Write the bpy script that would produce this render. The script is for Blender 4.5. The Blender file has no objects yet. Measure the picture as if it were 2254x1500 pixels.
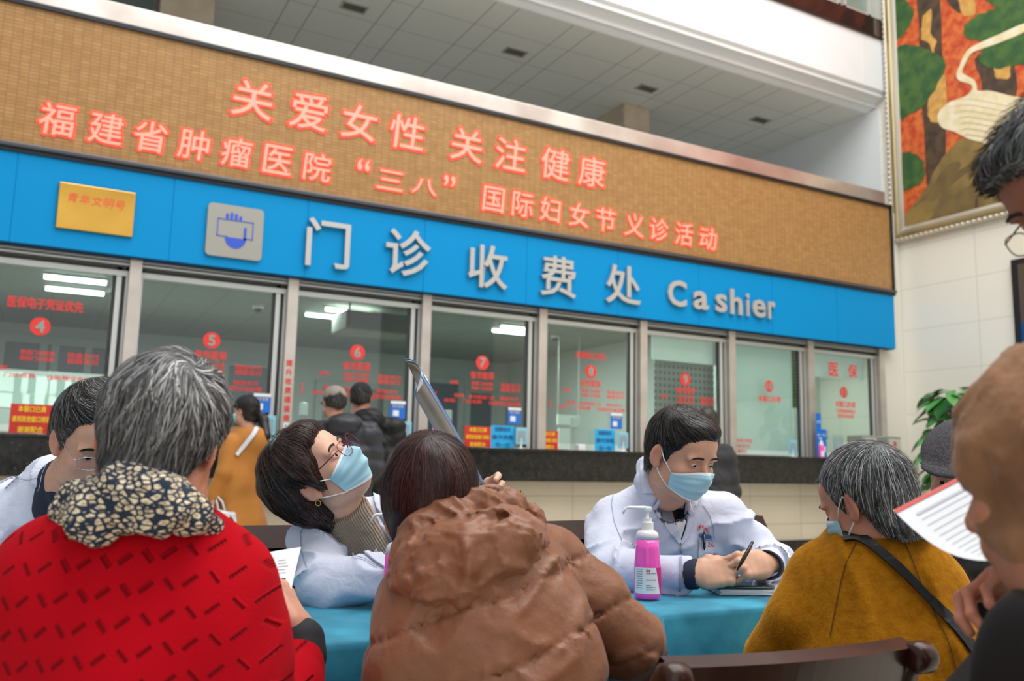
import bpy, math, random
import numpy as np
from mathutils import Vector, Matrix

# ------------------------------------------------------------------ camera
FPX, YAW, PITCH, ROLL = 1901.9, 28.398, 8.055, 1.236
CAM = np.array([0.0, 0.0, 1.08])
def cam_basis():
    y, p, r = np.radians([YAW, PITCH, ROLL])
    F = np.array([np.sin(y)*np.cos(p), np.cos(y)*np.cos(p), np.sin(p)])
    R = np.array([np.cos(y), -np.sin(y), 0.0]); U = np.cross(R, F)
    return R*np.cos(r)+U*np.sin(r), -R*np.sin(r)+U*np.cos(r), F
CR, CU, CF = cam_basis()
cam_data = bpy.data.cameras.new('camera')
cam_data.sensor_width = 36.0
cam_data.lens = FPX/2254*36.0
cam_data.clip_start = 0.05
cam_data.dof.use_dof = True
cam_data.dof.focus_distance = 1.95
cam_data.dof.aperture_fstop = 4.2
camera = bpy.data.objects.new('camera', cam_data)
bpy.context.scene.collection.objects.link(camera)
mw = Matrix.Identity(4)
for i in range(3):
    mw[i][0], mw[i][1], mw[i][2], mw[i][3] = CR[i], CU[i], -CF[i], CAM[i]
camera.matrix_world = mw
scene = bpy.context.scene
scene.camera = camera

# ------------------------------------------------------------------ light and exposure
world = bpy.data.worlds.new('world'); scene.world = world
world.use_nodes = True
bg = world.node_tree.nodes['Background']
bg.inputs[0].default_value = (0.93, 0.97, 1.0, 1)
bg.inputs[1].default_value = 0.48
def area(name, loc, rot, sx, sy, energy, color):
    l = bpy.data.lights.new(name, 'AREA'); l.shape = 'RECTANGLE'; l.size = sx; l.size_y = sy
    l.energy = energy; l.color = color
    o = bpy.data.objects.new(name, l); scene.collection.objects.link(o)
    o.location = loc; o.rotation_euler = rot
    return o
# glazed atrium roof high above the hall
area('skylight', (4.5, 1.0, 12.5), (0, 0, 0), 13, 12, 2500, (1.0, 0.985, 0.96))
# added fill light, unseen behind the camera, brightening everything from the front
area('front_fill_light', (0, -4.8, 4.5), (math.radians(90), 0, 0), 16, 7, 260, (0.97, 0.985, 1.0))
scene.view_settings.view_transform = 'Standard'
scene.view_settings.look = 'None'
scene.view_settings.gamma = 1
scene.view_settings.use_curve_mapping = False
scene.view_settings.exposure = -0.1
try:
    scene.cycles.use_denoising = True
    scene.cycles.max_bounces = 8
    scene.cycles.transparent_max_bounces = 16
    scene.cycles.caustics_reflective = False
    scene.cycles.caustics_refractive = False
except Exception:
    pass

# ------------------------------------------------------------------ geometry of the photograph -> places
def ray(px, py):
    return CF + CR*(px-1127)/FPX - CU*(py-750)/FPX
def onY(px, py, Y):
    d = ray(px, py); return CAM + d*(Y/d[1])
def onX(px, py, X):
    d = ray(px, py); return CAM + d*(X/d[0])
def onZ(px, py, Z):
    d = ray(px, py); return CAM + d*((Z-CAM[2])/d[2])
YR = math.radians(YAW)
VR = np.array([math.cos(YR), -math.sin(YR), 0.0]); VF = np.array([math.sin(YR), math.cos(YR), 0.0])
def at(px, py, d):
    """view frame point (right, ahead, up) seen at a pixel, d metres ahead of the camera"""
    q = ray(px, py); q = q*(d/(q@VF)); return np.array([q@VR, d, q[2]+CAM[2]])

def vw(p): return np.array([0, 0, p[2]])+p[0]*VR+p[1]*VF
# ------------------------------------------------------------------ helpers
def tag(o, label=None, cat=None, group=None, kind=None):
    if label: o['label'] = label
    if cat: o['category'] = cat
    if group: o['group'] = group
    if kind: o['kind'] = kind
    return o
def empty(name, loc=(0, 0, 0), rz=0.0, label=None, cat=None, group=None, kind=None):
    o = bpy.data.objects.new(name, None); scene.collection.objects.link(o)
    o.empty_display_size = 0.1
    o.location = loc; o.rotation_euler = (0, 0, rz)
    return tag(o, label, cat, group, kind)
def link_mesh(name, me, mats, parent=None, smooth=False):
    if not isinstance(mats, (list, tuple)): mats = [mats]
    for m in mats: me.materials.append(m)
    if smooth:
        me.polygons.foreach_set('use_smooth', [True]*len(me.polygons))
    o = bpy.data.objects.new(name, me); scene.collection.objects.link(o)
    if parent: o.parent = parent
    return o
class MB:
    def __init__(s): s.v = []; s.f = []; s.m = []
    def add(s, vs, fs, mi=0):
        n = len(s.v); s.v += [tuple(map(float, p)) for p in vs]
        s.f += [tuple(i+n for i in f) for f in fs]; s.m += [mi]*len(fs)
        return s
    def box(s, x0, x1, y0, y1, z0, z1, mi=0, M=None):
        vs = [(x, y, z) for z in (z0, z1) for y in (y0, y1) for x in (x0, x1)]
        if M is not None: vs = [tuple(M @ Vector(p)) for p in vs]
        return s.add(vs, [(0, 2, 3, 1), (4, 5, 7, 6), (0, 1, 5, 4), (2, 6, 7, 3), (0, 4, 6, 2), (1, 3, 7, 5)], mi)
    def rbox(s, x0, x1, y0, y1, z0, z1, r=0.01, mi=0, M=None):
        """box with chamfered edges"""
        import bmesh
        bm = bmesh.new(); bmesh.ops.create_cube(bm, size=1)
        for v in bm.verts:
            v.co = Vector(((x0+x1)/2+v.co.x*(x1-x0), (y0+y1)/2+v.co.y*(y1-y0), (z0+z1)/2+v.co.z*(z1-z0)))
        bmesh.ops.bevel(bm, geom=bm.edges[:], offset=r, segments=2, profile=0.5, affect='EDGES')
        bm.verts.ensure_lookup_table()
        vs = [v.co.copy() for v in bm.verts]
        if M is not None: vs = [M @ p for p in vs]
        s.add(vs, [tuple(v.index for v in f.verts) for f in bm.faces], mi); bm.free(); return s
    def prism(s, pts, vec, mi=0):
        """polygon (list of 3D points) extruded by vec"""
        n = len(pts); a = [np.array(p, float) for p in pts]; b = [p+np.array(vec, float) for p in a]
        return s.add(a+b, [tuple(range(n))[::-1], tuple(range(n, 2*n))]+[(i, (i+1) % n, n+(i+1) % n, n+i) for i in range(n)], mi)
    def tube(s, pts, rad, n=8, mi=0, flat=1.0, up=None, cap=True):
        pts = [np.array(p, float) for p in pts]; k = len(pts)
        if not hasattr(rad, '__len__'): rad = [rad]*k
        vs = []; prev = None
        for i, p in enumerate(pts):
            t = pts[min(i+1, k-1)]-pts[max(i-1, 0)]; t = t/(np.linalg.norm(t)+1e-12)
            if prev is None:
                u = np.array(up if up is not None else ([0, 0, 1] if abs(t[2]) < .9 else [1, 0, 0]), float)
            else: u = prev
            u = u-t*(u@t); u /= np.linalg.norm(u)+1e-12; prev = u; w = np.cross(t, u)
            for j in range(n):
                a = 2*math.pi*j/n
                vs.append(p+rad[i]*(math.cos(a)*u*flat+math.sin(a)*w))
        fs = [(i*n+j, i*n+(j+1) % n, (i+1)*n+(j+1) % n, (i+1)*n+j) for i in range(k-1) for j in range(n)]
        if cap: fs += [tuple(range(n))[::-1], tuple(range((k-1)*n, k*n))]
        return s.add(vs, fs, mi)
    def lathe(s, prof, c=(0, 0, 0), n=32, mi=0, M=None):
        vs = []
        for r, z in prof:
            for j in range(n):
                a = 2*math.pi*j/n; p = Vector((c[0]+r*math.cos(a), c[1]+r*math.sin(a), c[2]+z))
                vs.append(M @ p if M is not None else p)
        k = len(prof)
        fs = [(i*n+j, i*n+(j+1) % n, (i+1)*n+(j+1) % n, (i+1)*n+j) for i in range(k-1) for j in range(n)]
        fs += [tuple(range(n))[::-1], tuple(range((k-1)*n, k*n))]
        return s.add(vs, fs, mi)
    def grid(s, P, mi=0, closed=False):
        """P: array (a,b,3)"""
        P = np.asarray(P, float); a, b = P.shape[:2]
        bb = b if closed else b-1
        return s.add(P.reshape(-1, 3), [(i*b+j, i*b+(j+1) % b, (i+1)*b+(j+1) % b, (i+1)*b+j) for i in range(a-1) for j in range(bb)], mi)
    def mesh(s, name):
        me = bpy.data.meshes.new(name); me.from_pydata(s.v, [], s.f)
        me.polygons.foreach_set('material_index', s.m); me.update(); return me
    def build(s, name, mats, parent=None, smooth=False):
        return link_mesh(name, s.mesh(name), mats, parent, smooth)
def auto_smooth(o, ang=35):
    """smooth faces, sharp edges above the angle"""
    import bmesh
    bm = bmesh.new(); bm.from_mesh(o.data)
    for f in bm.faces: f.smooth = True
    for e in bm.edges:
        if len(e.link_faces) == 2 and e.calc_face_angle(0) > math.radians(ang): e.smooth = False
    bm.to_mesh(o.data); bm.free(); return o

def text_geo(body, size=1.0, extrude=0.0, offset=0.0, bevel=0.0, align='CENTER', res=3, shear=0.0):
    c = bpy.data.curves.new('t', 'FONT'); c.body = body; c.size = size; c.extrude = extrude
    c.offset = offset; c.bevel_depth = bevel; c.align_x = align; c.resolution_u = res; c.shear = shear
    o = bpy.data.objects.new('t', c); scene.collection.objects.link(o)
    bpy.context.view_layer.update()
    me = bpy.data.meshes.new_from_object(o.evaluated_get(bpy.context.evaluated_depsgraph_get()))
    v = np.empty(len(me.vertices)*3); me.vertices.foreach_get('co', v); v = v.reshape(-1, 3)
    f = [tuple(p.vertices) for p in me.polygons]
    bpy.data.objects.remove(o); bpy.data.curves.remove(c); bpy.data.meshes.remove(me)
    return v, f
def put_text(mb, body, c, w=None, h=None, ex=(1, 0, 0), ez=(0, 0, 1), depth=0.002, offset=0.0, mi=0, size=1.0, scale=None, shear=0.0, coff=0.0):
    """lettering fitted to width w and height h, centred on c, standing on the plane of ex and ez"""
    v, f = text_geo(body, size, 0.0 if depth == 0 else 0.5, coff, shear=shear)
    lo, hi = v.min(0), v.max(0); v = v-(lo+hi)/2
    sx = (w/(hi[0]-lo[0])) if w else None; sy = (h/(hi[1]-lo[1])) if h else None
    sx = sx or sy; sy = sy or sx
    ex = np.array(ex, float); ez = np.array(ez, float); en = np.cross(ex, ez)
    zs = v[:, 2:3]/(0.5 if depth else 1.0)*depth*0.5
    shifts = [(0, 0)] if offset == 0 else [(offset*math.cos(a), offset*math.sin(a)) for a in np.linspace(0, 2*math.pi, 9)[:-1]]
    for k, (dx, dz) in enumerate(shifts):      # a heavier stroke
        P = np.array(c, float)+(v[:, :1]*sx+dx*sy)*ex+(v[:, 1:2]+dz)*sy*ez+zs*en+en*k*0.00025
        mb.add(P, f, mi)
    return mb

# ------------------------------------------------------------------ materials
def srgb(r, g, b):
    return tuple(((c/255)/12.92 if c/255 <= 0.04045 else ((c/255+0.055)/1.055)**2.4) for c in (r, g, b))+(1,)
def N(nt, t, **kw):
    n = nt.nodes.new(t)
    for k, v in kw.items():
        if k.startswith('i_'):
            n.inputs[k[2:].replace('_', ' ')].default_value = v
        else: setattr(n, k, v)
    return n
def mat(name, col, rough=0.5, metal=0.0, spec=0.5, sheen=0.0, noise=None, bump=None, emit=None, alpha=None, trans=None, sss=0.0, vcol=None, coat=0.0, sheen_tint=None, ior=None):
    """noise=(scale, col2, detail[, contrast]) mixes a second colour; bump=(scale, strength, distance)"""
    m = bpy.data.materials.new(name); m.use_nodes = True; nt = m.node_tree
    b = nt.nodes['Principled BSDF']
    b.inputs['Base Color'].default_value = col
    b.inputs['Roughness'].default_value = rough; b.inputs['Metallic'].default_value = metal
    b.inputs['Specular IOR Level'].default_value = spec
    if ior: b.inputs['IOR'].default_value = ior
    if sheen:
        b.inputs['Sheen Weight'].default_value = sheen; b.inputs['Sheen Roughness'].default_value = 0.4
        if sheen_tint: b.inputs['Sheen Tint'].default_value = sheen_tint
    if coat: b.inputs['Coat Weight'].default_value = coat
    if trans: b.inputs['Transmission Weight'].default_value = trans
    if sss:
        b.inputs['Subsurface Weight'].default_value = sss; b.inputs['Subsurface Radius'].default_value = (0.012, 0.005, 0.003)
        b.inputs['Subsurface Scale'].default_value = 1.0
    if alpha is not None: b.inputs['Alpha'].default_value = alpha
    if emit: b.inputs['Emission Color'].default_value = emit[0]; b.inputs['Emission Strength'].default_value = emit[1]
    tc = N(nt, 'ShaderNodeTexCoord')
    src = None
    if vcol:
        a = N(nt, 'ShaderNodeVertexColor'); a.layer_name = vcol; src = a.outputs[0]
        nt.links.new(src, b.inputs['Base Color'])
    if noise:
        t = N(nt, 'ShaderNodeTexNoise'); t.inputs['Scale'].default_value = noise[0]; t.inputs['Detail'].default_value = noise[2]
        nt.links.new(tc.outputs['Object'], t.inputs['Vector'])
        r = N(nt, 'ShaderNodeMapRange'); k = noise[3] if len(noise) > 3 else 0.15
        r.inputs[1].default_value = 0.5-k; r.inputs[2].default_value = 0.5+k
        nt.links.new(t.outputs[0], r.inputs[0])
        mx = N(nt, 'ShaderNodeMix', data_type='RGBA')
        nt.links.new(r.outputs[0], mx.inputs[0]); mx.inputs[7].default_value = noise[1]
        if src: nt.links.new(src, mx.inputs[6])
        else: mx.inputs[6].default_value = col
        nt.links.new(mx.outputs[2], b.inputs['Base Color'])
    if bump:
        t = N(nt, 'ShaderNodeTexNoise'); t.inputs['Scale'].default_value = bump[0]; t.inputs['Detail'].default_value = 4
        nt.links.new(tc.outputs['Object'], t.inputs['Vector'])
        bp = N(nt, 'ShaderNodeBump'); bp.inputs['Strength'].default_value = bump[1]; bp.inputs['Distance'].default_value = bump[2]
        nt.links.new(t.outputs[0], bp.inputs['Height']); nt.links.new(bp.outputs[0], b.inputs['Normal'])
    return m
def glass_mat(name, tint=(0.8, 0.9, 0.86, 1), refl=0.06, rough=0.02):
    """clear pane: see-through with a tinted body and a mirror-like surface"""
    m = bpy.data.materials.new(name); m.use_nodes = True; nt = m.node_tree
    nt.nodes.remove(nt.nodes['Principled BSDF']); out = nt.nodes['Material Output']
    t = N(nt, 'ShaderNodeBsdfTransparent'); t.inputs[0].default_value = tint
    g = N(nt, 'ShaderNodeBsdfGlossy'); g.inputs['Roughness'].default_value = rough
    fr = N(nt, 'ShaderNodeFresnel'); fr.inputs[0].default_value = 1.45
    ge = N(nt, 'ShaderNodeNewGeometry'); inv = N(nt, 'ShaderNodeMath', operation='SUBTRACT'); inv.inputs[0].default_value = 1.0
    nt.links.new(ge.outputs['Backfacing'], inv.inputs[1]); fm = N(nt, 'ShaderNodeMath', operation='MULTIPLY')
    ad = N(nt, 'ShaderNodeMath', operation='ADD'); ad.inputs[1].default_value = refl
    nt.links.new(fr.outputs[0], ad.inputs[0])
    mx = N(nt, 'ShaderNodeMixShader'); nt.links.new(ad.outputs[0], fm.inputs[0]); nt.links.new(inv.outputs[0], fm.inputs[1]); nt.links.new(fm.outputs[0], mx.inputs[0])
    nt.links.new(t.outputs[0], mx.inputs[1]); nt.links.new(g.outputs[0], mx.inputs[2])
    nt.links.new(mx.outputs[0], out.inputs[0]); return m
def brick_mat(name, c1, c2, mortar, bw, bh, ms, axes='XZ', rough=0.4, offset=0.5, bias=0.0, noise=None, spec=0.5, bumpd=0.0, emit=0.0):
    m = bpy.data.materials.new(name); m.use_nodes = True; nt = m.node_tree; b = nt.nodes['Principled BSDF']
    tc = N(nt, 'ShaderNodeTexCoord'); sp = N(nt, 'ShaderNodeSeparateXYZ'); cb = N(nt, 'ShaderNodeCombineXYZ')
    nt.links.new(tc.outputs['Object'], sp.inputs[0])
    nt.links.new(sp.outputs['XYZ'.index(axes[0])], cb.inputs[0]); nt.links.new(sp.outputs['XYZ'.index(axes[1])], cb.inputs[1])
    br = N(nt, 'ShaderNodeTexBrick'); br.offset = offset
    nt.links.new(cb.outputs[0], br.inputs['Vector'])
    br.inputs['Color1'].default_value = c1; br.inputs['Color2'].default_value = c2; br.inputs['Mortar'].default_value = mortar
    br.inputs['Scale'].default_value = 1.0; br.inputs['Mortar Size'].default_value = ms; br.inputs['Bias'].default_value = bias
    br.inputs['Brick Width'].default_value = bw; br.inputs['Row Height'].default_value = bh
    last = br.outputs[0]
    if noise:
        t = N(nt, 'ShaderNodeTexNoise'); t.inputs['Scale'].default_value = noise[0]; t.inputs['Detail'].default_value = 5
        nt.links.new(tc.outputs['Object'], t.inputs['Vector'])
        mx = N(nt, 'ShaderNodeMix', data_type='RGBA', blend_type='MULTIPLY'); mx.inputs[0].default_value = noise[1]
        nt.links.new(last, mx.inputs[6]); nt.links.new(t.outputs[0], mx.inputs[7]); last = mx.outputs[2]
    nt.links.new(last, b.inputs['Base Color'])
    if emit:
        nt.links.new(last, b.inputs['Emission Color']); b.inputs['Emission Strength'].default_value = emit
    b.inputs['Roughness'].default_value = rough; b.inputs['Specular IOR Level'].default_value = spec
    if bumpd:
        bp = N(nt, 'ShaderNodeBump'); bp.inputs['Distance'].default_value = bumpd; bp.invert = True
        nt.links.new(br.outputs['Fac'], bp.inputs['Height']); nt.links.new(bp.outputs[0], b.inputs['Normal'])
    return m
def cloth_bump(m, big=None, fine=None, ridged=True, dist=.5):
    """crumpled cloth: big and fine = (scale, height in metres)"""
    nt = m.node_tree; b = nt.nodes['Principled BSDF']; tc = N(nt, 'ShaderNodeTexCoord'); prev = None
    for i, g in enumerate((big, fine)):
        if not g: continue
        t = N(nt, 'ShaderNodeTexNoise', noise_type='RIDGED_MULTIFRACTAL' if (ridged and i == 0) else 'FBM'); t.inputs['Scale'].default_value = g[0]; t.inputs['Detail'].default_value = 3 if i == 0 else 5; t.inputs['Distortion'].default_value = dist
        nt.links.new(tc.outputs['Object'], t.inputs['Vector'])
        bp = N(nt, 'ShaderNodeBump'); bp.inputs['Strength'].default_value = 1; bp.inputs['Distance'].default_value = g[1]; nt.links.new(t.outputs[0], bp.inputs['Height'])
        if prev: nt.links.new(prev.outputs[0], bp.inputs['Normal'])
        prev = bp
    nt.links.new(prev.outputs[0], b.inputs['Normal']); return m
W_ = lambda v: (v, v, v, 1)
# ================================================================== THE HALL
YG = 8.8            # glass of the cashier windows
YF = 8.6            # face of the blue sign band and of the display above it
XW = 11.6           # right-hand wall
M = {}
M['blue'] = mat('blue_panel', srgb(0, 140, 204), 0.5, spec=0.15)
M['seam'] = mat('dark_seam', srgb(8, 60, 100), 0.6)
M['steel'] = mat('brushed_steel', srgb(206, 198, 190), 0.38, metal=0.55, noise=(3, srgb(192, 182, 172), 2), bump=(60, 0.05, 0.001))
M['steel_trim'] = mat('stainless_coping', srgb(214, 208, 202), 0.3, metal=0.7, noise=(1.3, srgb(186, 172, 164), 4))
M['alu'] = mat('aluminium_track', srgb(205, 206, 202), 0.4, metal=0.4)
M['gasket'] = mat('dark_gasket', srgb(46, 52, 50), 0.5)
M['black_frame'] = mat('black_frame', srgb(40, 42, 46), 0.35, metal=0.3)
M['letter'] = mat('silver_letters', srgb(190, 190, 188), 0.4, metal=0.4)
M['plate'] = mat('satin_plate', srgb(158, 156, 148), 0.45, metal=0.4)
M['rail'] = mat('dark_steel_rail', srgb(92, 92, 96), 0.3, metal=0.7)
M['granite'] = mat('dark_granite', srgb(20, 20, 18), 0.16, noise=(22, srgb(42, 40, 36), 6), spec=0.35)
M['glass'] = glass_mat('cashier_glass', (0.80, 0.88, 0.85, 1), 0.05)
M['red'] = mat('red_vinyl', srgb(222, 52, 48), 0.5, emit=(srgb(222, 52, 48), 0.12))
M['white'] = mat('white_paint', srgb(238, 241, 243), 0.45, noise=(0.6, srgb(230, 234, 236), 3))
M['cornice'] = mat('cornice_paint', srgb(226, 228, 226), 0.55)
M['cream'] = mat('cream_column', srgb(214, 200, 178), 0.3, noise=(4, srgb(198, 182, 158), 5))
M['office_wall'] = mat('office_wall', srgb(196, 204, 198), 0.7)
M['office_frame'] = mat('office_window_frame', srgb(180, 188, 182), 0.6)
M['office_dark'] = mat('office_dark_glass', srgb(88, 98, 104), 0.4)
M['office_door'] = mat('office_door', srgb(84, 94, 112), 0.5)
M['office_ceil'] = brick_mat('office_ceiling', srgb(128, 136, 130), srgb(124, 132, 126), srgb(104, 110, 106), 0.6, 0.6, 0.008, 'XY', 0.7, offset=0)
M['tube'] = mat('lit_tube', W_(1), 0.4, emit=((0.93, 1, 0.97, 1), 9))
M['wall_tile'] = brick_mat('cream_wall_tile', srgb(238, 234, 222), srgb(236, 231, 219), srgb(222, 217, 206), 1.25, 0.645, 0.008, 'YZ', 0.22, offset=0, bumpd=0.002)
M['front_tile'] = brick_mat('cream_front_tile', srgb(214, 204, 184), srgb(208, 198, 178), srgb(176, 166, 148), 0.9, 0.36, 0.006, 'XZ', 0.14, offset=0, noise=(2.5, 0.12))
M['floor'] = brick_mat('polished_floor', srgb(206, 198, 182), srgb(200, 192, 175), srgb(166, 158, 142), 0.8, 0.8, 0.006, 'XY', 0.12, offset=0)

# ---- granite speckle
def speckle(m):
    nt = m.node_tree; b = nt.nodes['Principled BSDF']
    tc = N(nt, 'ShaderNodeTexCoord'); v = N(nt, 'ShaderNodeTexVoronoi'); v.inputs['Scale'].default_value = 17
    nt.links.new(tc.outputs['Object'], v.inputs['Vector'])
    r = N(nt, 'ShaderNodeMapRange'); r.inputs[1].default_value = 0.06; r.inputs[2].default_value = 0.14
    r.inputs[3].default_value = 1; r.inputs[4].default_value = 0
    nt.links.new(v.outputs['Distance'], r.inputs[0])
    old = b.inputs['Base Color'].links[0].from_socket
    mx = N(nt, 'ShaderNodeMix', data_type='RGBA'); nt.links.new(r.outputs[0], mx.inputs[0])
    nt.links.new(old, mx.inputs[6]); mx.inputs[7].default_value = srgb(84, 86, 78)
    nt.links.new(mx.outputs[2], b.inputs['Base Color'])
speckle(M['granite'])

def struct(name, mb, m, parent=None, smooth=False):
    o = mb.build(name, m, parent, smooth); 
    if not parent: o['kind'] = 'structure'
    return o

# ---- floor and walls
struct('floor', MB().box(-9, XW+0.3, -5, 15, -0.1, 0), M['floor'])
struct('wall_right', MB().box(XW, XW+0.3, -5, 15, 0, 14), M['wall_tile'])
struct('wall_front', MB().box(-9, XW, 8.45, 8.62, 0, 0.88), M['front_tile'])
struct('trim_1', MB().box(-9, XW, 8.40, 8.45, 0, 0.13).box(-9, XW, 8.43, 8.45, .13, .15), M['granite'])

# ---- counter of dark granite
ct = empty('cashier_counter', (3, 8.5, 0.88), 0, 'long dark speckled granite counter running under all the cashier windows', 'counter')
c0 = (3, 8.5, 0.88)
def rel(mb, c):
    mb.v = [(x-c[0], y-c[1], z-c[2]) for x, y, z in mb.v]; return mb
rel(MB().box(-9, 10.9, 8.20, 8.45, 0.885, 1.20), c0).build('apron', M['granite'], ct)
rel(MB().rbox(-9, 10.93, 8.17, 9.25, 1.20, 1.235, 0.008), c0).build('countertop', M['granite'], ct)
rel(MB().box(10.9, 11.12, 8.22, 8.5, 0.885, 1.2), c0).build('end_panel', M['front_tile'], ct)

# ---- mullions and cashier windows
mull = [0.665, 2.155, 3.635, 5.125, 6.60, 8.075, 9.56, 11.05]
edges = [-2.3, -0.81]+mull
n_tr = 2
for x in edges:
    mb = MB().rbox(x-0.055, x+0.055, YG-0.1, YG+0.06, 1.235, 2.93, 0.006)
    o = struct('trim_%d' % n_tr, mb, M['steel']); n_tr += 1
def window(n, x0, x1, panels=()):
    w = empty('window_%d' % n, ((x0+x1)/2, YG, 1.235), 0, kind='structure')
    c = ((x0+x1)/2, YG, 1.235)
    a, b = x0+0.055, x1-0.055
    mb = MB()
    mb.box(a, b, YG-0.05, YG+0.05, 2.83, 2.93).box(a, b, YG-0.065, YG-0.05, 2.865, 2.875, 1).box(a, b, YG-0.06, YG-0.05, 2.83, 2.842, 1)
    mb.box(a, b, YG-0.03, YG+0.04, 2.745, 2.795)
    mb.box(a, b, YG-0.02, YG+0.04, 2.795, 2.83, 1)
    mb.box(b-0.10, b-0.055, YG-0.02, YG+0.03, 1.235, 2.83).box(b-0.02, b, YG-0.02, YG+0.02, 1.235, 2.83)
    mb.box(b-0.055, b-0.02, YG, YG+0.02, 1.235, 2.83, 1).box(b-0.135, b-0.10, YG, YG+0.02, 1.235, 2.83, 1)
    mb.box(a, a+0.02, YG-0.02, YG+0.02, 1.235, 2.83)
    rel(mb, c).build('window_frame', [M['alu'], M['gasket']], w)
    rel(MB().box(a+0.02, b-0.135, YG-0.005, YG+0.005, 1.32, 2.745), c).build('pane', M['glass'], w)
    return w, c
wins = {}
for i in range(len(edges)-1):
    wins[i+3] = window(i+1, edges[i], edges[i+1])
M['office_pale'] = mat('number_cutout', srgb(150, 158, 150), 0.6)
# red vinyl lettering stuck on the panes; window key = its counter number
def decal(k, num, items):
    w, c = wins[k]; mb = MB(); y = YG-0.012
    cx = (edges[k-3]+edges[k-2])/2-0.005
    v, f = text_geo(num, 1, 0, 0)
    r = 0.082
    ring = [(cx+r*math.cos(t), y, 2.205+r*math.sin(t)) for t in np.linspace(0, 2*math.pi, 41)[:-1]]
    mb.add(ring, [tuple(range(40))], 0)
    put_text(mb, num, (cx, y-0.004, 2.205), h=0.10, depth=0, mi=1, offset=0.04)
    rel(mb, c).build('number_disc', [M['red'], M['office_pale']], w)
    for (s, dx, z, ww, h) in items:
        rel(put_text(MB(), s, (cx+dx, y, z), w=ww, h=h, depth=0, offset=0.02), c).build('lettering', M['red'], w)
full = [('省市医保', 0, 2.06, 0.30, 0.085), ('收费', -0.35, 1.96, 0.10, 0.04),
        ('普通门诊收费', 0, 1.965, 0.27, 0.04), ('现金支付', 0.37, 1.965, 0.26, 0.045), ('特殊门诊收费', 0, 1.91, 0.27, 0.04), ('银联支付', 0.37, 1.91, 0.26, 0.045),
        ('医保', -0.28, 1.815, 0.12, 0.04), ('省市医保门诊', 0.0, 1.81, 0.32, 0.04), ('微信支付', 0.35, 1.81, 0.24, 0.04),
        ('本院', -0.40, 1.755, 0.14, 0.04), ('门诊收费', -0.12, 1.755, 0.24, 0.04), ('住院预交金收费', 0.30, 1.75, 0.42, 0.045),
        ('(', -0.57, 1.785, 0.02, 0.12), (')', 0.60, 1.785, 0.02, 0.12)]
decal(3, '3', full)
decal(4, '4', [('医保电子凭证优先', 0.03, 2.41, 0.60, 0.10)]+full[1:7]+full[9:])
for k, s in ((5, '5'), (6, '6'), (7, '7')): decal(k, s, full)
decal(8, '8', [('本院职工优先', 0, 2.40, 0.44, 0.085)]+full)
decal(9, '9', full[:7])
decal(10, '10', [('本窗口办理', 0, 2.03, 0.42, 0.085), ('医保电子凭证', -0.5, 1.44, 0.34, 0.05), ('扫码支付', -0.52, 1.37, 0.30, 0.05), ('温馨提示', -0.54, 1.30, 0.22, 0.05)])
decal(11, '11', [('医', -0.2, 2.53, 0.19, 0.19), ('保', 0.2, 2.53, 0.19, 0.19), ('本窗口办理', 0.02, 2.03, 0.42, 0.09), ('门诊特殊病种登记', 0.02, 1.93, 0.42, 0.06), ('医保咨询业务', 0.02, 1.86, 0.34, 0.06)])
# red writing down two of the mullions, with a small pictogram below
def post_sign(x, label):
    mb = MB()
    for i, ch in enumerate('提升收费通道速度'[:7]):
        put_text(mb, ch, (x, YG-0.1035, 2.03-i*0.092), h=0.062, depth=0.001, offset=0.02)
    mb.box(x-0.026, x+0.026, YG-0.105, YG-0.1005, 1.30+.06, 1.37+.06, 1)
    mb.box(x-0.008, x+0.008, YG-0.107, YG-0.105, 1.39, 1.405, 2).box(x-0.026, x+0.026, YG-0.107, YG-0.105, 1.36, 1.372, 3)
    c = (x, YG-0.1, 1.35); o = rel(mb, c).build('post_lettering', [M['red'], M['white'], M['seam'], mat('orange_strip', srgb(230, 150, 40), .5)])
    o.location = c; tag(o, label, 'sign')
post_sign(2.155, 'vertical red lettering on the steel post between the windows numbered five and six')

# ---- blue sign band with raised silver letters
fa = empty('sign_band', (3, YF, 2.9), 0, 'bright blue sign band with silver raised characters above the cashier windows', 'sign')
fc = (3, YF, 2.9)
seams = [-4.28, -2.98, -1.68, -0.38, 0.93, 2.23, 3.53, 4.82, 6.12, 7.41, 8.71, 9.99]
xs = [-5.6]+seams+[11.24]
mb = MB()
for a, b in zip(xs[:-1], xs[1:]):
    mb.rbox(a+0.004, b-0.004, YF, YF+0.2, 2.905, 3.72, 0.004)
mb.box(-5.6, 11.235, YF+0.006, YF+0.36, 2.91, 3.72)
rel(mb, fc).build('blue_panels', M['blue'], fa)
rel(MB().box(-5.6, 11.24, YF+0.03, YF+0.19, 2.897, 2.906), fc).build('underside', M['seam'], fa)
for ch, px, w, z, h in (('门', 2.45, 0.49, 3.28, 0.54), ('诊', 3.335, 0.55, 3.30, 0.55), ('收', 4.30, 0.53, 3.275, 0.53), ('费', 5.235, 0.52, 3.275, 0.52), ('处', 6.175, 0.56, 3.285, 0.52)):
    mb = put_text(MB(), ch, (px, YF-0.03, z), w=w*0.94, h=h*0.94, depth=0.035, coff=0.012)
    rel(mb, fc).build('silver_character', M['letter'], fa)
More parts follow.
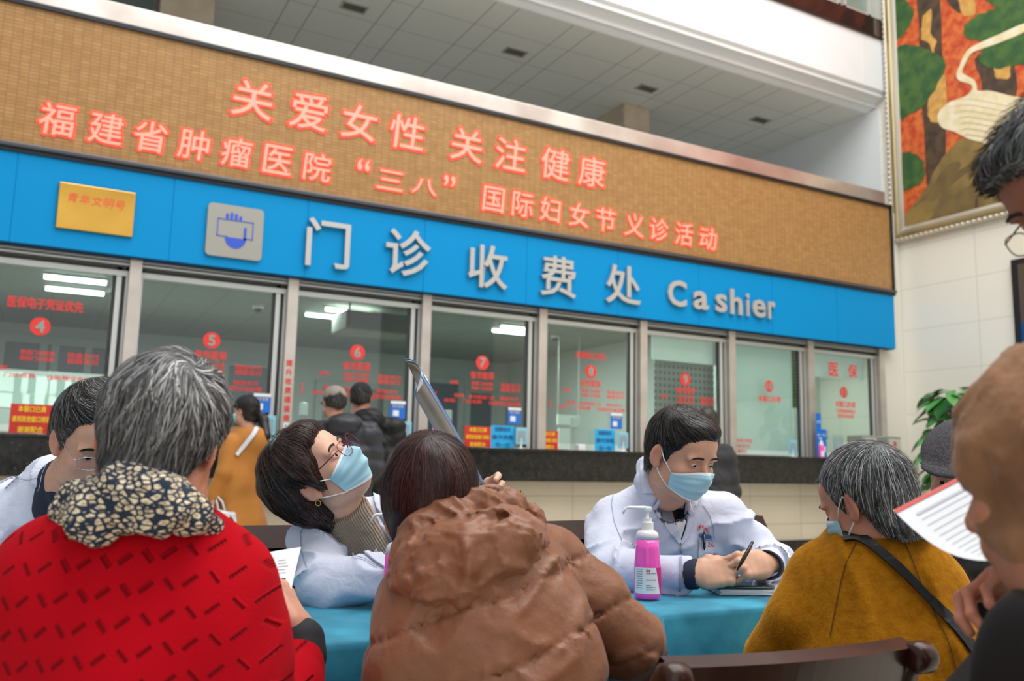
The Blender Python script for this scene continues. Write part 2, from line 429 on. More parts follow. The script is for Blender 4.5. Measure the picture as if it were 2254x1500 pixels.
for ch, px, w, z, h in (('C', 7.04, 0.30, 3.275, 0.34), ('a', 7.43, 0.25, 3.225, 0.245), ('s', 7.775, 0.19, 3.225, 0.245), ('h', 8.06-.02, 0.21, 3.27, 0.34), ('i', 8.245, 0.05, 3.255, 0.31), ('e', 8.45, 0.24, 3.225, 0.245), ('r', 8.70-.02, 0.13, 3.225, 0.245)):
    mb = put_text(MB(), ch, (px-0.02, YF-0.03, z), w=w, h=h, depth=0.035, coff=0.022)
    rel(mb, fc).build('silver_letter', M['letter'], fa)

# brass plaque and square pictogram plate on the band
gold = mat('polished_brass', srgb(226, 176, 82), 0.16, metal=1.0, noise=(1.5, srgb(200, 150, 66), 2))
gr = empty('brass_plaque', (0.28, YF-0.02, 3.08), 0, 'polished brass plaque with red characters at the left end of the blue band', 'plaque')
g0 = (0.28, YF-0.02, 3.08)
rel(MB().rbox(-0.035, 0.6, YF-0.03, YF, 3.08, 3.505, 0.006), g0).build('plate', gold, gr)
mb = MB()
for i, ch in enumerate('青年文明号'):
    put_text(mb, ch, (0.085+i*0.098, YF-0.032, 3.375-0.003*i), h=0.088, depth=0.002, shear=0.15)
rel(mb, g0).build('red_characters', M['red'], gr)
lg = empty('pictogram_plate', (1.515, YF-0.02, 3.0), 0, 'square brushed steel plate with a blue hand-holding-paper symbol on the blue band', 'sign')
l0 = (1.515, YF-0.02, 3.0)
def rrect(x0, x1, z0, z1, r, y, n=6):
    P = []
    for cx, cz, a0 in ((x1-r, z1-r, 0), (x0+r, z1-r, 90), (x0+r, z0+r, 180), (x1-r, z0+r, 270)):
        for k in range(n+1):
            a = math.radians(a0+90*k/n); P.append((cx+r*math.cos(a), y, cz+r*math.sin(a)))
    return P
rel(MB().prism(rrect(1.25, 1.785, 3.005, 3.53, 0.045, YF-0.03), (0, 0.03, 0)), l0).build('plate', M['plate'], lg)
mb = MB(); yy = YF-0.034
x0, x1, z0, z1 = 1.345, 1.69, 3.205, 3.385
for a, b, c, d in ((x0, x1, z1-.009, z1), (x0, 1.45, z0, z0+.009), (1.60, x1, z0, z0+.009), (x0, x0+.009, z0, z1), (x1-.009, x1, z0, z1)): mb.box(a, b, yy, yy+.004, c, d)
for i in range(4):
    xx = 1.435+i*0.042; zt = 3.43+(0.012, 0.028, 0.02, 0.0)[i]
    mb.prism(rrect(xx-.014, xx+.014, z1, zt, .0138, yy), (0, .004, 0))
mb.prism(rrect(1.60, 1.625, 3.19, 3.325, .012, yy), (0, .004, 0))
mb.prism([(1.425+.1*(1+math.cos(t)), yy, 3.205+.105*math.sin(t)) for t in np.linspace(math.pi, 2*math.pi, 24)], (0, .004, 0))
rel(mb, l0).build('hand_symbol', mat('symbol_blue', srgb(48, 84, 200), .4), lg)

# ---- display board over the band
dp = empty('display_board', (3, YF, 3.75), 0, 'long tan tiled display board with glowing red characters above the blue band', 'display')
d0 = (3, YF, 3.75)
led = brick_mat('display_tiles', srgb(190, 146, 92), srgb(176, 132, 80), srgb(150, 112, 70), 0.080, 0.034, 0.003, 'XZ', 0.45, offset=0, noise=(9, 0.35), spec=0.3)
rel(MB().box(-5.6, 11.22, YF+0.01, YF+0.2, 3.80, 5.10), d0).build('tiled_face', led, dp)
rel(MB().box(-5.6, 11.26, YF-0.02, YF+0.2, 5.10, 5.14).box(-5.6, 11.26, YF-0.02, YF+0.2, 3.72, 3.755, 0).box(11.22, 11.26, YF-0.02, YF+0.2, 3.72, 5.14), d0).build('black_edge', M['black_frame'], dp)
rel(MB().rbox(-5.6, 11.26, YF-0.05, YF+0.01, 3.755, 3.80, 0.01), d0).build('lower_rail', M['rail'], dp)
glow_f = mat('character_fill', srgb(250, 150, 130), 0.5, emit=(srgb(255, 140, 120), 0.62))
glow_o = mat('character_edge', srgb(250, 60, 40), 0.5, emit=(srgb(255, 70, 48), 0.9))
def led_line(chars, z, h, w):
    for ch, x in chars:
        mb = MB(); s = ch in '“”'
        ww, hh = (w*0.45, h*0.4) if s else (w, h)
        if ch == '三': hh = h*0.72
        if ch == '八': hh = h*0.6
        put_text(mb, ch, (x, YF+0.004, z+(h*0.38 if s else 0)), w=ww, h=hh, depth=0.004, offset=0.042, mi=1, shear=0.08)
        put_text(mb, ch, (x, YF-0.001, z+(h*0.38 if s else 0)), w=ww*0.94, h=hh*0.95, depth=0.004, offset=0.008, mi=0, shear=0.08)
        rel(mb, d0).build('glowing_character', [glow_f, glow_o], dp)
led_line(list(zip('关爱女性关注健康', [1.60, 2.18, 2.73, 3.28, 4.00, 4.58, 5.20, 5.72])), 4.665, 0.40, 0.42)
led_line(list(zip('福建省肿瘤医院“三八”国际妇女节义诊活动', [-0.10, 0.30, 0.69, 1.08, 1.49, 1.89, 2.30, 2.80, 3.10, 3.50, 3.81, 4.37, 4.75, 5.13, 5.54, 5.94, 6.36, 6.76, 7.17, 7.58])), 4.085, 0.31, 0.31)
struct('trim_%d' % n_tr, MB().rbox(-5.6, 11.12, YF-0.01, YF+0.3, 5.14, 5.34, 0.012), M['steel_trim']); n_tr += 1

# ---- gallery above: soffit, cornice, white parapet, columns
ceilm = bpy.data.materials.new('gallery_ceiling'); ceilm.use_nodes = True
nt = ceilm.node_tree; b = nt.nodes['Principled BSDF']; b.inputs['Roughness'].default_value = 0.55
tc = N(nt, 'ShaderNodeTexCoord'); sp = N(nt, 'ShaderNodeSeparateXYZ'); nt.links.new(tc.outputs['Object'], sp.inputs[0])
def line_mask(sock, period, phase, w):
    a = N(nt, 'ShaderNodeMath', operation='ADD'); a.inputs[1].default_value = phase; nt.links.new(sock, a.inputs[0])
    p = N(nt, 'ShaderNodeMath', operation='PINGPONG'); p.inputs[1].default_value = period/2; nt.links.new(a.outputs[0], p.inputs[0])
    l = N(nt, 'ShaderNodeMath', operation='LESS_THAN'); l.inputs[1].default_value = w; nt.links.new(p.outputs[0], l.inputs[0]); return l.outputs[0]
m1 = line_mask(sp.outputs[0], 1.165, -5.84+1.165*20, 0.006); m2 = line_mask(sp.outputs[0], 1.165, -6.17+1.165*20, 0.006); m3 = line_mask(sp.outputs[1], 0.68, 0.30, 0.004)
ad = N(nt, 'ShaderNodeMath', operation='MAXIMUM'); nt.links.new(m1, ad.inputs[0]); nt.links.new(m2, ad.inputs[1])
ad2 = N(nt, 'ShaderNodeMath', operation='MAXIMUM'); nt.links.new(ad.outputs[0], ad2.inputs[0]); nt.links.new(m3, ad2.inputs[1])
mx = N(nt, 'ShaderNodeMix', data_type='RGBA'); nt.links.new(ad2.outputs[0], mx.inputs[0])
mx.inputs[6].default_value = srgb(226, 228, 220); mx.inputs[7].default_value = srgb(136, 138, 132); nt.links.new(mx.outputs[2], b.inputs['Base Color'])
struct('ceiling', MB().box(-9, XW, 9.20, 15, 6.93, 7.1), ceilm)
mb = MB()
prof = [(8.85, 8.04), (8.85, 7.17), (8.87, 7.15), (8.90, 7.13), (8.90, 7.08), (8.98, 7.06), (9.06, 7.03), (9.06, 6.97), (9.12, 6.96), (9.20, 6.92), (9.24, 6.92), (9.24, 8.04)]
mb.prism([(-9, y, z) for y, z in prof], (9+XW, 0, 0))
w = struct('wall_gallery', mb, M['white'])
mb = MB()
for x in np.arange(-6.6, 11.5, 1.72)+0.45: mb.box(x-0.003, x+0.003, 8.846, 8.852, 7.2, 8.02)
mb.build('joint', M['cornice'], w)
rel_b = MB().rbox(-9, XW-0.05, 8.80, 9.3, 8.04, 8.36, 0.01)
blackstone = mat('polished_dark_stone', srgb(52, 30, 26), 0.1, noise=(3, srgb(28, 20, 18), 3))
struct('trim_%d' % n_tr, rel_b, blackstone); n_tr += 1
# upper windows
for i, (a, b_) in enumerate(((6.9, 8.9), (8.98, 10.6), (10.68, 11.3))):
    uw = empty('window_%d' % (20+i), ((a+b_)/2, 8.9, 8.36), 0, kind='structure'); cc = ((a+b_)/2, 8.9, 8.36)
    rel(MB().box(a, a+.05, 8.86, 8.94, 8.36, 10).box(b_-.05, b_, 8.86, 8.94, 8.36, 10).box(a, b_, 8.86, 8.94, 8.36, 8.43), cc).build('window_frame', M['alu'], uw)
    rel(MB().box(a+.05, b_-.05, 8.895, 8.905, 8.43, 10), cc).build('pane', M['glass'], uw)
struct('wall_upper', MB().box(-9, XW, 10.2, 10.3, 7.1, 11), mat('upper_room_wall', srgb(170, 190, 188), 0.8))
struct('wall_back', MB().box(-9, XW, 12.6, 12.7, 0, 6.93), mat('gallery_back_wall', srgb(150, 158, 150), 0.8)) if False else None
struct('wall_gallery_back', MB().box(-9, XW, 14.9, 15, 3.2, 6.93), mat('gallery_back_wall', srgb(140, 148, 142), 0.8))
struct('wall_gallery_side', MB().box(-9, 0.80, 11.2, 11.4, 5.2, 6.93), mat('gallery_bulkhead', srgb(106, 118, 112), 0.8))
for i, (a, b_) in enumerate(((0.86, 1.50), (7.9, 8.42))):
    o = MB().rbox(a, b_, 10.95, 11.75, 3.2, 6.93, 0.01).build('column', M['cream'])
    o['kind'] = 'structure'; o.name = 'wall_column_%d' % (i+1)
struct('floor_gallery', MB().box(-9, XW, 8.96, 15, 3.02, 3.2), M['white'])
struct('wall_gallery_right', MB().box(XW-.04, XW, 9.0, 15, 3.2, 6.93), M['white'])
ventm = [mat('vent_frame', srgb(176, 176, 166), .5), mat('vent_dark', srgb(112, 110, 100), .6)]
vent0 = None
vl = ['far left vent grille in the gallery ceiling', 'vent grille in the gallery ceiling, third from the right wall', 'vent grille in the gallery ceiling, just left of the cream column', 'vent grille in the gallery ceiling, nearest the right wall']
for i, x in enumerate((3.13, 5.53, 7.88, 10.27)):
    if vent0 is None:
        v = empty('ceiling_vent', (x, 10.32, 6.93)); vent0 = v
        MB().box(-.17, .17, -.10, -.075, -.015, 0).box(-.17, .17, .075, .10, -.015, 0).box(-.17, -.145, -.1, .1, -.015, 0).box(.145, .17, -.1, .1, -.015, 0).build('frame', ventm[0], v)
        m_ = MB()
        for k in range(5): m_.box(-.145, .145, -.07+k*.032, -.06+k*.032, -.012, -.004)
        m_.box(-.145, .145, -.075, .075, -.004, -.001); m_.build('grille', ventm[1], v)
    else:
        v = vent0.copy(); scene.collection.objects.link(v); v.location = (x, 10.32, 6.93)
        for ch in list(vent0.children):
            c_ = ch.copy(); c_.parent = v; scene.collection.objects.link(c_)
    tag(v, vl[i], 'vent', 'vents in the gallery ceiling')

# ---- office behind the glass
struct('ceiling_office', MB().box(-9, XW, 8.9, 14.7, 2.97, 3.02), M['office_ceil'])
struct('wall_office_back', MB().box(-9, 7.8, 14.6, 14.7, 0, 2.97), M['office_wall'])
struct('wall_office_side', MB().box(7.8, 7.9, 9.6, 14.7, 0, 2.97), M['office_wall'])
struct('wall_office_booth', MB().box(7.9, XW, 10.4, 10.5, 0, 2.97), M['office_wall'])
struct('wall_end_pier', MB().box(11.12, XW, 8.75, 8.95, 0, 5.1), M['wall_tile'])
def back_unit(n, x0, x1, z0, z1, splits, m, name='window_%d'):
    u = empty(name % n, ((x0+x1)/2, 14.55, z0), 0, kind='structure'); cc = ((x0+x1)/2, 14.55, z0)
    mb = MB().box(x0-.12, x1+.12, 14.52, 14.6, z1, z1+.12).box(x0-.12, x0, 14.52, 14.6, z0, z1).box(x1, x1+.12, 14.52, 14.6, z0, z1)
    for s in splits: mb.box(s-.05, s+.05, 14.53, 14.6, z0, z1)
    rel(mb, cc).build('window_frame', M['office_frame'], u)
    rel(MB().box(x0, x1, 14.57, 14.6, z0, z1), cc).build('pane', m, u)
back_unit(30, -2.2, -0.75, 1.2, 2.68, [-1.5], M['office_dark'])
back_unit(31, -0.55, 0.85, 1.2, 2.68, [-0.05, 0.1, 0.55], M['office_dark'])
back_unit(32, 2.62, 3.3, 1.2, 2.55, [], M['office_dark'])
back_unit(30, 1.75, 2.2, 0, 2.62, [], M['office_door'], 'door_%d')
back_unit(31, 4.2, 5.3, 0, 2.3, [4.75], mat('office_shelf_glass', srgb(120, 124, 110), .4), 'door_%d')
back_unit(32, 6.0, 6.75, 0, 2.5, [], M['office_door'], 'door_%d')
back_unit(33, 7.0, 7.45, 0, 2.35, [], M['office_dark'], 'door_%d')
lab = {(0.2, 10.27): 'pair', }
tn = 0; tube0 = None
for (x, y), lb in (((0.2, 10.27), 'front lit ceiling tube seen through the window numbered four'), ((0.22, 11.0), 'rear lit ceiling tube seen through the window numbered four'),
                   ((3.3, 10.45), 'front lit ceiling tube seen through the window numbered six'), ((3.2, 11.0), 'rear lit ceiling tube seen through the window numbered six'),
                   ((5.75, 10.4), 'front lit ceiling tube seen through the window numbered seven'), ((5.8, 10.75), 'rear lit ceiling tube seen through the window numbered seven'),
                   ((-2.6, 10.4), 'lit ceiling tube beyond the left edge of the window numbered four')):
    if tube0 is None:
        t = empty('ceiling_tube', (x, y, 2.94)); tube0 = t
        MB().tube([(-.3, 0, -0.015), (.3, 0, -0.015)], .022, 10).build('lamp_tube', M['tube'], t)
        MB().box(-.32, .32, -.04, .04, 0.01, .03).build('fitting', M['alu'], t)
    else:
        t = tube0.copy(); scene.collection.objects.link(t); t.location = (x, y, 2.94)
        for ch in list(tube0.children):
            c_ = ch.copy(); c_.parent = t; scene.collection.objects.link(c_)
    tag(t, lb, 'ceiling light', 'lit tubes on the office ceiling')
    l = area('office_tube_light', (x, y, 2.90), (0, 0, 0), .6, .1, 45, (0.95, 1, 0.97))
l = area('booth_fill_light', (9.9, 9.7, 2.93), (0, 0, 0), 1.2, .15, 40, (0.95, 1, 0.97))  # fill light added to brighten the booth; no fitting is built here
# white roller blinds / boards behind windows 9, 10 and 11
def board(name, x0, x1, y, z0, z1, m, label, cat='blind', rail=True):
    o = empty(name, ((x0+x1)/2, y, z0), 0, label, cat); cc = ((x0+x1)/2, y, z0)
    rel(MB().box(x0, x1, y, y+.012, z0, z1), cc).build('sheet', m, o)
    rel(MB().tube([(x0, y+.006, z1), (x1, y+.006, z1)], .02, 8), cc).build('rail', M['alu'], o)
    return o, cc
pale = mat('pale_board', srgb(224, 234, 228), 0.35, emit=(srgb(216, 228, 222), 0.28), noise=(1.2, srgb(208, 222, 216), 3))  # weak glow added to pale boards that are no lamps
board('roller_blind', 6.9, 8.0, 8.93, 2.45, 2.965, pale, 'short white blind pulled a little way down at the window numbered nine')
board('roller_blind', 8.15, 9.40, 8.93, 1.26, 2.965, pale, 'full white blind filling the window numbered ten')
board('roller_blind', 9.65, 10.9, 8.93, 2.42, 2.965, pale, 'short white blind at the top of the window numbered eleven')
board('white_board', 9.65, 10.95, 10.385, 1.3, 2.75, pale, 'pale board on the booth wall behind the window numbered eleven', 'board')
board('louvred_shutter', 9.68, 10.12, 9.3, 1.98, 2.965, brick_mat('louvre', srgb(150, 150, 116), srgb(146, 146, 112), srgb(110, 110, 84), 5, .05, .012, 'XZ', .6), 'small tan louvred shutter behind the left side of the window numbered eleven', 'shutter')
bp = brick_mat('reflected_building', srgb(84, 92, 104), srgb(96, 104, 114), srgb(172, 176, 174), 0.075, 0.085, 0.022, 'XZ', .35, offset=0, noise=(2.2, 0.5))  # reflection of an outside building, painted on a panel
board('reflection_panel', 7.0, 8.0, 9.0, 1.238, 2.47, bp, 'panel painted with the reflection of a tower block, behind the window numbered nine', 'panel')
bx = empty('ac_unit', (4.2, 10.0, 2.5), 0, 'flat pale box hanging from the office ceiling behind the window numbered six', 'air conditioner')
rel(MB().rbox(3.1, 4.0, 9.9, 10.5, 2.62, 2.86, .02), (4.2, 10, 2.5)).build('casing', mat('ac_case', srgb(112, 114, 104), .7), bx)
rel(MB().box(3.12, 3.14, 9.88, 9.90, 2.66, 2.968).box(3.96, 3.98, 9.88, 9.90, 2.66, 2.968), (4.2, 10, 2.5)).build('bracket', M['gasket'], bx)
for (px, py, lb) in ((250, 645, 'small dome camera on the office ceiling behind the window numbered four'), (568, 680, 'small dome camera on the office ceiling behind the window numbered five'), (1222, 745, 'small dome camera on the office ceiling behind the window numbered eight')):
    p = onZ(px, py, 2.93); cme = empty('dome_camera', (p[0], p[1], 2.97), 0, lb, 'camera', 'dome cameras on the office ceiling')
    MB().lathe([(.07, 0), (.07, -.03), (.06, -.04)], n=20).build('base', M['white'], cme)
    MB().lathe([(.05, -.04), (.047, -.06), (.03, -.08), (.005, -.09)], n=20).build('dome', M['gasket'], cme, True)
pb_o = empty('reflection_patches', (0, 12.36, 1.35), 0, 'cluster of pale glowing sheets standing in for reflections at the window numbered four', 'reflections')  # reflections in the pane rebuilt as added glowing sheets
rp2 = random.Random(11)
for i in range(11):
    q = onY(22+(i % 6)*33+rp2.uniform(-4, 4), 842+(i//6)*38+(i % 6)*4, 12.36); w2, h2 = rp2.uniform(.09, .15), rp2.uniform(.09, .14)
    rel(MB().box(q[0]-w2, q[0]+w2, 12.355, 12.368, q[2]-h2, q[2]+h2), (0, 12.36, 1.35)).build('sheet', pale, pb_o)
rel(MB().box(-.7, 1.6, 12.37, 12.378, 1.33, 2.1), (0, 12.36, 1.35)).build('reflection_backing', M['office_frame'], pb_o)
mo = empty('added_glow_panel', (6.2, 10.6, 1.5), 0, 'small glowing white panel added for bright shapes behind the window numbered eight', 'panel')  # glowing panel added in place of lit white shapes
q = onY(1252, 925, 10.6); rel(MB().box(q[0]-.19, q[0]+.19, 10.6, 10.62, q[2]-.07, q[2]+.07).box(q[0]-.17, q[0]+.03, 10.6, 10.62, q[2]-.42, q[2]-.12), (6.2, 10.6, 1.5)).build('panel', pale, mo)  # glowing shapes of the added panel
rel(MB().box(q[0]-.18, q[0]-.17, 10.61, 10.62, q[2], 2.968).box(q[0]+.17, q[0]+.18, 10.61, 10.62, q[2], 2.968), (6.2, 10.6, 1.5)).build('added_panel_hanger', M['alu'], mo)
# row of desks with partitions in the office
dk = empty('office_desk', (3, 12, 0), 0, 'long office desk with low partitions behind the glass', 'desk')
rel(MB().rbox(-3, 7.4, 11.7, 12.4, .72, .75, .005), (3, 12, 0)).build('desktop', M['office_frame'], dk)
rel(MB().box(-3, 7.4, 12.38, 12.42, .1, 1.32), (3, 12, 0)).build('partition', M['office_wall'], dk)

# ---- right wall: painting, screen
def wp(px, py, off=0.0): return onX(px, py, XW-off)
pt = empty('framed_painting', (XW-.05, 7, 4.6), 0, 'huge framed painting of a white bird among red and green pines on the right wall', 'painting')
pc = (XW-.05, 7, 4.6)
Y0, Y1, Z0, Z1 = 8.83, 2.6, 4.62, 10.5
fr = MB()
def frame_bar(a, b, za, zb):  pass
def profile_frame(y0, y1, z0, z1, prof, mi):
    # prof: list of (inset, projection)
    rings = []
    for ins, pr in prof:
        rings.append([(XW-pr, y0-ins, z0+ins), (XW-pr, y1+ins, z0+ins), (XW-pr, y1+ins, z1-ins), (XW-pr, y0-ins, z1-ins)])
    vs = [p for r in rings for p in r]; fs = []
    for i in range(len(rings)-1):
        for j in range(4): fs.append((i*4+j, i*4+(j+1) % 4, (i+1)*4+(j+1) % 4, (i+1)*4+j))
    fr.add(vs, fs, mi)
profile_frame(Y0, Y1, Z0, Z1, [(0, 0.0), (0, .07), (.015, .09), (.05, .09), (.06, .075)], 0)
profile_frame(Y0, Y1, Z0, Z1, [(.06, .075), (.10, .09), (.13, .09), (.15, .07)], 1)
profile_frame(Y0, Y1, Z0, Z1, [(.15, .07), (.17, .075), (.22, .06), (.23, .04)], 0)
fm = mat('frame_silver', srgb(206, 198, 182), .3, metal=.5, bump=(40, .3, .004)); fm2 = mat('frame_gold', srgb(168, 152, 112), .35, metal=.5)
for k in range(60):  # beads along the lower and left mouldings
    y = Y0-.03-k*.085
    if y > Y1: fr.lathe([(.001, -.03), (.022, -.02), (.03, 0), (.022, .02), (.001, .03)], (XW-.09, y, Z0+.032), 8, 0)
for k in range(68):
    fr.lathe([(.001, -.03), (.018, -.02), (.024, 0), (.018, .02), (.001, .03)], (XW-.09, Y0-.032, Z0+.05+k*.085), 6, 0)
rel(fr, pc).build('frame', [fm, fm2], pt)
pm = dict(bgp=mat('paint_orange', srgb(190, 62, 34), .6, noise=(9, srgb(218, 116, 52), 8, .14)),
          green=mat('paint_green', srgb(44, 84, 44), .7, noise=(5, srgb(74, 106, 46), 6, .12)), trunk=mat('paint_trunk', srgb(62, 48, 38), .7, noise=(6, srgb(92, 70, 48), 6, .15)),
          ochre=mat('paint_ochre', srgb(218, 168, 88), .6, noise=(8, srgb(196, 142, 70), 5)), rock=mat('paint_rock', srgb(148, 122, 66), .7, noise=(1.8, srgb(110, 92, 56), 6, .12)),
          rock2=mat('paint_dark_rock', srgb(104, 86, 50), .7, noise=(4, srgb(122, 100, 58), 6)), bird=mat('paint_white_bird', srgb(240, 228, 198), .6, noise=(6, srgb(226, 208, 164), 5)),
          line=mat('paint_line', srgb(206, 186, 140), .6), redl=mat('paint_leg_red', srgb(150, 40, 36), .6))
cm = list(pm.values()); ci = {k: i for i, k in enumerate(pm)}
cv = MB(); cv.box(XW-.035, XW-.03, Y1+.2, Y0-.2, Z0+.2, Z1-.2, 0)
layer = [0]
rs = random.Random(5)
def blob(pts, key, rag=0.0, sub=4):
    layer[0] += 1; off = .036+layer[0]*.0006
    P = []; n = len(pts)
    for i in range(n):
        p0, p1, p2, p3 = [np.array(pts[(i+k) % n], float) for k in (-1, 0, 1, 2)]
        for s in range(sub):
            t = s/sub; q = .5*((2*p1)+(-p0+p2)*t+(2*p0-5*p1+4*p2-p3)*t*t+(-p0+3*p1-3*p2+p3)*t**3)
            if rag: q = q+np.array([rs.uniform(-rag, rag), rs.uniform(-rag, rag)])
            w_ = wp(q[0], q[1], off)
            w_[1] = min(max(w_[1], Y1+.22), Y0-.225); w_[2] = min(max(w_[2], Z0+.225), Z1-.23)
            P.append(w_)
    cv.add(P, [tuple(range(len(P)))], ci[key])
blob([(2018, -60), (2060, -60), (2075, 100), (2082, 300), (2085, 420), (2050, 470), (2040, 380), (2028, 200), (2024, 60)], 'trunk', 2)
blob([(2150, 120), (2225, 120), (2235, 215), (2170, 240), (2160, 180)], 'trunk', 2)
blob([(2075, -80), (2110, -60), (2125, 15), (2105, 25), (2080, -10)], 'trunk', 2)
blob([(2032, 35), (2052, 20), (2048, 70), (2060, 90), (2052, 118), (2045, 95), (2028, 85), (2030, 60)], 'ochre', 2)
blob([(2108, -20), (2140, -10), (2146, 30), (2118, 32)], 'ochre', 2)
blob([(2055, 190), (2078, 165), (2082, 240), (2068, 268), (2045, 262), (2042, 225)], 'ochre', 2)
blob([(2190, 145), (2220, 140), (2222, 170), (2195, 172)], 'ochre', 2)
for g in ([(1966, -20), (2000, 5), (2010, 35), (1995, 70), (1972, 85), (1966, 40)], [(1972, 108), (2010, 100), (2050, 115), (2080, 135), (2070, 175), (2040, 225), (2005, 250), (1982, 262), (1974, 190)],
          [(1984, 345), (2015, 338), (2035, 365), (2030, 400), (2000, 418), (1986, 415)], [(2122, 60), (2160, 30), (2215, 15), (2300, 10), (2330, 80), (2300, 130), (2230, 145), (2180, 150), (2155, 130), (2165, 95), (2130, 85)], [(2150, -60), (2260, -60), (2260, 10), (2180, 10)]):
    blob(g, 'green', 2.5, 6)
blob([(2120, 305), (2160, 310), (2185, 345), (2230, 330), (2300, 330), (2330, 470), (2200, 480), (1985, 510), (1988, 480), (2035, 420), (2060, 370), (2090, 330)], 'rock', 1)
blob([(2046, 420), (2075, 375), (2100, 355), (2115, 365), (2070, 410), (2020, 450), (2010, 455)], 'rock2', 1)
blob([(2060, 420), (2110, 375), (2165, 350), (2160, 360), (2110, 395), (2050, 445)], 'rock2', 1)
blob([(2040, 490), (2090, 440), (2150, 400), (2185, 395), (2160, 440), (2110, 465), (2060, 492)], 'rock2', 1)
bird = [(2254, 52), (2200, 75), (2155, 95), (2128, 112), (2112, 145), (2105, 165), (2112, 178), (2135, 185), (2140, 195), (2125, 212), (2090, 225), (2068, 245), (2064, 265), (2075, 282), (2100, 290), (2130, 305), (2165, 315), (2180, 332), (2200, 338), (2240, 320), (2330, 310), (2360, 260), (2300, 225), (2230, 212), (2180, 200), (2153, 200), (2150, 188), (2143, 175), (2125, 165), (2118, 158), (2126, 138), (2138, 118), (2160, 108), (2205, 92), (2262, 66)]
blob(bird, 'bird', 0, 5)
for k in range(7):
    y = 225+k*13; blob([(2085+k*6, y), (2130, y-8), (2200, y+4), (2250, y+16), (2200, y+6), (2130, y-6)], 'line', 0, 4)
blob([(2191, 305), (2194, 306), (2193, 345), (2189, 345)], 'redl'); blob([(2200, 305), (2203, 306), (2203, 345), (2199, 345)], 'redl')
blob([(2146, 452), (2149, 430), (2153, 448), (2150, 462)], 'trunk'); 
rel(cv, pc).build('canvas', cm, pt)
tv = empty('wall_screen', (XW-.03, 6.2, 2.4), 0, 'tall dark framed notice screen on the right wall below the painting', 'screen')
rel(MB().rbox(XW-.07, XW-.001, 4.6, 6.96, 2.3, 3.99, .01), (XW-.03, 6.2, 2.4)).build('bezel', M['black_frame'], tv)
rel(MB().box(XW-.073, XW-.070, 4.68, 6.86, 2.38, 3.91), (XW-.03, 6.2, 2.4)).build('glass', mat('screen_glass', srgb(84, 76, 68), .15), tv)
rel(MB().box(XW-.0745, XW-.073, 6.80, 6.86, 2.4, 3.1), (XW-.03, 6.2, 2.4)).build('blue_edge', mat('screen_blue', srgb(16, 72, 128), .3), tv)

# ================================================================== THINGS ON THE COUNTER
CT = 1.237
def poster(x0, x1, z1, lines, m, label, mt, y=8.72, name='poster_stand', tilt=0.06, fs=0.85):
    o = empty(name, ((x0+x1)/2, y, CT), 0, label, 'sign'); w2 = (x1-x0)/2; h = z1-CT
    MB().box(-w2, w2, 0, .006, 0.0, h).build('sheet', m, o)
    MB().prism([(-w2*.6, .006, 0), (w2*.6, .006, 0), (w2*.6, .07, 0), (-w2*.6, .07, 0)], (0, 0, .004)).prism([(-w2*.5, .006, h*.7), (w2*.5, .006, h*.7), (w2*.5, .065, 0.004), (-w2*.5, .065, 0.004)], (0, .003, .003)).build('easel', M['alu'], o)
    if lines:
        mb = MB(); n = len(lines)
        for i, s in enumerate(lines): put_text(mb, s, (0, -.002, h*(.84-.68*i/max(n-1, 1)) if n > 1 else h*.5), w=2*w2*(.9-.25*(i == 0)-.3*(i == n-1)), h=h*.2, depth=0, offset=.02)
        mb.build('lettering', mt, o)
    return o
redp = mat('poster_red', srgb(214, 50, 40), .4); yel = mat('poster_yellow', srgb(244, 204, 40), .5, emit=(srgb(244, 204, 40), .1)); blup = mat('poster_blue', srgb(36, 168, 226), .35, emit=(srgb(36, 168, 226), .15)); dkb = mat('poster_dark_blue', srgb(26, 108, 200), .35, emit=(srgb(26, 108, 200), .12)); dtx = mat('poster_ink', srgb(40, 90, 140), .5)
LN = ['本窗口已满', '请到其他窗口排队', '谢谢配合']
poster(-0.24, 0.09, 1.50, LN, redp, 'red notice with yellow characters on the counter below the window numbered four', yel)
poster(4.14, 4.47, 1.475, LN, redp, 'red notice with yellow characters on the counter below the window numbered seven', yel)
poster(5.08, 5.36, 1.46, LN, redp, 'red notice with yellow characters at the left of the window numbered eight', yel)
poster(3.08, 3.33, 1.49, ['医保移动支付', '操作流程', '扫一扫'], blup, 'light blue notice on the counter below the window numbered six', dtx)
poster(4.47, 4.77, 1.495, ['医保移动支付', '操作流程', '扫一扫'], blup, 'light blue notice beside the red one at the window numbered seven', dtx)
poster(5.88, 6.17, 1.505, ['医保移动支付', '操作流程', '扫一扫'], blup, 'light blue notice on the counter below the window numbered eight', dtx)
poster(0.17, 0.30, 1.52, None, blup, 'blue notice partly behind the bespectacled doctor at the window numbered four', dtx)
poster(2.28, 2.75, 1.30, ['优惠政策宣传'], redp, 'low red strip notice in the left of the window numbered six', yel)
def qr_stand(x, zt, label, m, y=8.66):
    o = empty('code_stand', (x, y, CT), 0, label, 'sign', 'small code stands on the counter')
    MB().tube([(0, 0, 0), (0, 0, zt-CT-.12)], .012, 8).rbox(-.05, .05, -.03, .03, 0, .012, .004).build('stem', M['white'], o)
    MB().rbox(-.075, .075, -.006, .006, zt-CT-.19, zt-CT, .004).build('plate', m, o)
    MB().box(-.05, .05, -.009, -.006, zt-CT-.155, zt-CT-.035).build('pale_panel', mat('code_panel', srgb(150, 170, 180), .5), o)
qm = mat('stand_pale_blue', srgb(140, 204, 224), .4)
qr_stand(3.41, 1.49, 'small pale blue stand at the right of the window numbered six', qm); qr_stand(4.83, 1.48, 'small pale blue stand at the right of the window numbered seven', qm); qr_stand(6.25, 1.475, 'small pale blue stand at the right of the window numbered eight', qm)
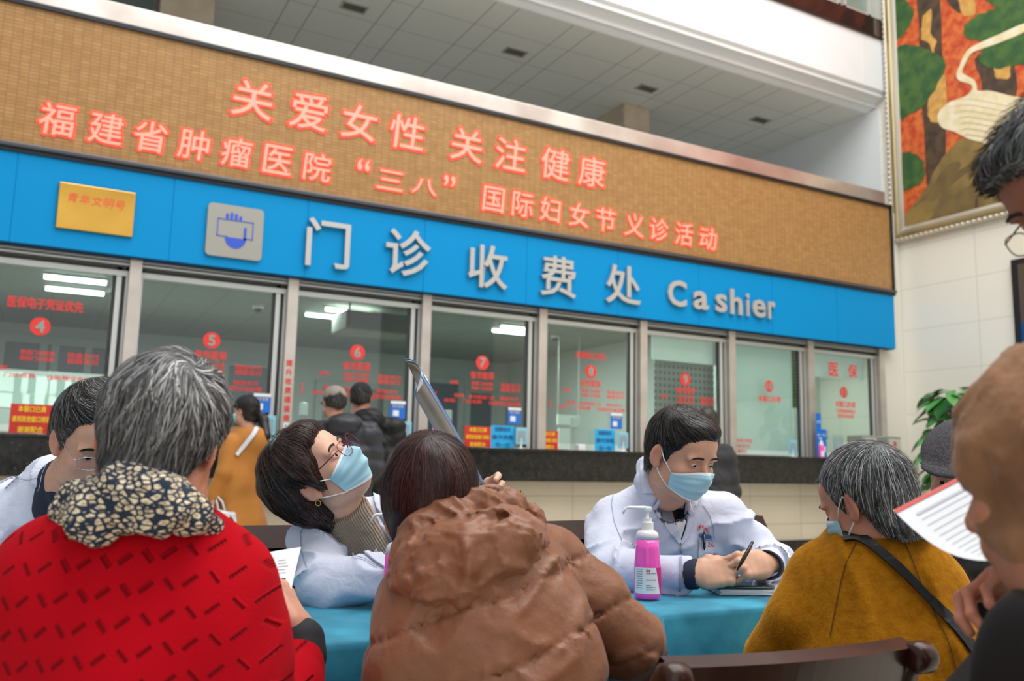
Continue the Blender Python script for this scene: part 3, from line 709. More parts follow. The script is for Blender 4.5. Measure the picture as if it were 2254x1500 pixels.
qr_stand(1.97, 1.49, 'small pale blue stand at the right of the window numbered five', qm); qr_stand(9.1, 1.47, 'small pale blue stand at the right of the window numbered ten', qm)
def blue_card(x, label, z0=1.52, z1=1.71):
    o = empty('blue_card', (x, 8.76, z0), 0, label, 'sign', 'blue cards stuck on the panes')
    MB().rbox(-.085, .085, -.004, .004, 0, z1-z0, .003).build('card', dkb, o)
    MB().box(-.085, .085, -.006, -.004, z1-z0-.03, z1-z0).box(-.055, .01, -.006, -.004, .03, .09).build('white_area', M['white'], o)
    mb = put_text(MB(), '电子发票', (0, -.006, z1-z0-.055), w=.12, h=.03, depth=0); mb.build('lettering', yel, o)
blue_card(3.36, 'blue card stuck at the right of the pane of the window numbered six'); blue_card(4.79, 'blue card stuck at the right of the pane of the window numbered seven'); blue_card(6.22, 'blue card stuck at the right of the pane of the window numbered eight'); blue_card(1.92, 'blue card stuck at the right of the pane of the window numbered five')
fl = empty('folded_leaflet_stand', (9.6, 8.6, CT), 0, 'tall blue folded leaflet stand between the windows numbered ten and eleven', 'sign')
MB().box(-.10, -.005, 0, .006, 0, .62).box(-.005, .10, 0.004, .01, 0, .40).build('sheet', dkb, fl)
mb = put_text(MB(), '医保', (-.05, -.002, .5), w=.07, h=.035, depth=0); put_text(mb, '电子', (-.05, -.002, .32), w=.07, h=.035, depth=0); put_text(mb, '凭证', (.048, .002, .32), w=.07, h=.035, depth=0)
mb.box(.02, .08, .001, .003, .08, .16); mb.build('lettering', M['white'], fl)
# hand gel bottles
pinkl = mat('pink_gel', srgb(240, 92, 190), .12, emit=(srgb(240, 90, 190), .10), sss=.3)
clearp = mat('milky_plastic', srgb(236, 228, 234), .25, sss=.3); whitep = mat('white_plastic', srgb(246, 246, 246), .3); labp = mat('bottle_label', srgb(246, 244, 246), .4); magp = mat('label_magenta', srgb(228, 40, 130), .4); ink = mat('label_ink', srgb(50, 50, 60), .5); redi = mat('label_red', srgb(220, 20, 30), .4)
def gel_bottle(loc, rz, label, group, s=1.0, detail=True):
    o = empty('hand_gel_bottle', loc, rz, label, 'bottle', group); o.scale = (s, s, s)
    R = .036
    MB().lathe([(.030, 0), (R-.001, .004), (R, .012), (R, .085), (.0345, .10), (.032, .13), (.0305, .155)], n=40).build('gel_body', pinkl, o, True)
    MB().lathe([(.0306, .1551), (.0304, .165), (.029, .172), (.022, .178), (.016, .180)], n=40).build('shoulder', clearp, o, True)
    MB().lathe([(.0165, .178), (.0165, .200), (.0155, .201), (.012, .202), (.012, .2115), (.0085, .212), (.0045, .2125), (.0045, .228)], n=28).build('collar', whitep, o, False)
    mb = MB().tube([(0, 0, .226), (0, 0, .240)], [.006, .0075], 12).tube([(.010, 0, .2365), (-.010, 0, .2385), (-.052, 0, .2395), (-.060, 0, .237), (-.068, 0, .222)], [.0055, .0055, .0034, .0034, .003], 10)
    mb.rbox(-.009, .011, -.007, .007, .229, .2425, .003); mb.build('pump_head', whitep, o, True)
    # label wrapped round the lower body
    def wrap(x0, x1, z0, z1, r, mi, mb, n=24):
        a = np.linspace(x0, x1, n)/R; P = [[(r*math.sin(t), -r*math.cos(t), z) for t in a] for z in (z0, z1)]
        mb.grid(P, mi)
    mb = MB(); wrap(-.050, .050, .0155, .083, R+.0004, 0, mb)
    lb = mb.build('label', labp, o, True)
    mb = MB()
    # magenta sweep on the right of the label
    zs = np.linspace(.0155, .083, 14); P = []
    for z in zs:
        t0 = (.031-(z-.0155)/.0675*.016)/R; t1 = .050/R
        P.append([((R+.0007)*math.sin(t), -(R+.0007)*math.cos(t), z) for t in np.linspace(t0, t1, 8)])
    mb.grid(np.array(P)[::1], 0); mb.build('magenta_sweep', magp, lb, True)
    if detail:
        def wt(s, cx, z, h, mi, mb, w=None, off=.02):
            v, f = text_geo(s, 1, 0, off); lo, hi = v.min(0), v.max(0); sc = h/(hi[1]-lo[1]); sx = (w/(hi[0]-lo[0])) if w else sc
            x = (v[:, 0]-(lo[0]+hi[0])/2)*sx+cx; zz = (v[:, 1]-(lo[1]+hi[1])/2)*sc+z; t = x/R
            mb.add(np.stack([(R+.0011)*np.sin(t), -(R+.0011)*np.cos(t), zz], 1), f, mi)
        mb = MB()
        wt('3M', -.0075, .0755, .0062, 1, mb, w=.010, off=.05); wt('爱护佳™Avagard', .0015, .0685, .0042, 0, mb, w=.027); wt('爱护佳™免洗手消毒液', .0015, .0515, .0035, 2, mb, w=.029)
        wt('净含量:500mL', -.005, .0375, .0028, 0, mb, w=.016); wt('开启日期: 2023.3.1', .001, .0325, .003, 0, mb, w=.027); wt('失效日期: 2023.4.1', .001, .0265, .003, 0, mb, w=.027)
        for z in np.linspace(.03, .078, 9): wt('使用说明注意事项', -.031, z, .002, 0, mb, w=.020)
        mb.build('print', [ink, redi, magp], lb)
    return o
for x, y, lb in ((3.66, 8.42, 'pink gel bottle on the counter between the windows numbered six and seven'), (6.55, 8.45, 'pink gel bottle on the counter by the post right of the window numbered eight'), (9.42, 8.45, 'pink gel bottle on the counter beside the blue folded leaflet'), ):
    gel_bottle((x, y, CT), 0.4, lb, 'gel bottles on the cashier counter', 1.12, False)
# card readers and small notices at the right end of the counter
for x, lb in ((10.42, 'grey box machine on the counter end, nearer the window numbered eleven'), (11.05-.12, 'grey box machine at the very end of the counter')):
    o = empty('counter_machine', (x, 8.6, CT), 0, lb, 'machine', 'grey machines at the counter end')
    MB().rbox(-.15, .15, -.14, .14, 0, .34, .01).build('case', mat('machine_grey', srgb(166, 166, 156), .4, metal=.3), o)
    MB().box(-.11, .13, -.146, -.14, .04, .30).build('front_panel', mat('machine_panel', srgb(196, 200, 190), .5), o)
    mb = put_text(MB(), '取', (.01, -.149, .23), h=.07, depth=0, offset=.02); put_text(mb, '号', (.01, -.149, .13), h=.07, depth=0, offset=.02); mb.build('red_characters', M['red'], o)
for x, w, lb, r in ((9.95, .22, 'clear stand holding a printed sheet below the window numbered eleven', 0), (10.15+.12, .0, '', 0)):
    if w:
        o = empty('acrylic_stand', (x, 8.62, CT), r, lb, 'stand')
        MB().box(-w/2, w/2, 0, .004, 0.01, .33).rbox(-w/2, w/2, -.03, .06, 0, .012, .003).build('holder', glass_mat('acrylic', (.9, .95, .95, 1), .05), o)
        MB().box(-w/2+.01, w/2-.01, .005, .007, 0.02, .31).build('sheet', mat('sheet_pale', srgb(206, 216, 216), .6), o)
o = empty('white_card', (10.68, 8.42, CT), -.3, 'pale leaning card between the two grey machines', 'card')
MB().box(-.07, .07, 0, .004, 0, .2, M=Matrix.Rotation(-.3, 4, 'X')).build('sheet', mat('card_pale', srgb(210, 226, 230), .5), o)
for x, lb in ((5.66, 'small white box on the counter in the window numbered eight'), (3.95, 'small white box on the counter in the window numbered seven')):
    o = MB().rbox(-.05, .05, -.04, .04, 0, .075, .008).build('card_box', whitep); o.location = (x, 8.7, CT+.002); tag(o, lb, 'box', 'small white boxes on the counter')
for x, lb in ((4.05, 'gooseneck microphone stand behind the glass of the window numbered seven'), (5.75, 'gooseneck microphone stand behind the glass of the window numbered eight'), (2.4, 'gooseneck microphone stand behind the glass of the window numbered six'), (10.1, 'gooseneck microphone stand behind the glass of the window numbered eleven')):
    o = empty('intercom', (x, 8.98, CT), 0, lb, 'microphone', 'intercom stands behind the glass')
    MB().rbox(-.05, .05, -.04, .04, 0, .02, .005).tube([(0, 0, .02), (0, .02, .18), (-.02, .0, .30)], .006, 8).build('neck', M['alu'], o, False)
    MB().rbox(-.04, .04, -.03, .03, .28, .42, .012).build('head', whitep, o)
# ---- potted climber by the right wall
pp = empty('potted_plant', (10.72, 7.35, 0), 0, 'tall leafy green climber on a pole in a pot by the right wall', 'plant')
MB().lathe([(.12, 0), (.17, .02), (.21, .36), (.23, .38), (.23, .42), (.20, .42), (.19, .36), (.0, .36)], n=32).build('pot', mat('white_pot', srgb(222, 220, 214), .3), pp, True)
mb = MB().tube([(0, 0, .36), (.01, 0, 1.0), (0, .01, 2.02)], .035, 10)
rp = random.Random(3); leaves = MB()
lv = []
for i in range(230):
    z = rp.uniform(.45, 2.22); a = rp.uniform(0, 2*math.pi); rr = rp.uniform(.10, .38)*(1.0 if z < 1.9 else .75)
    c = Vector((rr*math.cos(a), rr*math.sin(a), z)); L = rp.uniform(.18, .30); Wd = L*.36
    dirv = Vector((math.cos(a+rp.uniform(-.6, .6)), math.sin(a+rp.uniform(-.6, .6)), rp.uniform(-.9, .15))).normalized()
    side = dirv.cross(Vector((0, 0, 1))).normalized(); nrm = side.cross(dirv).normalized()
    ptsL = []
    for s in np.linspace(0, 1, 9):
        wv = Wd*math.sin(math.pi*min(1, s**.7))**.8*(1 if s < 1 else 0); dr = -.25*L*s*s
        base = c+dirv*(L*s)+nrm*0+Vector((0, 0, dr))
        ptsL.append([base-side*wv+nrm*wv*.25, base, base+side*wv+nrm*wv*.25])
    leaves.grid(np.array(ptsL), i % 3)
    if i % 3 == 0: mb.tube([(0, 0, z-.12), tuple(c*0.6+Vector((0, 0, z*.4-.02))), tuple(c)], .004, 5)
mb.build('stems', mat('moss_pole', srgb(84, 76, 50), .9), pp)
leaves.build('foliage', [mat('leaf_a', srgb(66, 134, 60), .35, spec=.5), mat('leaf_b', srgb(84, 152, 78), .35), mat('leaf_c', srgb(30, 88, 34), .35)], pp, True)
# ================================================================== SCULPTING TOOLS (signed distance volumes -> one continuous mesh)
def nrm(v): v = np.array(v, float); return v/(np.linalg.norm(v)+1e-12)
def frame(fwd, up):
    """columns: right, forward, up"""
    f = nrm(fwd); u = np.array(up, float); u = nrm(u-f*(u@f)); return np.stack([np.cross(f, u), f, u], 1)
def rotm(axis, deg): return np.array(Matrix.Rotation(math.radians(deg), 3, Vector(axis)))
def smin(a, b, k):
    if k <= 0: return np.minimum(a, b)
    h = np.maximum(k-np.abs(a-b), 0)/k; return np.minimum(a, b)-h*h*k*0.25
def smax(a, b, k): return -smin(-a, -b, k)
class Ell:
    def __init__(s, c, r, R=None): s.c = np.array(c, float); s.r = np.array(r, float)*np.ones(3); s.R = R; s.rad = s.r.max(); s.cen = s.c
    def __call__(s, P):
        q = P-s.c
        if s.R is not None: q = q @ s.R
        a = q/s.r; k0 = np.sqrt((a*a).sum(-1)); b = a/s.r; k1 = np.sqrt((b*b).sum(-1))
        return np.where(k1 > 1e-9, k0*(k0-1)/(k1+1e-12), -s.r.min())
class Cap:
    """tapered capsule; flat=(direction, factor) squashes the section along a direction"""
    def __init__(s, a, b, ra, rb=None, flat=None):
        s.a = np.array(a, float); s.b = np.array(b, float); s.ra = ra; s.rb = ra if rb is None else rb; s.flat = flat
        s.cen = (s.a+s.b)/2; s.rad = np.linalg.norm(s.b-s.a)/2+max(s.ra, s.rb)*(1.0 if not flat else max(1.0, 1/flat[1]))
    def __call__(s, P):
        q = P-s.a; d = s.b-s.a; t = np.clip((q @ d)/(d @ d+1e-12), 0, 1)
        w = q-t[..., None]*d
        if s.flat is not None:
            n = nrm(s.flat[0]); w = w+((w @ n)*(1/s.flat[1]-1))[..., None]*n
            return (np.sqrt((w*w).sum(-1))-(s.ra+(s.rb-s.ra)*t))*min(1.0, s.flat[1])
        return np.sqrt((w*w).sum(-1))-(s.ra+(s.rb-s.ra)*t)
class Box:
    def __init__(s, c, h, R=None, rd=0.0): s.c = np.array(c, float); s.h = np.array(h, float)-rd; s.R = R; s.rd = rd; s.cen = s.c; s.rad = np.linalg.norm(h)
    def __call__(s, P):
        q = P-s.c
        if s.R is not None: q = q @ s.R
        q = np.abs(q)-s.h
        return np.sqrt((np.maximum(q, 0)**2).sum(-1))+np.minimum(q.max(-1), 0)-s.rd
def chain(pts, rads, flat=None): return [Cap(a, b, ra, rb, flat) for a, b, ra, rb in zip(pts[:-1], pts[1:], rads[:-1], rads[1:])]
class Vol:
    def __init__(s, lo, hi, h):
        s.lo = np.array(lo, float); s.h = h; s.n = np.ceil((np.array(hi, float)-s.lo)/h).astype(int)+1
        s.ax = [s.lo[i]+h*np.arange(s.n[i]) for i in range(3)]
        s.F = np.full(tuple(s.n), 0.5)
    def _sub(s, cen, rad):
        sl = []
        for i in range(3):
            a = int(np.clip(math.floor((cen[i]-rad-s.lo[i])/s.h), 0, s.n[i])); b = int(np.clip(math.ceil((cen[i]+rad-s.lo[i])/s.h)+1, 0, s.n[i]))
            sl.append(slice(a, b))
        return tuple(sl)
    def pts(s, sl=None):
        if sl is None: sl = (slice(None),)*3
        return np.stack(np.meshgrid(*[s.ax[i][sl[i]] for i in range(3)], indexing='ij'), -1)
    def add(s, prims, k=0.02):
        if not isinstance(prims, (list, tuple)): prims = [prims]
        for p in prims:
            sl = s._sub(p.cen, p.rad+k+4*s.h+0.012)
            if any(x.start >= x.stop for x in sl): continue
            s.F[sl] = smin(s.F[sl], p(s.pts(sl)), k)
        return s
    def cut(s, prims, k=0.01):
        if not isinstance(prims, (list, tuple)): prims = [prims]
        for p in prims:
            sl = s._sub(p.cen, p.rad+k+4*s.h)
            if any(x.start >= x.stop for x in sl): continue
            s.F[sl] = smax(s.F[sl], -p(s.pts(sl)), k)
        return s
    def plane(s, c, n, k=0.005):
        """keep the side the normal points away from"""
        P = s.pts(); s.F = smax(s.F, (P-np.array(c)) @ nrm(n), k); return s
    def disp(s, fn, band=0.03):
        m = np.abs(s.F) < band; P = s.pts()[m]; s.F[m] = s.F[m]-fn(P); return s
    def sample(s, P):
        q = (P-s.lo)/s.h; q = np.clip(q, 0.001, s.n-1.001); i = np.floor(q).astype(int); f = q-i; r = 0
        for dx in (0, 1):
            for dy in (0, 1):
                for dz in (0, 1):
                    w = (f[..., 0] if dx else 1-f[..., 0])*(f[..., 1] if dy else 1-f[..., 1])*(f[..., 2] if dz else 1-f[..., 2])
                    r = r+w*s.F[i[..., 0]+dx, i[..., 1]+dy, i[..., 2]+dz]
        return r
    def grad(s, P, e=None):
        e = e or s.h; g = np.zeros_like(P)
        for i in range(3):
            d = np.zeros(3); d[i] = e; g[..., i] = s.sample(P+d)-s.sample(P-d)
        return g/(np.linalg.norm(g, axis=-1, keepdims=True)+1e-12)
    def blur(s, n=1):
        for _ in range(n):
            F = s.F
            for ax in range(3):
                F = np.concatenate([np.take(F, [0], ax), (np.take(F, range(0, F.shape[ax]-2), ax)+2*np.take(F, range(1, F.shape[ax]-1), ax)+np.take(F, range(2, F.shape[ax]), ax))/4, np.take(F, [-1], ax)], ax)
            s.F = F
        return s
    def nets(s):
        F = s.F.copy()
        for ax in range(3):   # close at the border
            for e in (0, -1):
                ix = [slice(None)]*3; ix[ax] = e; F[tuple(ix)] = np.maximum(F[tuple(ix)], s.h*0.5)
        ins = F < 0; nx, ny, nz = F.shape
        num = np.zeros((nx-1, ny-1, nz-1)); acc = np.zeros((nx-1, ny-1, nz-1, 3))
        for ax in range(3):
            o = [a for a in range(3) if a != ax]
            A = [slice(None)]*3; B = [slice(None)]*3; A[ax] = slice(0, -1); B[ax] = slice(1, None)
            fa, fb = F[tuple(A)], F[tuple(B)]; cr = (fa < 0) != (fb < 0)
            t = np.where(cr, fa/(fa-fb+1e-20), 0)
            for u in (0, 1):
                for v in (0, 1):
                    S = [slice(None)]*3; S[o[0]] = slice(u, F.shape[o[0]]-1+u); S[o[1]] = slice(v, F.shape[o[1]]-1+v)
                    c = cr[tuple(S)]; tt = t[tuple(S)]
                    num += c; acc[..., ax] += np.where(c, tt, 0); acc[..., o[0]] += c*u; acc[..., o[1]] += c*v
        m = num > 0; idx = np.full(m.shape, -1); idx[m] = np.arange(m.sum())
        cell = np.stack(np.nonzero(m), 1)
        V = s.lo+s.h*(cell+acc[m]/num[m][:, None])
        Q = []
        for ax in range(3):
            o = [(ax+1) % 3, (ax+2) % 3]
            A = [slice(None)]*3; B = [slice(None)]*3; A[ax] = slice(0, -1); B[ax] = slice(1, None)
            a, b = ins[tuple(A)], ins[tuple(B)]; e = np.argwhere(a != b)
            e = e[(e[:, o[0]] > 0) & (e[:, o[1]] > 0) & (e[:, o[0]] < F.shape[o[0]]-1) & (e[:, o[1]] < F.shape[o[1]]-1)]
            fl = a[tuple(e.T)]
            def g(du, dv):
                q = e.copy(); q[:, o[0]] -= du; q[:, o[1]] -= dv; return idx[tuple(q.T)]
            q = np.stack([g(1, 1), g(0, 1), g(0, 0), g(1, 0)], 1)
            q[~fl] = q[~fl][:, ::-1]; Q.append(q)
        Q = np.concatenate(Q); Q = Q[(Q >= 0).all(1)]
        return V, Q
def rand_sines(seed, n, kmin, kmax, dirs=None):
    r = np.random.RandomState(seed); d = r.randn(n, 3)
    if dirs is not None: d = d*np.array(dirs)
    d /= np.linalg.norm(d, axis=1, keepdims=True); k = r.uniform(kmin, kmax, n)
    return d*k[:, None]*2*math.pi, r.uniform(0, 6.28, n)
def wave(P, seed, scale, n=7, dirs=None):
    """smooth random field, about -1..1, scale = waves per metre"""
    K, ph = rand_sines(seed, n, scale*0.6, scale*1.5, dirs); return np.sin(P @ K.T+ph).sum(-1)/math.sqrt(n)*0.8
def folds(P, seed, scale, dirs=None):
    """sharp cloth creases 0..1"""
    w = P+0.35/scale*np.stack([wave(P, seed+1, scale*.6), wave(P, seed+2, scale*.6), wave(P, seed+3, scale*.6)], -1)
    a = wave(w, seed, scale, 6, dirs); return 1-np.minimum(1, np.abs(a)*1.6)
def mesh_np(name, V, F, cols=None):
    """F: array of quads or list of arrays"""
    me = bpy.data.meshes.new(name); V = np.asarray(V, np.float32); F = np.asarray(F, np.int32); n, k = F.shape
    me.vertices.add(len(V)); me.vertices.foreach_set('co', V.ravel())
    tot = np.full(n, k, np.int32); keep = np.ones((n, k), bool)
    if k == 4: tri = F[:, 2] == F[:, 3]; tot[tri] = 3; keep[tri, 3] = False
    st = np.concatenate([[0], np.cumsum(tot)[:-1]]).astype(np.int32)
    me.loops.add(int(tot.sum())); me.loops.foreach_set('vertex_index', F[keep])
    me.polygons.add(n); me.polygons.foreach_set('loop_start', st); me.polygons.foreach_set('loop_total', tot)
    if cols is not None:
        a = me.color_attributes.new('Col', 'FLOAT_COLOR', 'POINT'); c = np.ones((len(V), 4), np.float32); c[:, :3] = cols; a.data.foreach_set('color', c.ravel())
    me.polygons.foreach_set('use_smooth', np.ones(n, bool)); me.update(); me.validate(); return me
class Pieces:
    """several sculpted pieces joined in one mesh, each vertex with a colour"""
    def __init__(s): s.V = []; s.F = []; s.C = []; s.n = 0
    def add(s, V, F, col):
        V = np.asarray(V); F = np.asarray(F)
        if F.shape[1] == 3: F = np.concatenate([F, F[:, 2:3]], 1)
        c = np.asarray(col, float)
        if c.ndim == 1: c = np.tile(c[:3], (len(V), 1))
        s.V.append(V); s.F.append(F+s.n); s.C.append(c); s.n += len(V); return s
    def build(s, name, m, parent): return link_mesh(name, mesh_np(name, np.concatenate(s.V), np.concatenate(s.F), np.concatenate(s.C)), m, parent)

# ---- person: an empty on the floor; parts are made in the camera-aligned frame (right, ahead, up)
class Person:
    def __init__(s, r, d, label, name='person'):
        s.o = np.array([r, d, 0.0]); w = r*VR+d*VF
        s.root = empty(name, (w[0], w[1], 0), -YR, label, 'person'); s.body = Pieces()
    def L(s, P): return np.asarray(P)-s.o
    def part(s, name, V, F, m, cols=None, parent=None, label=None):
        o = link_mesh(name, mesh_np(name, s.L(V), F, cols), m, parent or s.root)
        if label: o['label'] = label
        return o
    def vol(s, name, vol, m, parent=None, label=None, colfn=None):
        V, F = vol.nets(); return s.part(name, V, F, m, colfn(V) if colfn else None, parent, label)
    def mb(s, name, mb, m, parent=None, smooth=True, label=None):
        mb.v = [tuple(np.array(v)-s.o) for v in mb.v]; o = mb.build(name, m, parent or s.root, smooth)
        if label: o['label'] = label
        return o
    def finish(s): return s.body.build('body', SKIN, s.root) if s.body.V else None

SK = dict(mid=srgb(205, 160, 135)[:3], warm=srgb(196, 142, 116)[:3], light=srgb(226, 184, 160)[:3], dark=srgb(128, 84, 64)[:3], tan=srgb(176, 124, 98)[:3])
SKIN = mat('skin', srgb(205, 160, 135), 0.48, spec=0.35, sss=0.12, vcol='Col', bump=(420, 0.12, 0.0008))
HAIRM = mat('hair_strands', W_(.05), 0.42, spec=0.35, vcol='Col')
BROW = mat('eyebrow_hair', srgb(38, 30, 28), 0.7)
EYEM = mat('eye', srgb(230, 226, 220), 0.6, vcol='Col', spec=0.05)

# ---- head, in head space: X right, Y forward, Z up, origin between the ears; metres
def head_vol(h=0.003, fat=1.0, jaw=1.0, nose=1.0, neck=None, nr=1.0, ears=True, closed=False, age=0.0):
    v = Vol((-.105, -.125, -.20), (.105, .145, .135), h)
    v.add(Ell((0, -.018, .032), (.0765*fat, .097, .086)))
    v.add(Ell((0, .032, -.030), (.063*fat, .063, .085)), .03)
    v.add(Ell((0, .022, -.055), (.060*fat*jaw, .060, .045)), .03)
    v.add(Ell((0, .055, -.092), (.030*jaw, .028, .022)), .03)
    for s in (-1, 1):
        v.add(Ell((s*.042*fat, .062, -.030), (.024, .020, .020)), .02)
        v.add(Ell((s*.052*fat*jaw, .015, -.075), (.018, .03, .022)), .025)
        v.add(Ell((s*.030, .083, .018), (.026, .012, .008), rotm((0, 1, 0), s*8)), .014)
    v.add(Ell((0, .066, .050), (.052, .030, .036)), .03)
    for s in (-1, 1): v.cut(Ell((s*.0315, .103, .000), (.019, .014, .0115)), .012)
    v.add(Cap((0, .084, .014), (0, .108*nose**.3, -.027), .0065, .0095), .012)
    v.add(Ell((0, .110, -.033), (.0095, .009, .0085)), .008)
    for s in (-1, 1):
        v.add(Ell((s*.0125, .101, -.037), (.0078, .009, .0065)), .006)
        v.cut(Ell((s*.006, .108, -.0435), (.0032, .0045, .003)), .002)
    v.add(Ell((0, .086, -.060), (.024, .014, .016)), .02)
    v.add(Ell((0, .1005, -.0575), (.019, .006, .0045)), .005); v.add(Ell((0, .0985, -.0665), (.017, .006, .005)), .005)
    v.cut(Cap((-.020, .103, -.0622), (.020, .103, -.0622), .0014), .002)
    # eyelids with a slit
    for s in (-1, 1):
        v.add(Ell((s*.0315, .0775, .000), (.0145, .0140, .0125)), .004)
        if closed: v.cut(Cap((s*.0215, .0935, -.004), (s*.0420, .0885, -.004), .0010), .001)
        else:
            v.cut(Ell((s*.0315, .0950, -.0010), (.0158, .0112, .0047), rotm((0, 1, 0), -s*5)), .0010)
    if age:
        for s in (-1, 1):
            v.cut(Cap((s*.018, .093, -.013), (s*.036, .091, -.016), .0012), .004)
            v.cut(Cap((s*.018, .104, -.040), (s*.033, .088, -.066), .0014), .005)
    if ears:
        for s in (-1, 1):
            R = rotm((0, 0, 1), s*24) @ rotm((1, 0, 0), -10)
            v.add(Ell((s*.0815*fat, -.010, -.006), (.0075, .0185, .0320), R), .005)
            v.add(Ell((s*.079*fat, -.004, -.032), (.007, .010, .011), R), .006)
            v.cut(Ell((s*.0895*fat, -.004, -.004), (.0065, .0105, .0200), R), .003)
            v.add(Cap((s*.083*fat, .000, .012), (s*.081*fat, -.008, -.010), .0028, .0032), .003)
    if neck is not None:
        a = np.array([0, -.022, -.060]); n = np.array(neck, float)
        v.add(chain([a, a+(n-a)*.5, n], [.055*nr, .052*nr, .056*nr]), .035)
    return v
def head_cols(V, base, lips=1.0, hairline=None):
    c = np.tile(np.array(base), (len(V), 1)).astype(float)
    def mix(mask, col, a): 
        m = (mask*a)[:, None]; c[:] = c*(1-m)+np.array(col)*m
    g = lambda cx, r: np.exp(-(((V-np.array(cx))/np.array(r))**2).sum(1))
    for s in (-1, 1):
        mix(g((s*.045, .07, -.03), (.025, .04, .02)), srgb(206, 128, 108)[:3], .30)
        mix(g((s*.085, -.01, 0), (.012, .03, .035)), srgb(204, 112, 92)[:3], .45)
        mix(g((s*.0315, .09, .002), (.019, .02, .011)), srgb(140, 92, 74)[:3], .30)
    mix(g((0, .112, -.035), (.016, .012, .012)), srgb(204, 120, 100)[:3], .35)
    mix(g((0, .103, -.062), (.022, .010, .009)), srgb(168, 84, 78)[:3], .75*lips)
    n = wave(V, 5, 60, 8); c *= (1+.03*n)[:, None]
    return c
def put_head(person, R, t, vol, base, gaze=(0, 0), eyes=True, brows=srgb(34, 27, 25)[:3], browt=1.0):
    V, F = vol.nets(); person.body.add(person.L(V @ R.T+t), F, head_cols(V, base))
    if eyes:
        mb = Pieces()
        for s in (-1, 1):
            c = np.array([s*.0315, .0775, -.0005]); n = 20; P = []; C = []
            gd = nrm([gaze[0], 1, gaze[1]]); G = frame(gd, (0, 0, 1))
            for i in range(n+1):
                th = .03+(math.pi-.06)*i/n
                for j in range(n):
                    a = 2*math.pi*j/n; q = np.array([math.sin(th)*math.cos(a), math.cos(th), math.sin(th)*math.sin(a)])
                    P.append(c+(G @ q)*.0125); dg = math.degrees(th)
                    C.append((.01, .008, .008) if dg < 12 else (.045, .025, .016) if dg < 33 else (.62, .58, .55))
            Fq = [(i*n+j, i*n+(j+1) % n, (i+1)*n+(j+1) % n, (i+1)*n+j) for i in range(n) for j in range(n)]
            mb.add(person.L(np.array(P) @ R.T+t), np.array(Fq), np.array(C))
        mb.build('eyes', EYEM, person.root)
        rr = np.random.RandomState(4); b = Pieces(); P = []; Fq = []
        for s in (-1, 1):
            for k in range(int(260*browt)):
                u = rr.uniform(0, 1); x = s*(.0125+.034*u); z = .0185+.006*math.sin(u*2.4)-.003*u+rr.uniform(-.0028, .0028)*(1-.5*u)
                p = surf_hit(vol, np.array([x, .16, z]), np.array([0, -1, 0])); 
                if p is None: continue
                d = nrm([s*1.0, -.25*u, .5-1.0*u+rr.uniform(-.3, .3)]); L = .0085; w = np.array([0, .1, 1.])*.0007; i = len(P)
                P += [p+[0, .0006, 0]-w, p+[0, .0006, 0]+w, p+d*L+[0, .0012, 0]]; Fq.append((i, i+1, i+2, i+2))
        if P: person.part('eyebrows', np.array(P) @ R.T+t, np.array(Fq), BROW)
def surf_hit(vol, p, d, tmax=.2):
    q = np.array(p, float); t = 0
    for _ in range(400):
        f = float(vol.sample(q[None])[0])
        if f < .0004: return q
        st = max(min(f, .008)*.8, .0004); q = q+d*st; t += st
        if t > tmax: return None
    return None

# ---- hair: a soft volume with thousands of ribbon strands combed over it
def strands(vol, roots, dirfn, L, w, cols, off=(.001, .004), seg=9, seed=1, lift=0.0, droop=0.0, stick=1.0, stop=None, over=(-.002, -.014)):
    r = np.random.RandomState(seed); n = len(roots); P = roots.copy(); pts = []; L = L*r.uniform(.7, 1.15, n)
    target = r.uniform(off[0], off[1], n); ds = L/seg; jit = r.randn(n, 3)*.16
    prev = None; nr = []; lim = r.uniform(over[1], over[0], n)
    for k in range(seg+1):
        g = vol.grad(P); f = vol.sample(P)
        P = P-g*((f-target-lift*(k/seg)**2)*stick)[:, None]
        pts.append(P.copy()); nr.append(g)
        d = dirfn(P)+jit; d = d-(d*g).sum(1)[:, None]*g*stick
        d /= np.linalg.norm(d, axis=1, keepdims=True)+1e-9
        if prev is not None: d = d*.5+prev*.5; d /= np.linalg.norm(d, axis=1, keepdims=True)+1e-9
        if stop is not None: d = d*(stop(P) > lim)[:, None]+d*1e-4
        prev = d; P = P+d*ds[:, None]+np.array([0, 0, -1])*droop*(k/seg)
    pts = np.array(pts); nr = np.array(nr); tan = np.gradient(pts, axis=0); tan /= np.linalg.norm(tan, axis=-1, keepdims=True)+1e-9
    side = np.cross(tan, nr); side /= np.linalg.norm(side, axis=-1, keepdims=True)+1e-9
    ww = (w*r.uniform(.6, 1.3, n))[None, :, None]*np.clip(np.array([.55]+[1]*(seg-2)+[.6, .08])[:, None, None], 0, 1)
    A = pts-side*ww/2; B = pts+side*ww/2; V = np.stack([A, B], 2).transpose(1, 0, 2, 3).reshape(-1, 3)
    b = (np.arange(n)*(seg+1)*2)[:, None]; k = np.arange(seg)[None]*2
    F = np.stack([b+k, b+k+1, b+k+3, b+k+2], -1).reshape(-1, 4)
    c = cols[r.randint(0, len(cols), n)] if cols.ndim == 2 and len(cols) != n else cols
    c = c*r.uniform(.75, 1.25, (n, 1)); C = np.repeat(c, (seg+1)*2, 0)
    return V, F, C
def roots_on(vol, n, accept, seed=0, lo=None, hi=None):
    """random points on the surface"""
    r = np.random.RandomState(seed); V, F = vol.nets()
    c = V[F].mean(1); a = accept(c); c = c[a]; i = r.randint(0, len(c), n)
    return c[i]+r.uniform(-.5, .5, (n, 3))*vol.h
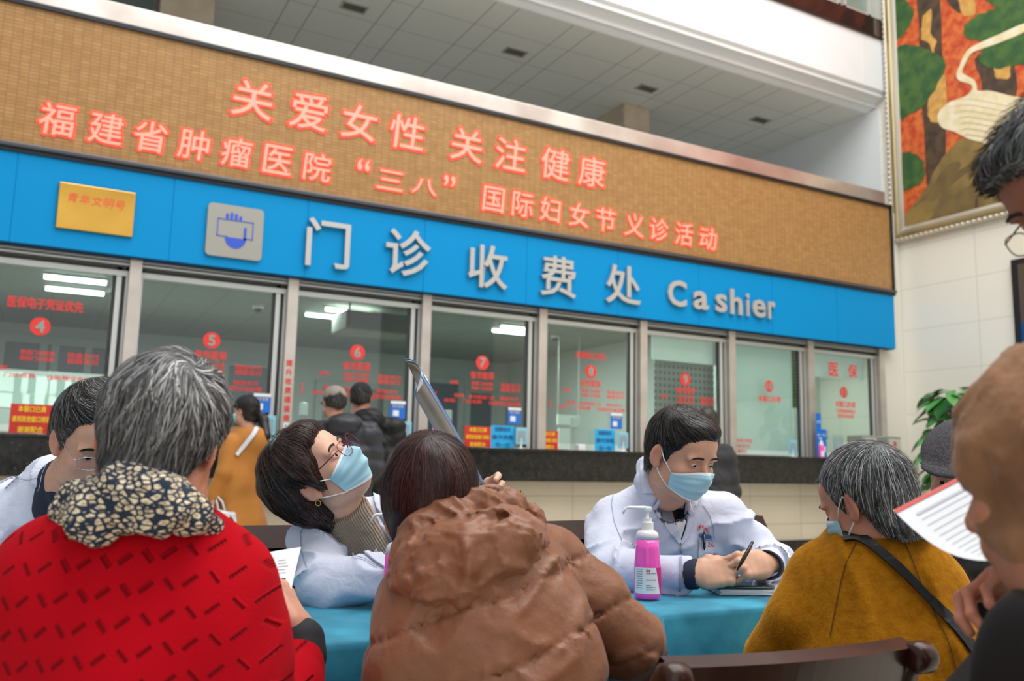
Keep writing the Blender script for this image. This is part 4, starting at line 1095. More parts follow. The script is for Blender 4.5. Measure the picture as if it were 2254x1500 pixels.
def comb(whorl, swirl=0.0, down=(0, 0, -1), kd=0.4, extra=None):
    w = np.array(whorl, float); dn = np.array(down, float)
    def fn(P):
        q = P-w; r = np.linalg.norm(q, axis=1, keepdims=True); q = q/(r+1e-6)
        ax = nrm(w); s = np.cross(ax, q)
        d = q+swirl*s*np.exp(-r/.05)+dn*kd*np.clip(r/.08, 0, 2)
        if extra is not None: d = d+extra(P)
        return d
    return fn

# ---- surgical mask in head space
MASKM = mat('mask_blue', srgb(168, 212, 228), 0.75, spec=.2, bump=(260, .15, .0006), sss=.05)
MASKW = mat('mask_white_edge', srgb(232, 240, 243), 0.7)
def put_mask(person, R, t, vol, top=-.016, bot=-.108, wid=72, tint=MASKM, off=.004, strap=True, strap_back=-.012, fat=1.0):
    nu, nv = 40, 30; us = np.linspace(-wid, wid, nu); P = np.zeros((nv, nu, 3)); rr = np.zeros((nv, nu))
    for j in range(nv):
        v = j/(nv-1)
        for i in range(nu):
            u = us[i]; a = math.radians(u); e = abs(u)/wid
            z = (top+.014*(1-e**1.2)*1.0-.010*e)*(1-v)+(bot+.028*e**1.6)*v
            d = np.array([math.sin(a), math.cos(a), 0]); p = np.array([0, .02, z]); q = p+d*.16
            h = surf_hit(vol, q, -d, .2); rr[j, i] = np.linalg.norm((h if h is not None else p+d*.06)-p); P[j, i] = (a, z, 0)
    s = rr.copy()
    for _ in range(26):
        s2 = s.copy(); s2[1:-1] = (s[:-2]+2*s[1:-1]+s[2:])/4; s2[:, 1:-1] = (s2[:, :-2]+2*s2[:, 1:-1]+s2[:, 2:])/4; s = np.maximum(rr, s2)
    out = np.zeros((nv, nu, 3))
    for j in range(nv):
        v = j/(nv-1); pl = .0016*math.sin(v*math.pi*7) if .2 < v < .85 else 0
        for i in range(nu):
            e = abs(us[i])/wid; bul = .006*math.sin(math.pi*min(1, v*1.05))*(1-e**2); r = s[j, i]+off+bul+pl*(1-e**3)
            a, z = P[j, i, :2]; out[j, i] = (r*math.sin(a), .02+r*math.cos(a), z)
    W = out @ R.T+t; inn = out.copy(); inn[..., :2] = (out[..., :2]-[0, .02])*(1-.0015/.09)+[0, .02]; WI = inn @ R.T+t
    mb = MB(); mb.grid(W, 0); mb.grid(WI[:, ::-1], 0)
    for j0, j1 in ((0, 3), (nv-3, nv)): mb.grid(W[j0:j1]+(R[:, 1]*.0006), 1)
    o = person.mb('face_mask', mb, [tint, MASKW])
    if strap:
        for sd in (0, -1):
            sg = -1 if sd == 0 else 1; m2 = MB()
            top_ = np.array([sg*.082*fat, strap_back+.008, .020]); mid = np.array([sg*.083*fat, strap_back-.014, -.002]); bt = np.array([sg*.078*fat, strap_back-.002, -.034])
            pts = [out[0, sd], (out[0, sd]+top_)/2+[sg*.007, 0, 0], top_, mid, bt, (out[-1, sd]+bt)/2+[sg*.005, 0, 0], out[-1, sd]]
            m2.tube([p @ R.T+t for p in pts], .0014, 6); person.mb('ear_loop', m2, MASKW, o)
    return o
def glasses(person, R, t, metal, lens, w=.046, h=.034, z=-.002, y=.107, rimless_top=False, slide=0, temple=None, fat=1.0):
    mb = MB(); lb = MB(); lns = []
    for s in (-1, 1):
        c = np.array([s*.033, y, z+slide]); ring = []
        for k in range(28):
            a = 2*math.pi*k/28; ca, sa = math.cos(a), math.sin(a)
            x = w/2*np.sign(ca)*abs(ca)**.75; zz = h/2*np.sign(sa)*abs(sa)**.75
            ring.append(c+np.array([x, -abs(x+s*.02)*.10*(1 if s*x > 0 else .3), zz]))
        ring.append(ring[0]); mb.tube([p @ R.T+t for p in ring], .0009, 6, cap=False)
        lns.append([p @ R.T+t for p in ring[:-1]])
        hin = c+np.array([s*w/2, -.004, h*.25]); ear = np.array([s*.0795*fat, -.008, .012])
        mb.tube([p @ R.T+t for p in (hin, hin+[s*.005, -.008, 0], (hin+ear)/2+[s*.004, 0, 0], ear, ear+[0, -.022, -.018])], [.001, .0011, .0013, .0018, .0016], 6)
    mb.tube([p @ R.T+t for p in ([-.010, y+.0, z+slide+.006], [0, y+.004, z+slide+.009], [.010, y+.0, z+slide+.006])], .001, 6)
    for s in (-1, 1): mb.tube([np.array(p) @ R.T+t for p in ([s*.011, y, z+slide+.002], [s*.010, y-.006, z+slide-.004])], .0016, 6)
    o = person.mb('glasses', mb, metal if isinstance(metal, list) else [metal])
    for l in lns: lb.add(l, [tuple(range(28))])
    person.mb('lens', lb, lens, o, False); return o

# ---- hand, built in hand space: X towards the thumb side, Y to the fingertips, Z out of the back; curls in degrees
def hand_vol(curl=((20, 25, 15),)*4, thumb=((.034, .030, -.012), (.046, .056, -.022), (.046, .082, -.028)), spread=(4, 1, -2, -6), h=.0019, s=1.0, wrist=.07):
    v = Vol((-.075*s, -wrist-.02, -.115*s), (.10*s, .205*s, .05*s), h); pr = []
    v.add(Box((0, .045*s, -.002*s), (.040*s, .048*s, .0135*s), rd=.013*s), .01)
    v.add(Ell((.022*s, .028*s, -.012*s), (.020*s, .034*s, .015*s)), .015); v.add(Ell((-.026*s, .035*s, -.010*s), (.014*s, .036*s, .014*s)), .012)
    v.add(Cap((0, .008*s, -.002), (0, -wrist, 0), .027*s, .029*s, flat=((0, 0, 1), .74)), .022)
    base = [(.030, .088, .0), (.010, .094, .002), (-.011, .090, .001), (-.030, .080, -.001)]
    ln = [(.044, .026, .020), (.048, .030, .021), (.045, .028, .020), (.035, .021, .018)]; rd = [.0092, .0094, .0089, .0078]
    tips = []
    for i in range(4):
        p = np.array(base[i])*s; a = 0; az = math.radians(-spread[i]); r = rd[i]*s
        v.add(Ell(p, (.0105*s, .012*s, .0115*s)), .008)
        for j in range(3):
            a += math.radians(curl[i][j]); d = np.array([-math.sin(az)*math.cos(a), math.cos(az)*math.cos(a), -math.sin(a)])
            q = p+d*ln[i][j]*s; v.add(Cap(p, q, r, r*.9), .003 if j else .006); v.add(Ell(p, r*1.04), .002); p = q; r *= .92
        tips.append((p, d))
    T = [np.array(q)*s for q in thumb]; v.add(chain([np.array([.022, .012, -.008])*s]+T, [.015*s, .0125*s, .0105*s, .0092*s]), .006)
    tips.append((T[-1], nrm(T[-1]-T[-2])))
    return v, tips
def put_hand(person, vol, R, t, base, mirror=False):
    V, F = vol.nets()
    c = np.tile(np.array(base), (len(V), 1))*(1+.05*wave(V, 9, 40))[:, None]
    if mirror: V = V*np.array([-1, 1, 1]); F = F[:, ::-1]
    person.body.add(person.L(V @ R.T+t), F, c)
def ribbon_patch(vol, poly, off=.004, thick=.002, step=3.0, d0=.8, d1=3.2, refine=None, ncl=.02):
    """cloth piece laid on a sculpted surface: the outline (photo pixels) is carried onto the surface and given thickness"""
    poly = np.array(poly, float); lo = poly.min(0); hi = poly.max(0)
    xs = np.arange(lo[0], hi[0]+step, step); ys = np.arange(lo[1], hi[1]+step, step)
    X, Y = np.meshgrid(xs, ys, indexing='ij')
    def inside(x, y):
        r = np.zeros(x.shape, bool); n = len(poly)
        for i in range(n):
            (x1, y1), (x2, y2) = poly[i], poly[(i+1) % n]
            c = ((y1 > y) != (y2 > y)) & (x < (x2-x1)*(y-y1)/(y2-y1+1e-12)+x1); r ^= c
        return r
    def nearest(x, y):
        best = np.full(x.shape, 1e9); bx = x.copy(); by = y.copy(); n = len(poly)
        for i in range(n):
            a = poly[i]; b = poly[(i+1) % n]; d = b-a; t = np.clip(((x-a[0])*d[0]+(y-a[1])*d[1])/(d@d+1e-9), 0, 1)
            qx = a[0]+t*d[0]; qy = a[1]+t*d[1]; ds = (qx-x)**2+(qy-y)**2; m = ds < best; best = np.where(m, ds, best); bx = np.where(m, qx, bx); by = np.where(m, qy, by)
        return bx, by
    ins = inside(X, Y); bx, by = nearest(X, Y)
    # grid points just outside are pulled to the outline, so the border is clean
    near = np.zeros_like(ins); 
    for dx in (-1, 0, 1):
        for dy in (-1, 0, 1): near |= np.roll(np.roll(ins, dx, 0), dy, 1)
    use = ins | near; X = np.where(ins, X, bx); Y = np.where(ins, Y, by)
    dirs = CF+CR*((X-1127)/FPX)[..., None]-CU*((Y-750)/FPX)[..., None]
    D = np.stack([dirs@VR, dirs@VF, dirs[..., 2]], -1); D = D/D[..., 1:2]
    P = D*d0+np.array([0, 0, CAM[2]]); hit = np.zeros(use.shape, bool); tt = np.full(use.shape, d0)
    lo_, hi_ = vol.lo+vol.h, vol.lo+vol.h*(vol.n-2)
    for _ in range(260):
        P = D*tt[..., None]+np.array([0, 0, CAM[2]]); inb = ((P > lo_) & (P < hi_)).all(-1)
        f = np.where(inb, vol.sample(P), .02); f = np.where(inb, f, .012)
        hit |= f < .0006; tt = np.where(hit, tt, tt+np.clip(f*.6, .0005, .02)); 
        if (hit | (tt > d1)).all(): break
    ok = use & hit
    G = vol.grad(P); 
    for _ in range(2):   # soften the normals
        G2 = G.copy(); G2[1:-1, 1:-1] = (G[1:-1, 1:-1]*2+G[:-2, 1:-1]+G[2:, 1:-1]+G[1:-1, :-2]+G[1:-1, 2:]); G = G2/(np.linalg.norm(G2, axis=-1, keepdims=True)+1e-9)
    top = P+G*(off+thick); bot = P+G*(off-ncl*0)
    idx = np.full(ok.shape, -1); idx[ok] = np.arange(ok.sum()); nT = ok.sum()
    V = np.concatenate([top[ok], bot[ok]]); q = np.stack([idx[:-1, :-1], idx[:-1, 1:], idx[1:, 1:], idx[1:, :-1]], -1).reshape(-1, 4); q = q[(q >= 0).all(1)]
    cc = V[q]; q = q[(np.linalg.norm(cc[:, 0]-cc[:, 2], axis=1) < .03) & (np.linalg.norm(cc[:, 1]-cc[:, 3], axis=1) < .03)]
    e = np.concatenate([q[:, [0, 1]], q[:, [1, 2]], q[:, [2, 3]], q[:, [3, 0]]]); ks = set(map(tuple, e)); bd = np.array([p for p in ks if (p[1], p[0]) not in ks])
    F = [q, q[:, ::-1]+nT]
    if len(bd): F.append(np.stack([bd[:, 1], bd[:, 0], bd[:, 0]+nT, bd[:, 1]+nT], 1))
    return V, np.concatenate(F)
# ================================================================== TABLES, CHAIRS, THINGS ON THE TABLE
TZ = 0.762
velvet = mat('teal_velvet', srgb(10, 98, 128), 0.75, sheen=.7, sheen_tint=srgb(130, 215, 235), noise=(6, srgb(52, 158, 190), 6, .13), bump=(300, .2, .0008))  # brighter noise tone paints streaky highlights into the pile
def draped_table(x0, x1, y0, y1, label):
    o = empty('table', ((x0+x1)/2, (y0+y1)/2, 0), 0, label, 'table', 'folding tables pushed together')
    c = ((x0+x1)/2, (y0+y1)/2, 0)
    rel(MB().rbox(x0+.02, x1-.02, y0+.02, y1-.02, TZ-.034, TZ-.006, .004), c).build('tabletop', mat('table_board', srgb(150, 120, 90), .5), o)
    for sx in (x0+.08, x1-.08):
        for sy in (y0+.07, y1-.07):
            rel(MB().tube([(sx, sy, 0), (sx, sy, TZ-.03)], .014, 8), c).build('leg', M['steel'], o)
    # cloth: a top sheet falling into folds on all four sides
    r = random.Random(int(x0*100)); per = []; n = 60
    def edge(a, b, k): return [(a[0]+(b[0]-a[0])*i/k, a[1]+(b[1]-a[1])*i/k) for i in range(k)]
    loop = edge((x0, y0), (x1, y0), 90)+edge((x1, y0), (x1, y1), 36)+edge((x1, y1), (x0, y1), 90)+edge((x0, y1), (x0, y0), 36)
    nx = len(loop); rows = []
    cx, cy = c[0], c[1]
    def sag(x, y):
        P = np.array([[x, y, 0.0]]); return .0015*folds(P, 40, 5)[0]+.0015*wave(P, 41, 7)[0]
    for f in (0.0, .35, .6, .8, .92, .975):
        rows.append([(cx+(x-cx)*f, cy+(y-cy)*f, TZ+sag(cx+(x-cx)*f, cy+(y-cy)*f)) for x, y in loop])
    rows.append([(x, y, TZ-.001) for x, y in loop]); 
    for k, (dz, out) in enumerate(((.006, .004), (.016, .006), (.08, .008), (.2, .015), (.35, .024), (.5, .032), (.62, .038))):
        row = []
        for i, (x, y) in enumerate(loop):
            nx_ = -1 if x <= x0+1e-6 else (1 if x >= x1-1e-6 else 0); ny_ = -1 if y <= y0+1e-6 else (1 if y >= y1-1e-6 else 0)
            w = (math.sin(i*.55+math.sin(i*.13)*2)+.6*math.sin(i*.23+1))*out*.55*min(1, k/3)
            row.append((x+nx_*(out+w), y+ny_*(out+w), TZ-dz))
        rows.append(row)
    P = np.array(rows)-np.array(c); mb = MB(); mb.grid(P, 0, True)
    ctr = len(mb.v); 
    mb.build('tablecloth', velvet, o, True)
    return o
draped_table(-0.75, 1.205, 1.53, 2.02, 'table under teal velvet in front of the woman doctor')
draped_table(1.215, 2.75, 1.55, 2.04, 'table under teal velvet in front of the seated man doctor with the pen')

wood = mat('dark_mahogany', srgb(40, 18, 12), 0.3, noise=(9, srgb(62, 30, 20), 5), coat=.08, spec=.35)
leather = mat('black_leather', srgb(20, 20, 20), 0.6, spec=.12, bump=(160, .15, .001))
def make_chair():
    c = empty('armchair', (0, 0, 0))
    W = .27
    # chair faces +Y; back at y = 0
    for s in (-1, 1):
        pts = [(s*W, .10, 0), (s*W, .06, .25), (s*W, .035, .46), (s*W, .015, .62), (s*W, -.02, .78), (s*W, -.045, .84), (s*W, -.066, .866)]
        MB().tube(pts, [.018, .02, .022, .022, .023, .024, .024], 20).tube([(s*W-.027, -.078, .862), (s*W-.024, -.078, .862), (s*W-.014, -.078, .862), (s*W+.014, -.078, .862), (s*W+.024, -.078, .862), (s*W+.027, -.078, .862)], [.010, .020, .026, .026, .020, .010], 24).build('back_post', wood, c, True)
        MB().tube([(s*W, .50, 0), (s*W, .50, .42), (s*W, .49, .62)], [.016, .02, .02], 10).build('leg', wood, c, True)
        MB().tube([(s*W, .03, .60), (s*W*1.02, .15, .645), (s*W*1.03, .35, .65), (s*W*1.02, .50, .63), (s*W, .535, .60)], [.018, .024, .028, .026, .014], 12, flat=.6).build('armrest', wood, c, True)
        MB().tube([(s*W, .10, .2), (s*W, .5, .2)], .011, 8).build('stretcher', wood, c, True)
    def bow(z, x, d=.03): return -d*(1-(x/W)**2)
    P = []
    for x in np.linspace(-W, W, 17):
        y = bow(0, x); P.append([(x, y-.028-.02+.0, .815), (x, y-.052-.02, .872+.006), (x, y-.030-.02+.012, .882+.006), (x, y-.004, .826)])
    mb = MB(); mb.grid(np.array(P), 0, True); mb.build('top_rail', wood, c, False)
    P = []
    for x in np.linspace(-W+.015, W-.015, 17):
        y = bow(0, x); e = 1-abs(x/W)**6
        P.append([(x, y+.028, .47), (x, y+.028+.014*e, .60), (x, y+.008+.012*e, .72), (x, y-.018, .82), (x, y-.040, .82), (x, y-.010, .70), (x, y+.004, .58), (x, y+.010, .47)])
    mb = MB(); mb.grid(np.array(P), 0, True); mb.build('backrest', leather, c, True)
    MB().rbox(-W+.015, W-.015, .05, .53, .42, .50, .03).build('seat', leather, c, True)
    MB().rbox(-W, W, .04, .54, .38, .42, .008).build('seat_frame', wood, c)
    return c
chair0 = make_chair(); chair_used = [False]
def chair_at(x, y, rz, label):
    if not chair_used[0]: c = chair0; chair_used[0] = True
    else:
        c = chair0.copy(); scene.collection.objects.link(c); c.scale = (1, 1, 1)
        for ch in list(chair0.children):
            k = ch.copy(); k.parent = c; scene.collection.objects.link(k)
    c.location = (x, y, 0); c.rotation_euler = (0, 0, math.radians(rz)); tag(c, label, 'chair', 'dark wooden armchairs with black leather backs')
    return c
ch_fore = chair_at(1.0, 1.0, -5, 'empty dark armchair nearest the camera, behind the mustard-coated woman')
chair0.scale = (.83, .90, .925)
chair_at(1.78, 2.50, 178, 'dark armchair of the man doctor with the pen, mostly hidden by his coat')
chair_at(2.36, 2.62, 183, 'empty dark armchair with black leather back beyond the man doctor with the pen')
chair_at(.62, 2.48, 176, 'dark armchair of the woman doctor, a post showing beside her sleeve')

# things on the table
pb = onZ(1425, 1321, TZ); gel_bottle((pb[0], pb[1], TZ+.004), -YR+.10, 'large pink hand gel bottle with printed label in front of the man doctor', 'gel bottles on the tables', .89, True)
pb2 = vw(at(876, 1300, 1.72))
gel_bottle((pb2[0], pb2[1], TZ+.004), -YR-.05, 'pink hand gel bottle half hidden by the brown hooded jacket', 'gel bottles on the tables', .87, False)
def slab(name, cx, cy, z, w, l, h, rz, m, label, cat, r=.002):
    o = MB().rbox(-w/2, w/2, -l/2, l/2, 0, h, r).build(name, m); o.location = (cx, cy, z); o.rotation_euler = (0, 0, rz); return tag(o, label, cat)
q = onZ(1655, 1305, TZ)
paperm = mat('white_paper', srgb(244, 246, 250), .6)
pad = empty('paper_pad', (q[0], q[1], TZ+.003), -.42, 'thick pad of white paper on the teal table under the phone', 'paper pad')
for i in range(5):
    MB().rbox(-.105, .105, -.07, .07, i*.0028, i*.0028+.0025, .0006, M=Matrix.Rotation((i % 3-1)*.025, 4, 'Z')).build('sheets', paperm, pad)
q2 = onZ(1628, 1293, TZ+.018)
ph = empty('mobile_phone', (q2[0], q2[1], TZ+.0175), -.35, 'dark mobile phone lying on the white paper pad', 'phone')
MB().rbox(-.078, .078, -.038, .038, 0, .008, .0035).build('body', mat('phone_side', srgb(96, 110, 104), .25, metal=.8), ph, True)
MB().rbox(-.076, .076, -.036, .036, .008, .0092, .0005).build('screen', mat('phone_glass', srgb(40, 44, 52), .05), ph)
MB().rbox(-.02, .02, -.030, -.012, .0092, .0094, .0001).build('notification_panel', mat('phone_lit', srgb(120, 140, 170), .1), ph) if False else None
q3 = onZ(1690, 1283, TZ)
lf = empty('loose_leaflet', (q3[0]+.02, q3[1]+.02, TZ+.003), -.6, 'thin pale printed leaflet on the teal table beyond the phone', 'paper')
MB().box(-.10, .10, -.05, .05, 0, .0015).build('sheet', mat('leaflet_blue', srgb(196, 216, 232), .4), lf)
mb = MB()
for k in range(3): mb.box(-.09, .09, -.035+k*.02, -.032+k*.02, .0015, .0018)
mb.build('dark_line', mat('leaflet_ink', srgb(70, 96, 130), .5), lf)
# ================================================================== PEOPLE
A = at
def legs(p, hipL, hipR, dirn, m, seat=.50, up=None):
    """seated thighs, shins and shoes below the frame; dirn = where the knees point (right, ahead)"""
    d = np.array([dirn[0], dirn[1], 0.0]); d /= np.linalg.norm(d)
    hl, hr = np.array(hipL, float), np.array(hipR, float)
    v = Vol(np.minimum(hl, hr)-[.65, .65, .6], np.maximum(hl, hr)+[.65, .65, .22], .014); v.lo[2] = max(v.lo[2], .03); v.ax[2] = v.lo[2]+.014*np.arange(v.n[2])
    for h_ in (hl, hr):
        k = h_+d*.40+[0, 0, .02]; f = k+[0, 0, -(k[2]-.10)]+d*.02
        v.add(chain([h_, k, f], [.078, .060, .045]), .04)
    v.add(Cap(hl+[0, 0, .05]+d*.03, hr+[0, 0, .05]+d*.03, .092, .092), .05)
    p.vol('trousers', v, m)
    for h_ in (hl, hr):
        k = h_+d*.42; v = Vol(np.array([k[0], k[1], 0])-[.2, .2, .02], np.array([k[0], k[1], .14])+[.2, .2, 0], .01)
        v.add([Cap((k[0]-d[0]*.02, k[1]-d[1]*.02, .045), (k[0]+d[0]*.14, k[1]+d[1]*.14, .038), .040, .036)], .01); v.plane((0, 0, .006), (0, 0, -1)); p.vol('shoe', v, DARKM)
def inner(p, pts, col, r=.030):
    """the limb inside the clothes, joining neck and hands in one body"""
    pts = [np.array(q, float) for q in pts]; v = Vol(np.min(pts, 0)-.06, np.max(pts, 0)+.06, .011); v.add(chain(pts, [r]*(len(pts)-1)+[.016]), .01)
    V, F = v.nets(); p.body.add(p.L(V), F, col)
DARKM = mat('dark_cloth', srgb(34, 34, 38), .8); NAVYM = mat('navy_cloth', srgb(22, 32, 58), .8, bump=(200, .15, .001))
COATM = cloth_bump(mat('white_coat', srgb(212, 216, 233), 0.8, spec=.15), (5.5, .010), (26, .004), True, .6)
COATS = mat('coat_stitch_shade', srgb(158, 166, 190), .8)  # tone for stitching and for shade painted along lapel edges

def zline(tab):
    a = np.radians([t[0] for t in tab]); z = np.array([t[1] for t in tab])
    return lambda P: P[..., 2]-np.interp(np.arctan2(np.abs(P[..., 0]), P[..., 1]+.0), a, z)
def hair_vol(tab, thick=.012, tlow=None, c=(0, -.018, .036), r=(.0775, .098, .088), h=.004, extra=None, lump=.002, asym=None, fat=1.0):
    v = Vol((-.16, -.20, -.19), (.16, .16, .19), h); P = v.pts(); zl = zline(tab)
    e = Ell(c, (r[0]*fat, r[1], r[2])); nk = Cap((0, -.03, -.02), (0, -.045, -.12), .068*fat, .060*fat)
    d = smin(e(P), nk(P), .04)
    m = zl(P)
    if asym is not None: m = m+asym(P)
    th = thick if tlow is None else tlow+(thick-tlow)*np.clip((P[..., 2]+.03)/.08, 0, 1)
    v.F = d-np.clip(m*.55, -.03, th)
    v.F = smax(v.F, -(m+.004), .008)
    if extra: v.add(extra, .03)
    v.mask = lambda Q: zl(Q)+(asym(Q) if asym is not None else 0)
    if lump: v.disp(lambda Q: lump*wave(Q, 3, 14, 8), .03)
    v.comb = Vol.__new__(Vol); v.comb.__dict__.update(v.__dict__); v.comb.F = np.minimum(v.F, d+.0012)
    return v
def put_hair(p, R, t, v, cols, whorl, n=2600, L=.08, w=.0016, swirl=.5, kd=.5, off=(.0005, .004), cap=(.03, .022, .02), seed=1, accept=None, extra=None, seg=9, droop=0.0, lift=0.0, fly=60, name='hair', colfn=None, mm=None, s=1.0, jit=None):
    V, F = v.nets(); pc = Pieces(); cc = np.tile(np.array(cap), (len(V), 1))
    if colfn is not None: cc = colfn(V, cc)
    pc.add(p.L(s*V @ R.T+t), F, cc)
    ac = accept or (lambda c: np.ones(len(c), bool))
    rt = roots_on(v, n, ac, seed); cols = np.array(cols)
    cs = cols[np.random.RandomState(seed).randint(0, len(cols), n)]
    if colfn is not None: cs = colfn(rt, cs)
    V2, F2, C2 = strands(v.comb, rt, comb(whorl, swirl, (0, 0, -1), kd, extra), L, w, cs, off, seg, seed, lift, droop, stop=v.mask, over=(-.001, -.008))
    pc.add(p.L(s*V2 @ R.T+t), F2, C2)
    if fly:
        rt = roots_on(v, fly, ac, seed+9); V3, F3, C3 = strands(v.comb, rt, comb(whorl, swirl, (0, 0, -1), kd*.4, extra), L*.9, w*.28, cols[np.random.RandomState(2).randint(0, len(cols), fly)], (.004, .012), seg, seed+3, .010, 0, stop=v.mask, over=(.012, .002))
        pc.add(p.L(s*V3 @ R.T+t), F3, C3)
    return pc.build(name, mm or HAIRM, p.root)

# ---------------------------------------------------------------- man doctor with the pen
p5 = Person(.47, 2.55, 'seated man doctor in white coat and blue mask, fiddling with a pen over the phone')
R5 = frame((.52, -.76, -.34), (.03, -.05, 1)); t5 = A(1499, 1000, 2.35); S5 = .95
nb = (A(1462, 1108, 2.47)-t5) @ R5
h5 = head_vol(.0028, neck=nb*.8, fat=1.03, jaw=1.06, age=.5)
R5s = R5*S5
put_head(p5, R5s, t5, h5, srgb(208, 158, 132)[:3], gaze=(-.10, -.42))
m5 = put_mask(p5, R5s, t5, h5, top=-.026, wid=68)
tab5 = [(0, .066), (22, .060), (40, .050), (58, .034), (68, .006), (78, -.020), (84, .022), (100, .028), (112, -.012), (130, -.05), (180, -.065)]
hv5 = hair_vol(tab5, .010, tlow=.004, extra=[Ell((-.005, .045, .088), (.058, .046, .026))], asym=lambda P: .010*np.clip(P[..., 0]/.05, -1, 1)-.004*np.sin(P[..., 0]*90))
blk = np.array([srgb(30, 27, 27)[:3], srgb(20, 18, 19)[:3], srgb(48, 42, 40)[:3], srgb(72, 66, 64)[:3]])
put_hair(p5, R5s, t5, hv5, blk, (.022, -.055, .125), n=4200, L=.085, w=.0014, swirl=.5, kd=.55, off=(.0005, .004), fly=90, extra=lambda P: np.array([-1.3, .5, .3])*np.clip((P[:, 1:2]-.0)/.04, 0, 1), cap=srgb(16, 14, 14)[:3])
# coat
SR, SL = A(1358, 1150, 2.55), A(1588, 1142, 2.50); EL_R, WR_R = A(1335, 1262, 2.32), A(1488, 1264, 2.23); EL_L, WR_L = A(1702, 1252, 2.52), A(1692, 1244, 2.29)
v5 = Vol(np.array([-.02, 2.02, .55]), np.array([1.10, 2.90, 1.20]), .0065)
tc5 = A(1462, 1210, 2.56)
v5.add([Ell(tc5, (.165, .105, .20)), Ell(tc5+[0, .02, -.20], (.17, .12, .20)), Cap(A(1462, 1135, 2.54), SR, .085, .072), Cap(A(1470, 1135, 2.54), SL, .085, .068)], .06)
v5.add(Cap(A(1462, 1105, 2.50), A(1462, 1150, 2.54), .070, .085), .05)
v5.add(chain([SR, EL_R, (EL_R+WR_R)/2+[0, 0, .004], WR_R], [.078, .058, .053, .047]), .03)
v5.add(chain([SL, A(1655, 1195, 2.56), EL_L, WR_L], [.070, .060, .050, .046]), .03)
def f5(P):
    q = (P-SR) @ nrm(EL_R-SR); w = .016*folds(P, 11, 4.5, (1, .6, 1.4))**2-.004+.004*wave(P, 12, 7)
    return w
v5.disp(f5, .04)
v5.cut(Cap(A(1485, 1078, 2.40), A(1478, 1118, 2.46), .045, .052), .012)
v5.add(chain([A(1436, 1092, 2.42), A(1420, 1062, 2.45), A(1424, 1028, 2.50), A(1448, 1012, 2.56), A(1490, 1030, 2.58), A(1518, 1070, 2.53), A(1520, 1100, 2.47)], [.022, .024, .024, .024, .022, .020, .018]), .03)
coat5 = p5.vol('white_coat', v5, COATM)
def cloth(p, vol, poly, m, name, off=.004, thick=.0022, parent=None, step=2.6, label=None, d0=.8, d1=3.4):
    V, F = ribbon_patch(vol, poly, off, thick, step, d0, d1)
    return p.part(name, V, F, m, None, parent, label)
shirtm = mat('navy_striped_shirt', srgb(26, 34, 58), .8); brownm = mat('brown_stripe', srgb(92, 50, 44), .8); whc = mat('white_shirt', srgb(232, 230, 232), .8)
cloth(p5, v5, [(1458, 1095), (1520, 1098), (1515, 1130), (1507, 1165), (1499, 1196), (1484, 1160), (1470, 1125)], shirtm, 'shirt', .0035, .001)
cloth(p5, v5, [(1478, 1118), (1487, 1116), (1490, 1135), (1484, 1150), (1487, 1165), (1479, 1145)], brownm, 'shirt_stripe', .0055, .0006)
cloth(p5, v5, [(1489, 1148), (1506, 1146), (1502, 1165), (1497, 1186), (1489, 1165)], whc, 'shirt_pale_patch', .0055, .0006)
cloth(p5, v5, [(1436, 1040), (1452, 1062), (1470, 1088), (1484, 1101), (1487, 1112), (1478, 1118), (1467, 1112), (1450, 1082), (1436, 1055)], whc, 'shirt_collar', .006, .002)
cloth(p5, v5, [(1492, 1110), (1500, 1103), (1512, 1105), (1508, 1118), (1494, 1120)], whc, 'shirt_collar', .006, .002)
lapL = [(1424, 1005), (1436, 1001), (1444, 1022), (1452, 1048), (1462, 1080), (1475, 1108), (1486, 1150), (1499, 1194), (1494, 1199), (1470, 1165), (1450, 1138), (1437, 1116), (1452, 1089), (1417, 1087), (1411, 1050), (1410, 1022)]
cloth(p5, v5, lapL, COATM, 'lapel', .004, .0045)
cloth(p5, v5, [(1514, 1098), (1521, 1104), (1524, 1120), (1523, 1150), (1512, 1185), (1500, 1200), (1497, 1196), (1506, 1165), (1513, 1128)], COATM, 'lapel', .004, .0045)
cloth(p5, v5, [(1497, 1196), (1501, 1200), (1500, 1250), (1498, 1300), (1494, 1300), (1496, 1250)], COATS, 'front_seam', .003, .001)
pk = cloth(p5, v5, [(1537, 1184), (1568, 1187), (1567, 1232), (1536, 1230)], COATM, 'chest_pocket', .005, .0018)
cloth(p5, v5, [(1537, 1184), (1568, 1187), (1568, 1190), (1537, 1187)], COATS, 'pocket_hem', .0072, .0008, pk)
badgem = mat('badge_card', srgb(60, 110, 180), .4)
cloth(p5, v5, [(1538, 1176), (1566, 1179), (1566, 1186), (1538, 1183)], badgem, 'badge', .004, .001, pk)
cloth(p5, v5, [(1537, 1158), (1543, 1155), (1543, 1162), (1541, 1168), (1537, 1170)], redi, 'emblem', .004, .0008, pk)
cloth(p5, v5, [(1537, 1164), (1541, 1164), (1540, 1170), (1537, 1171)], gold, 'emblem_core', .005, .0008, pk)
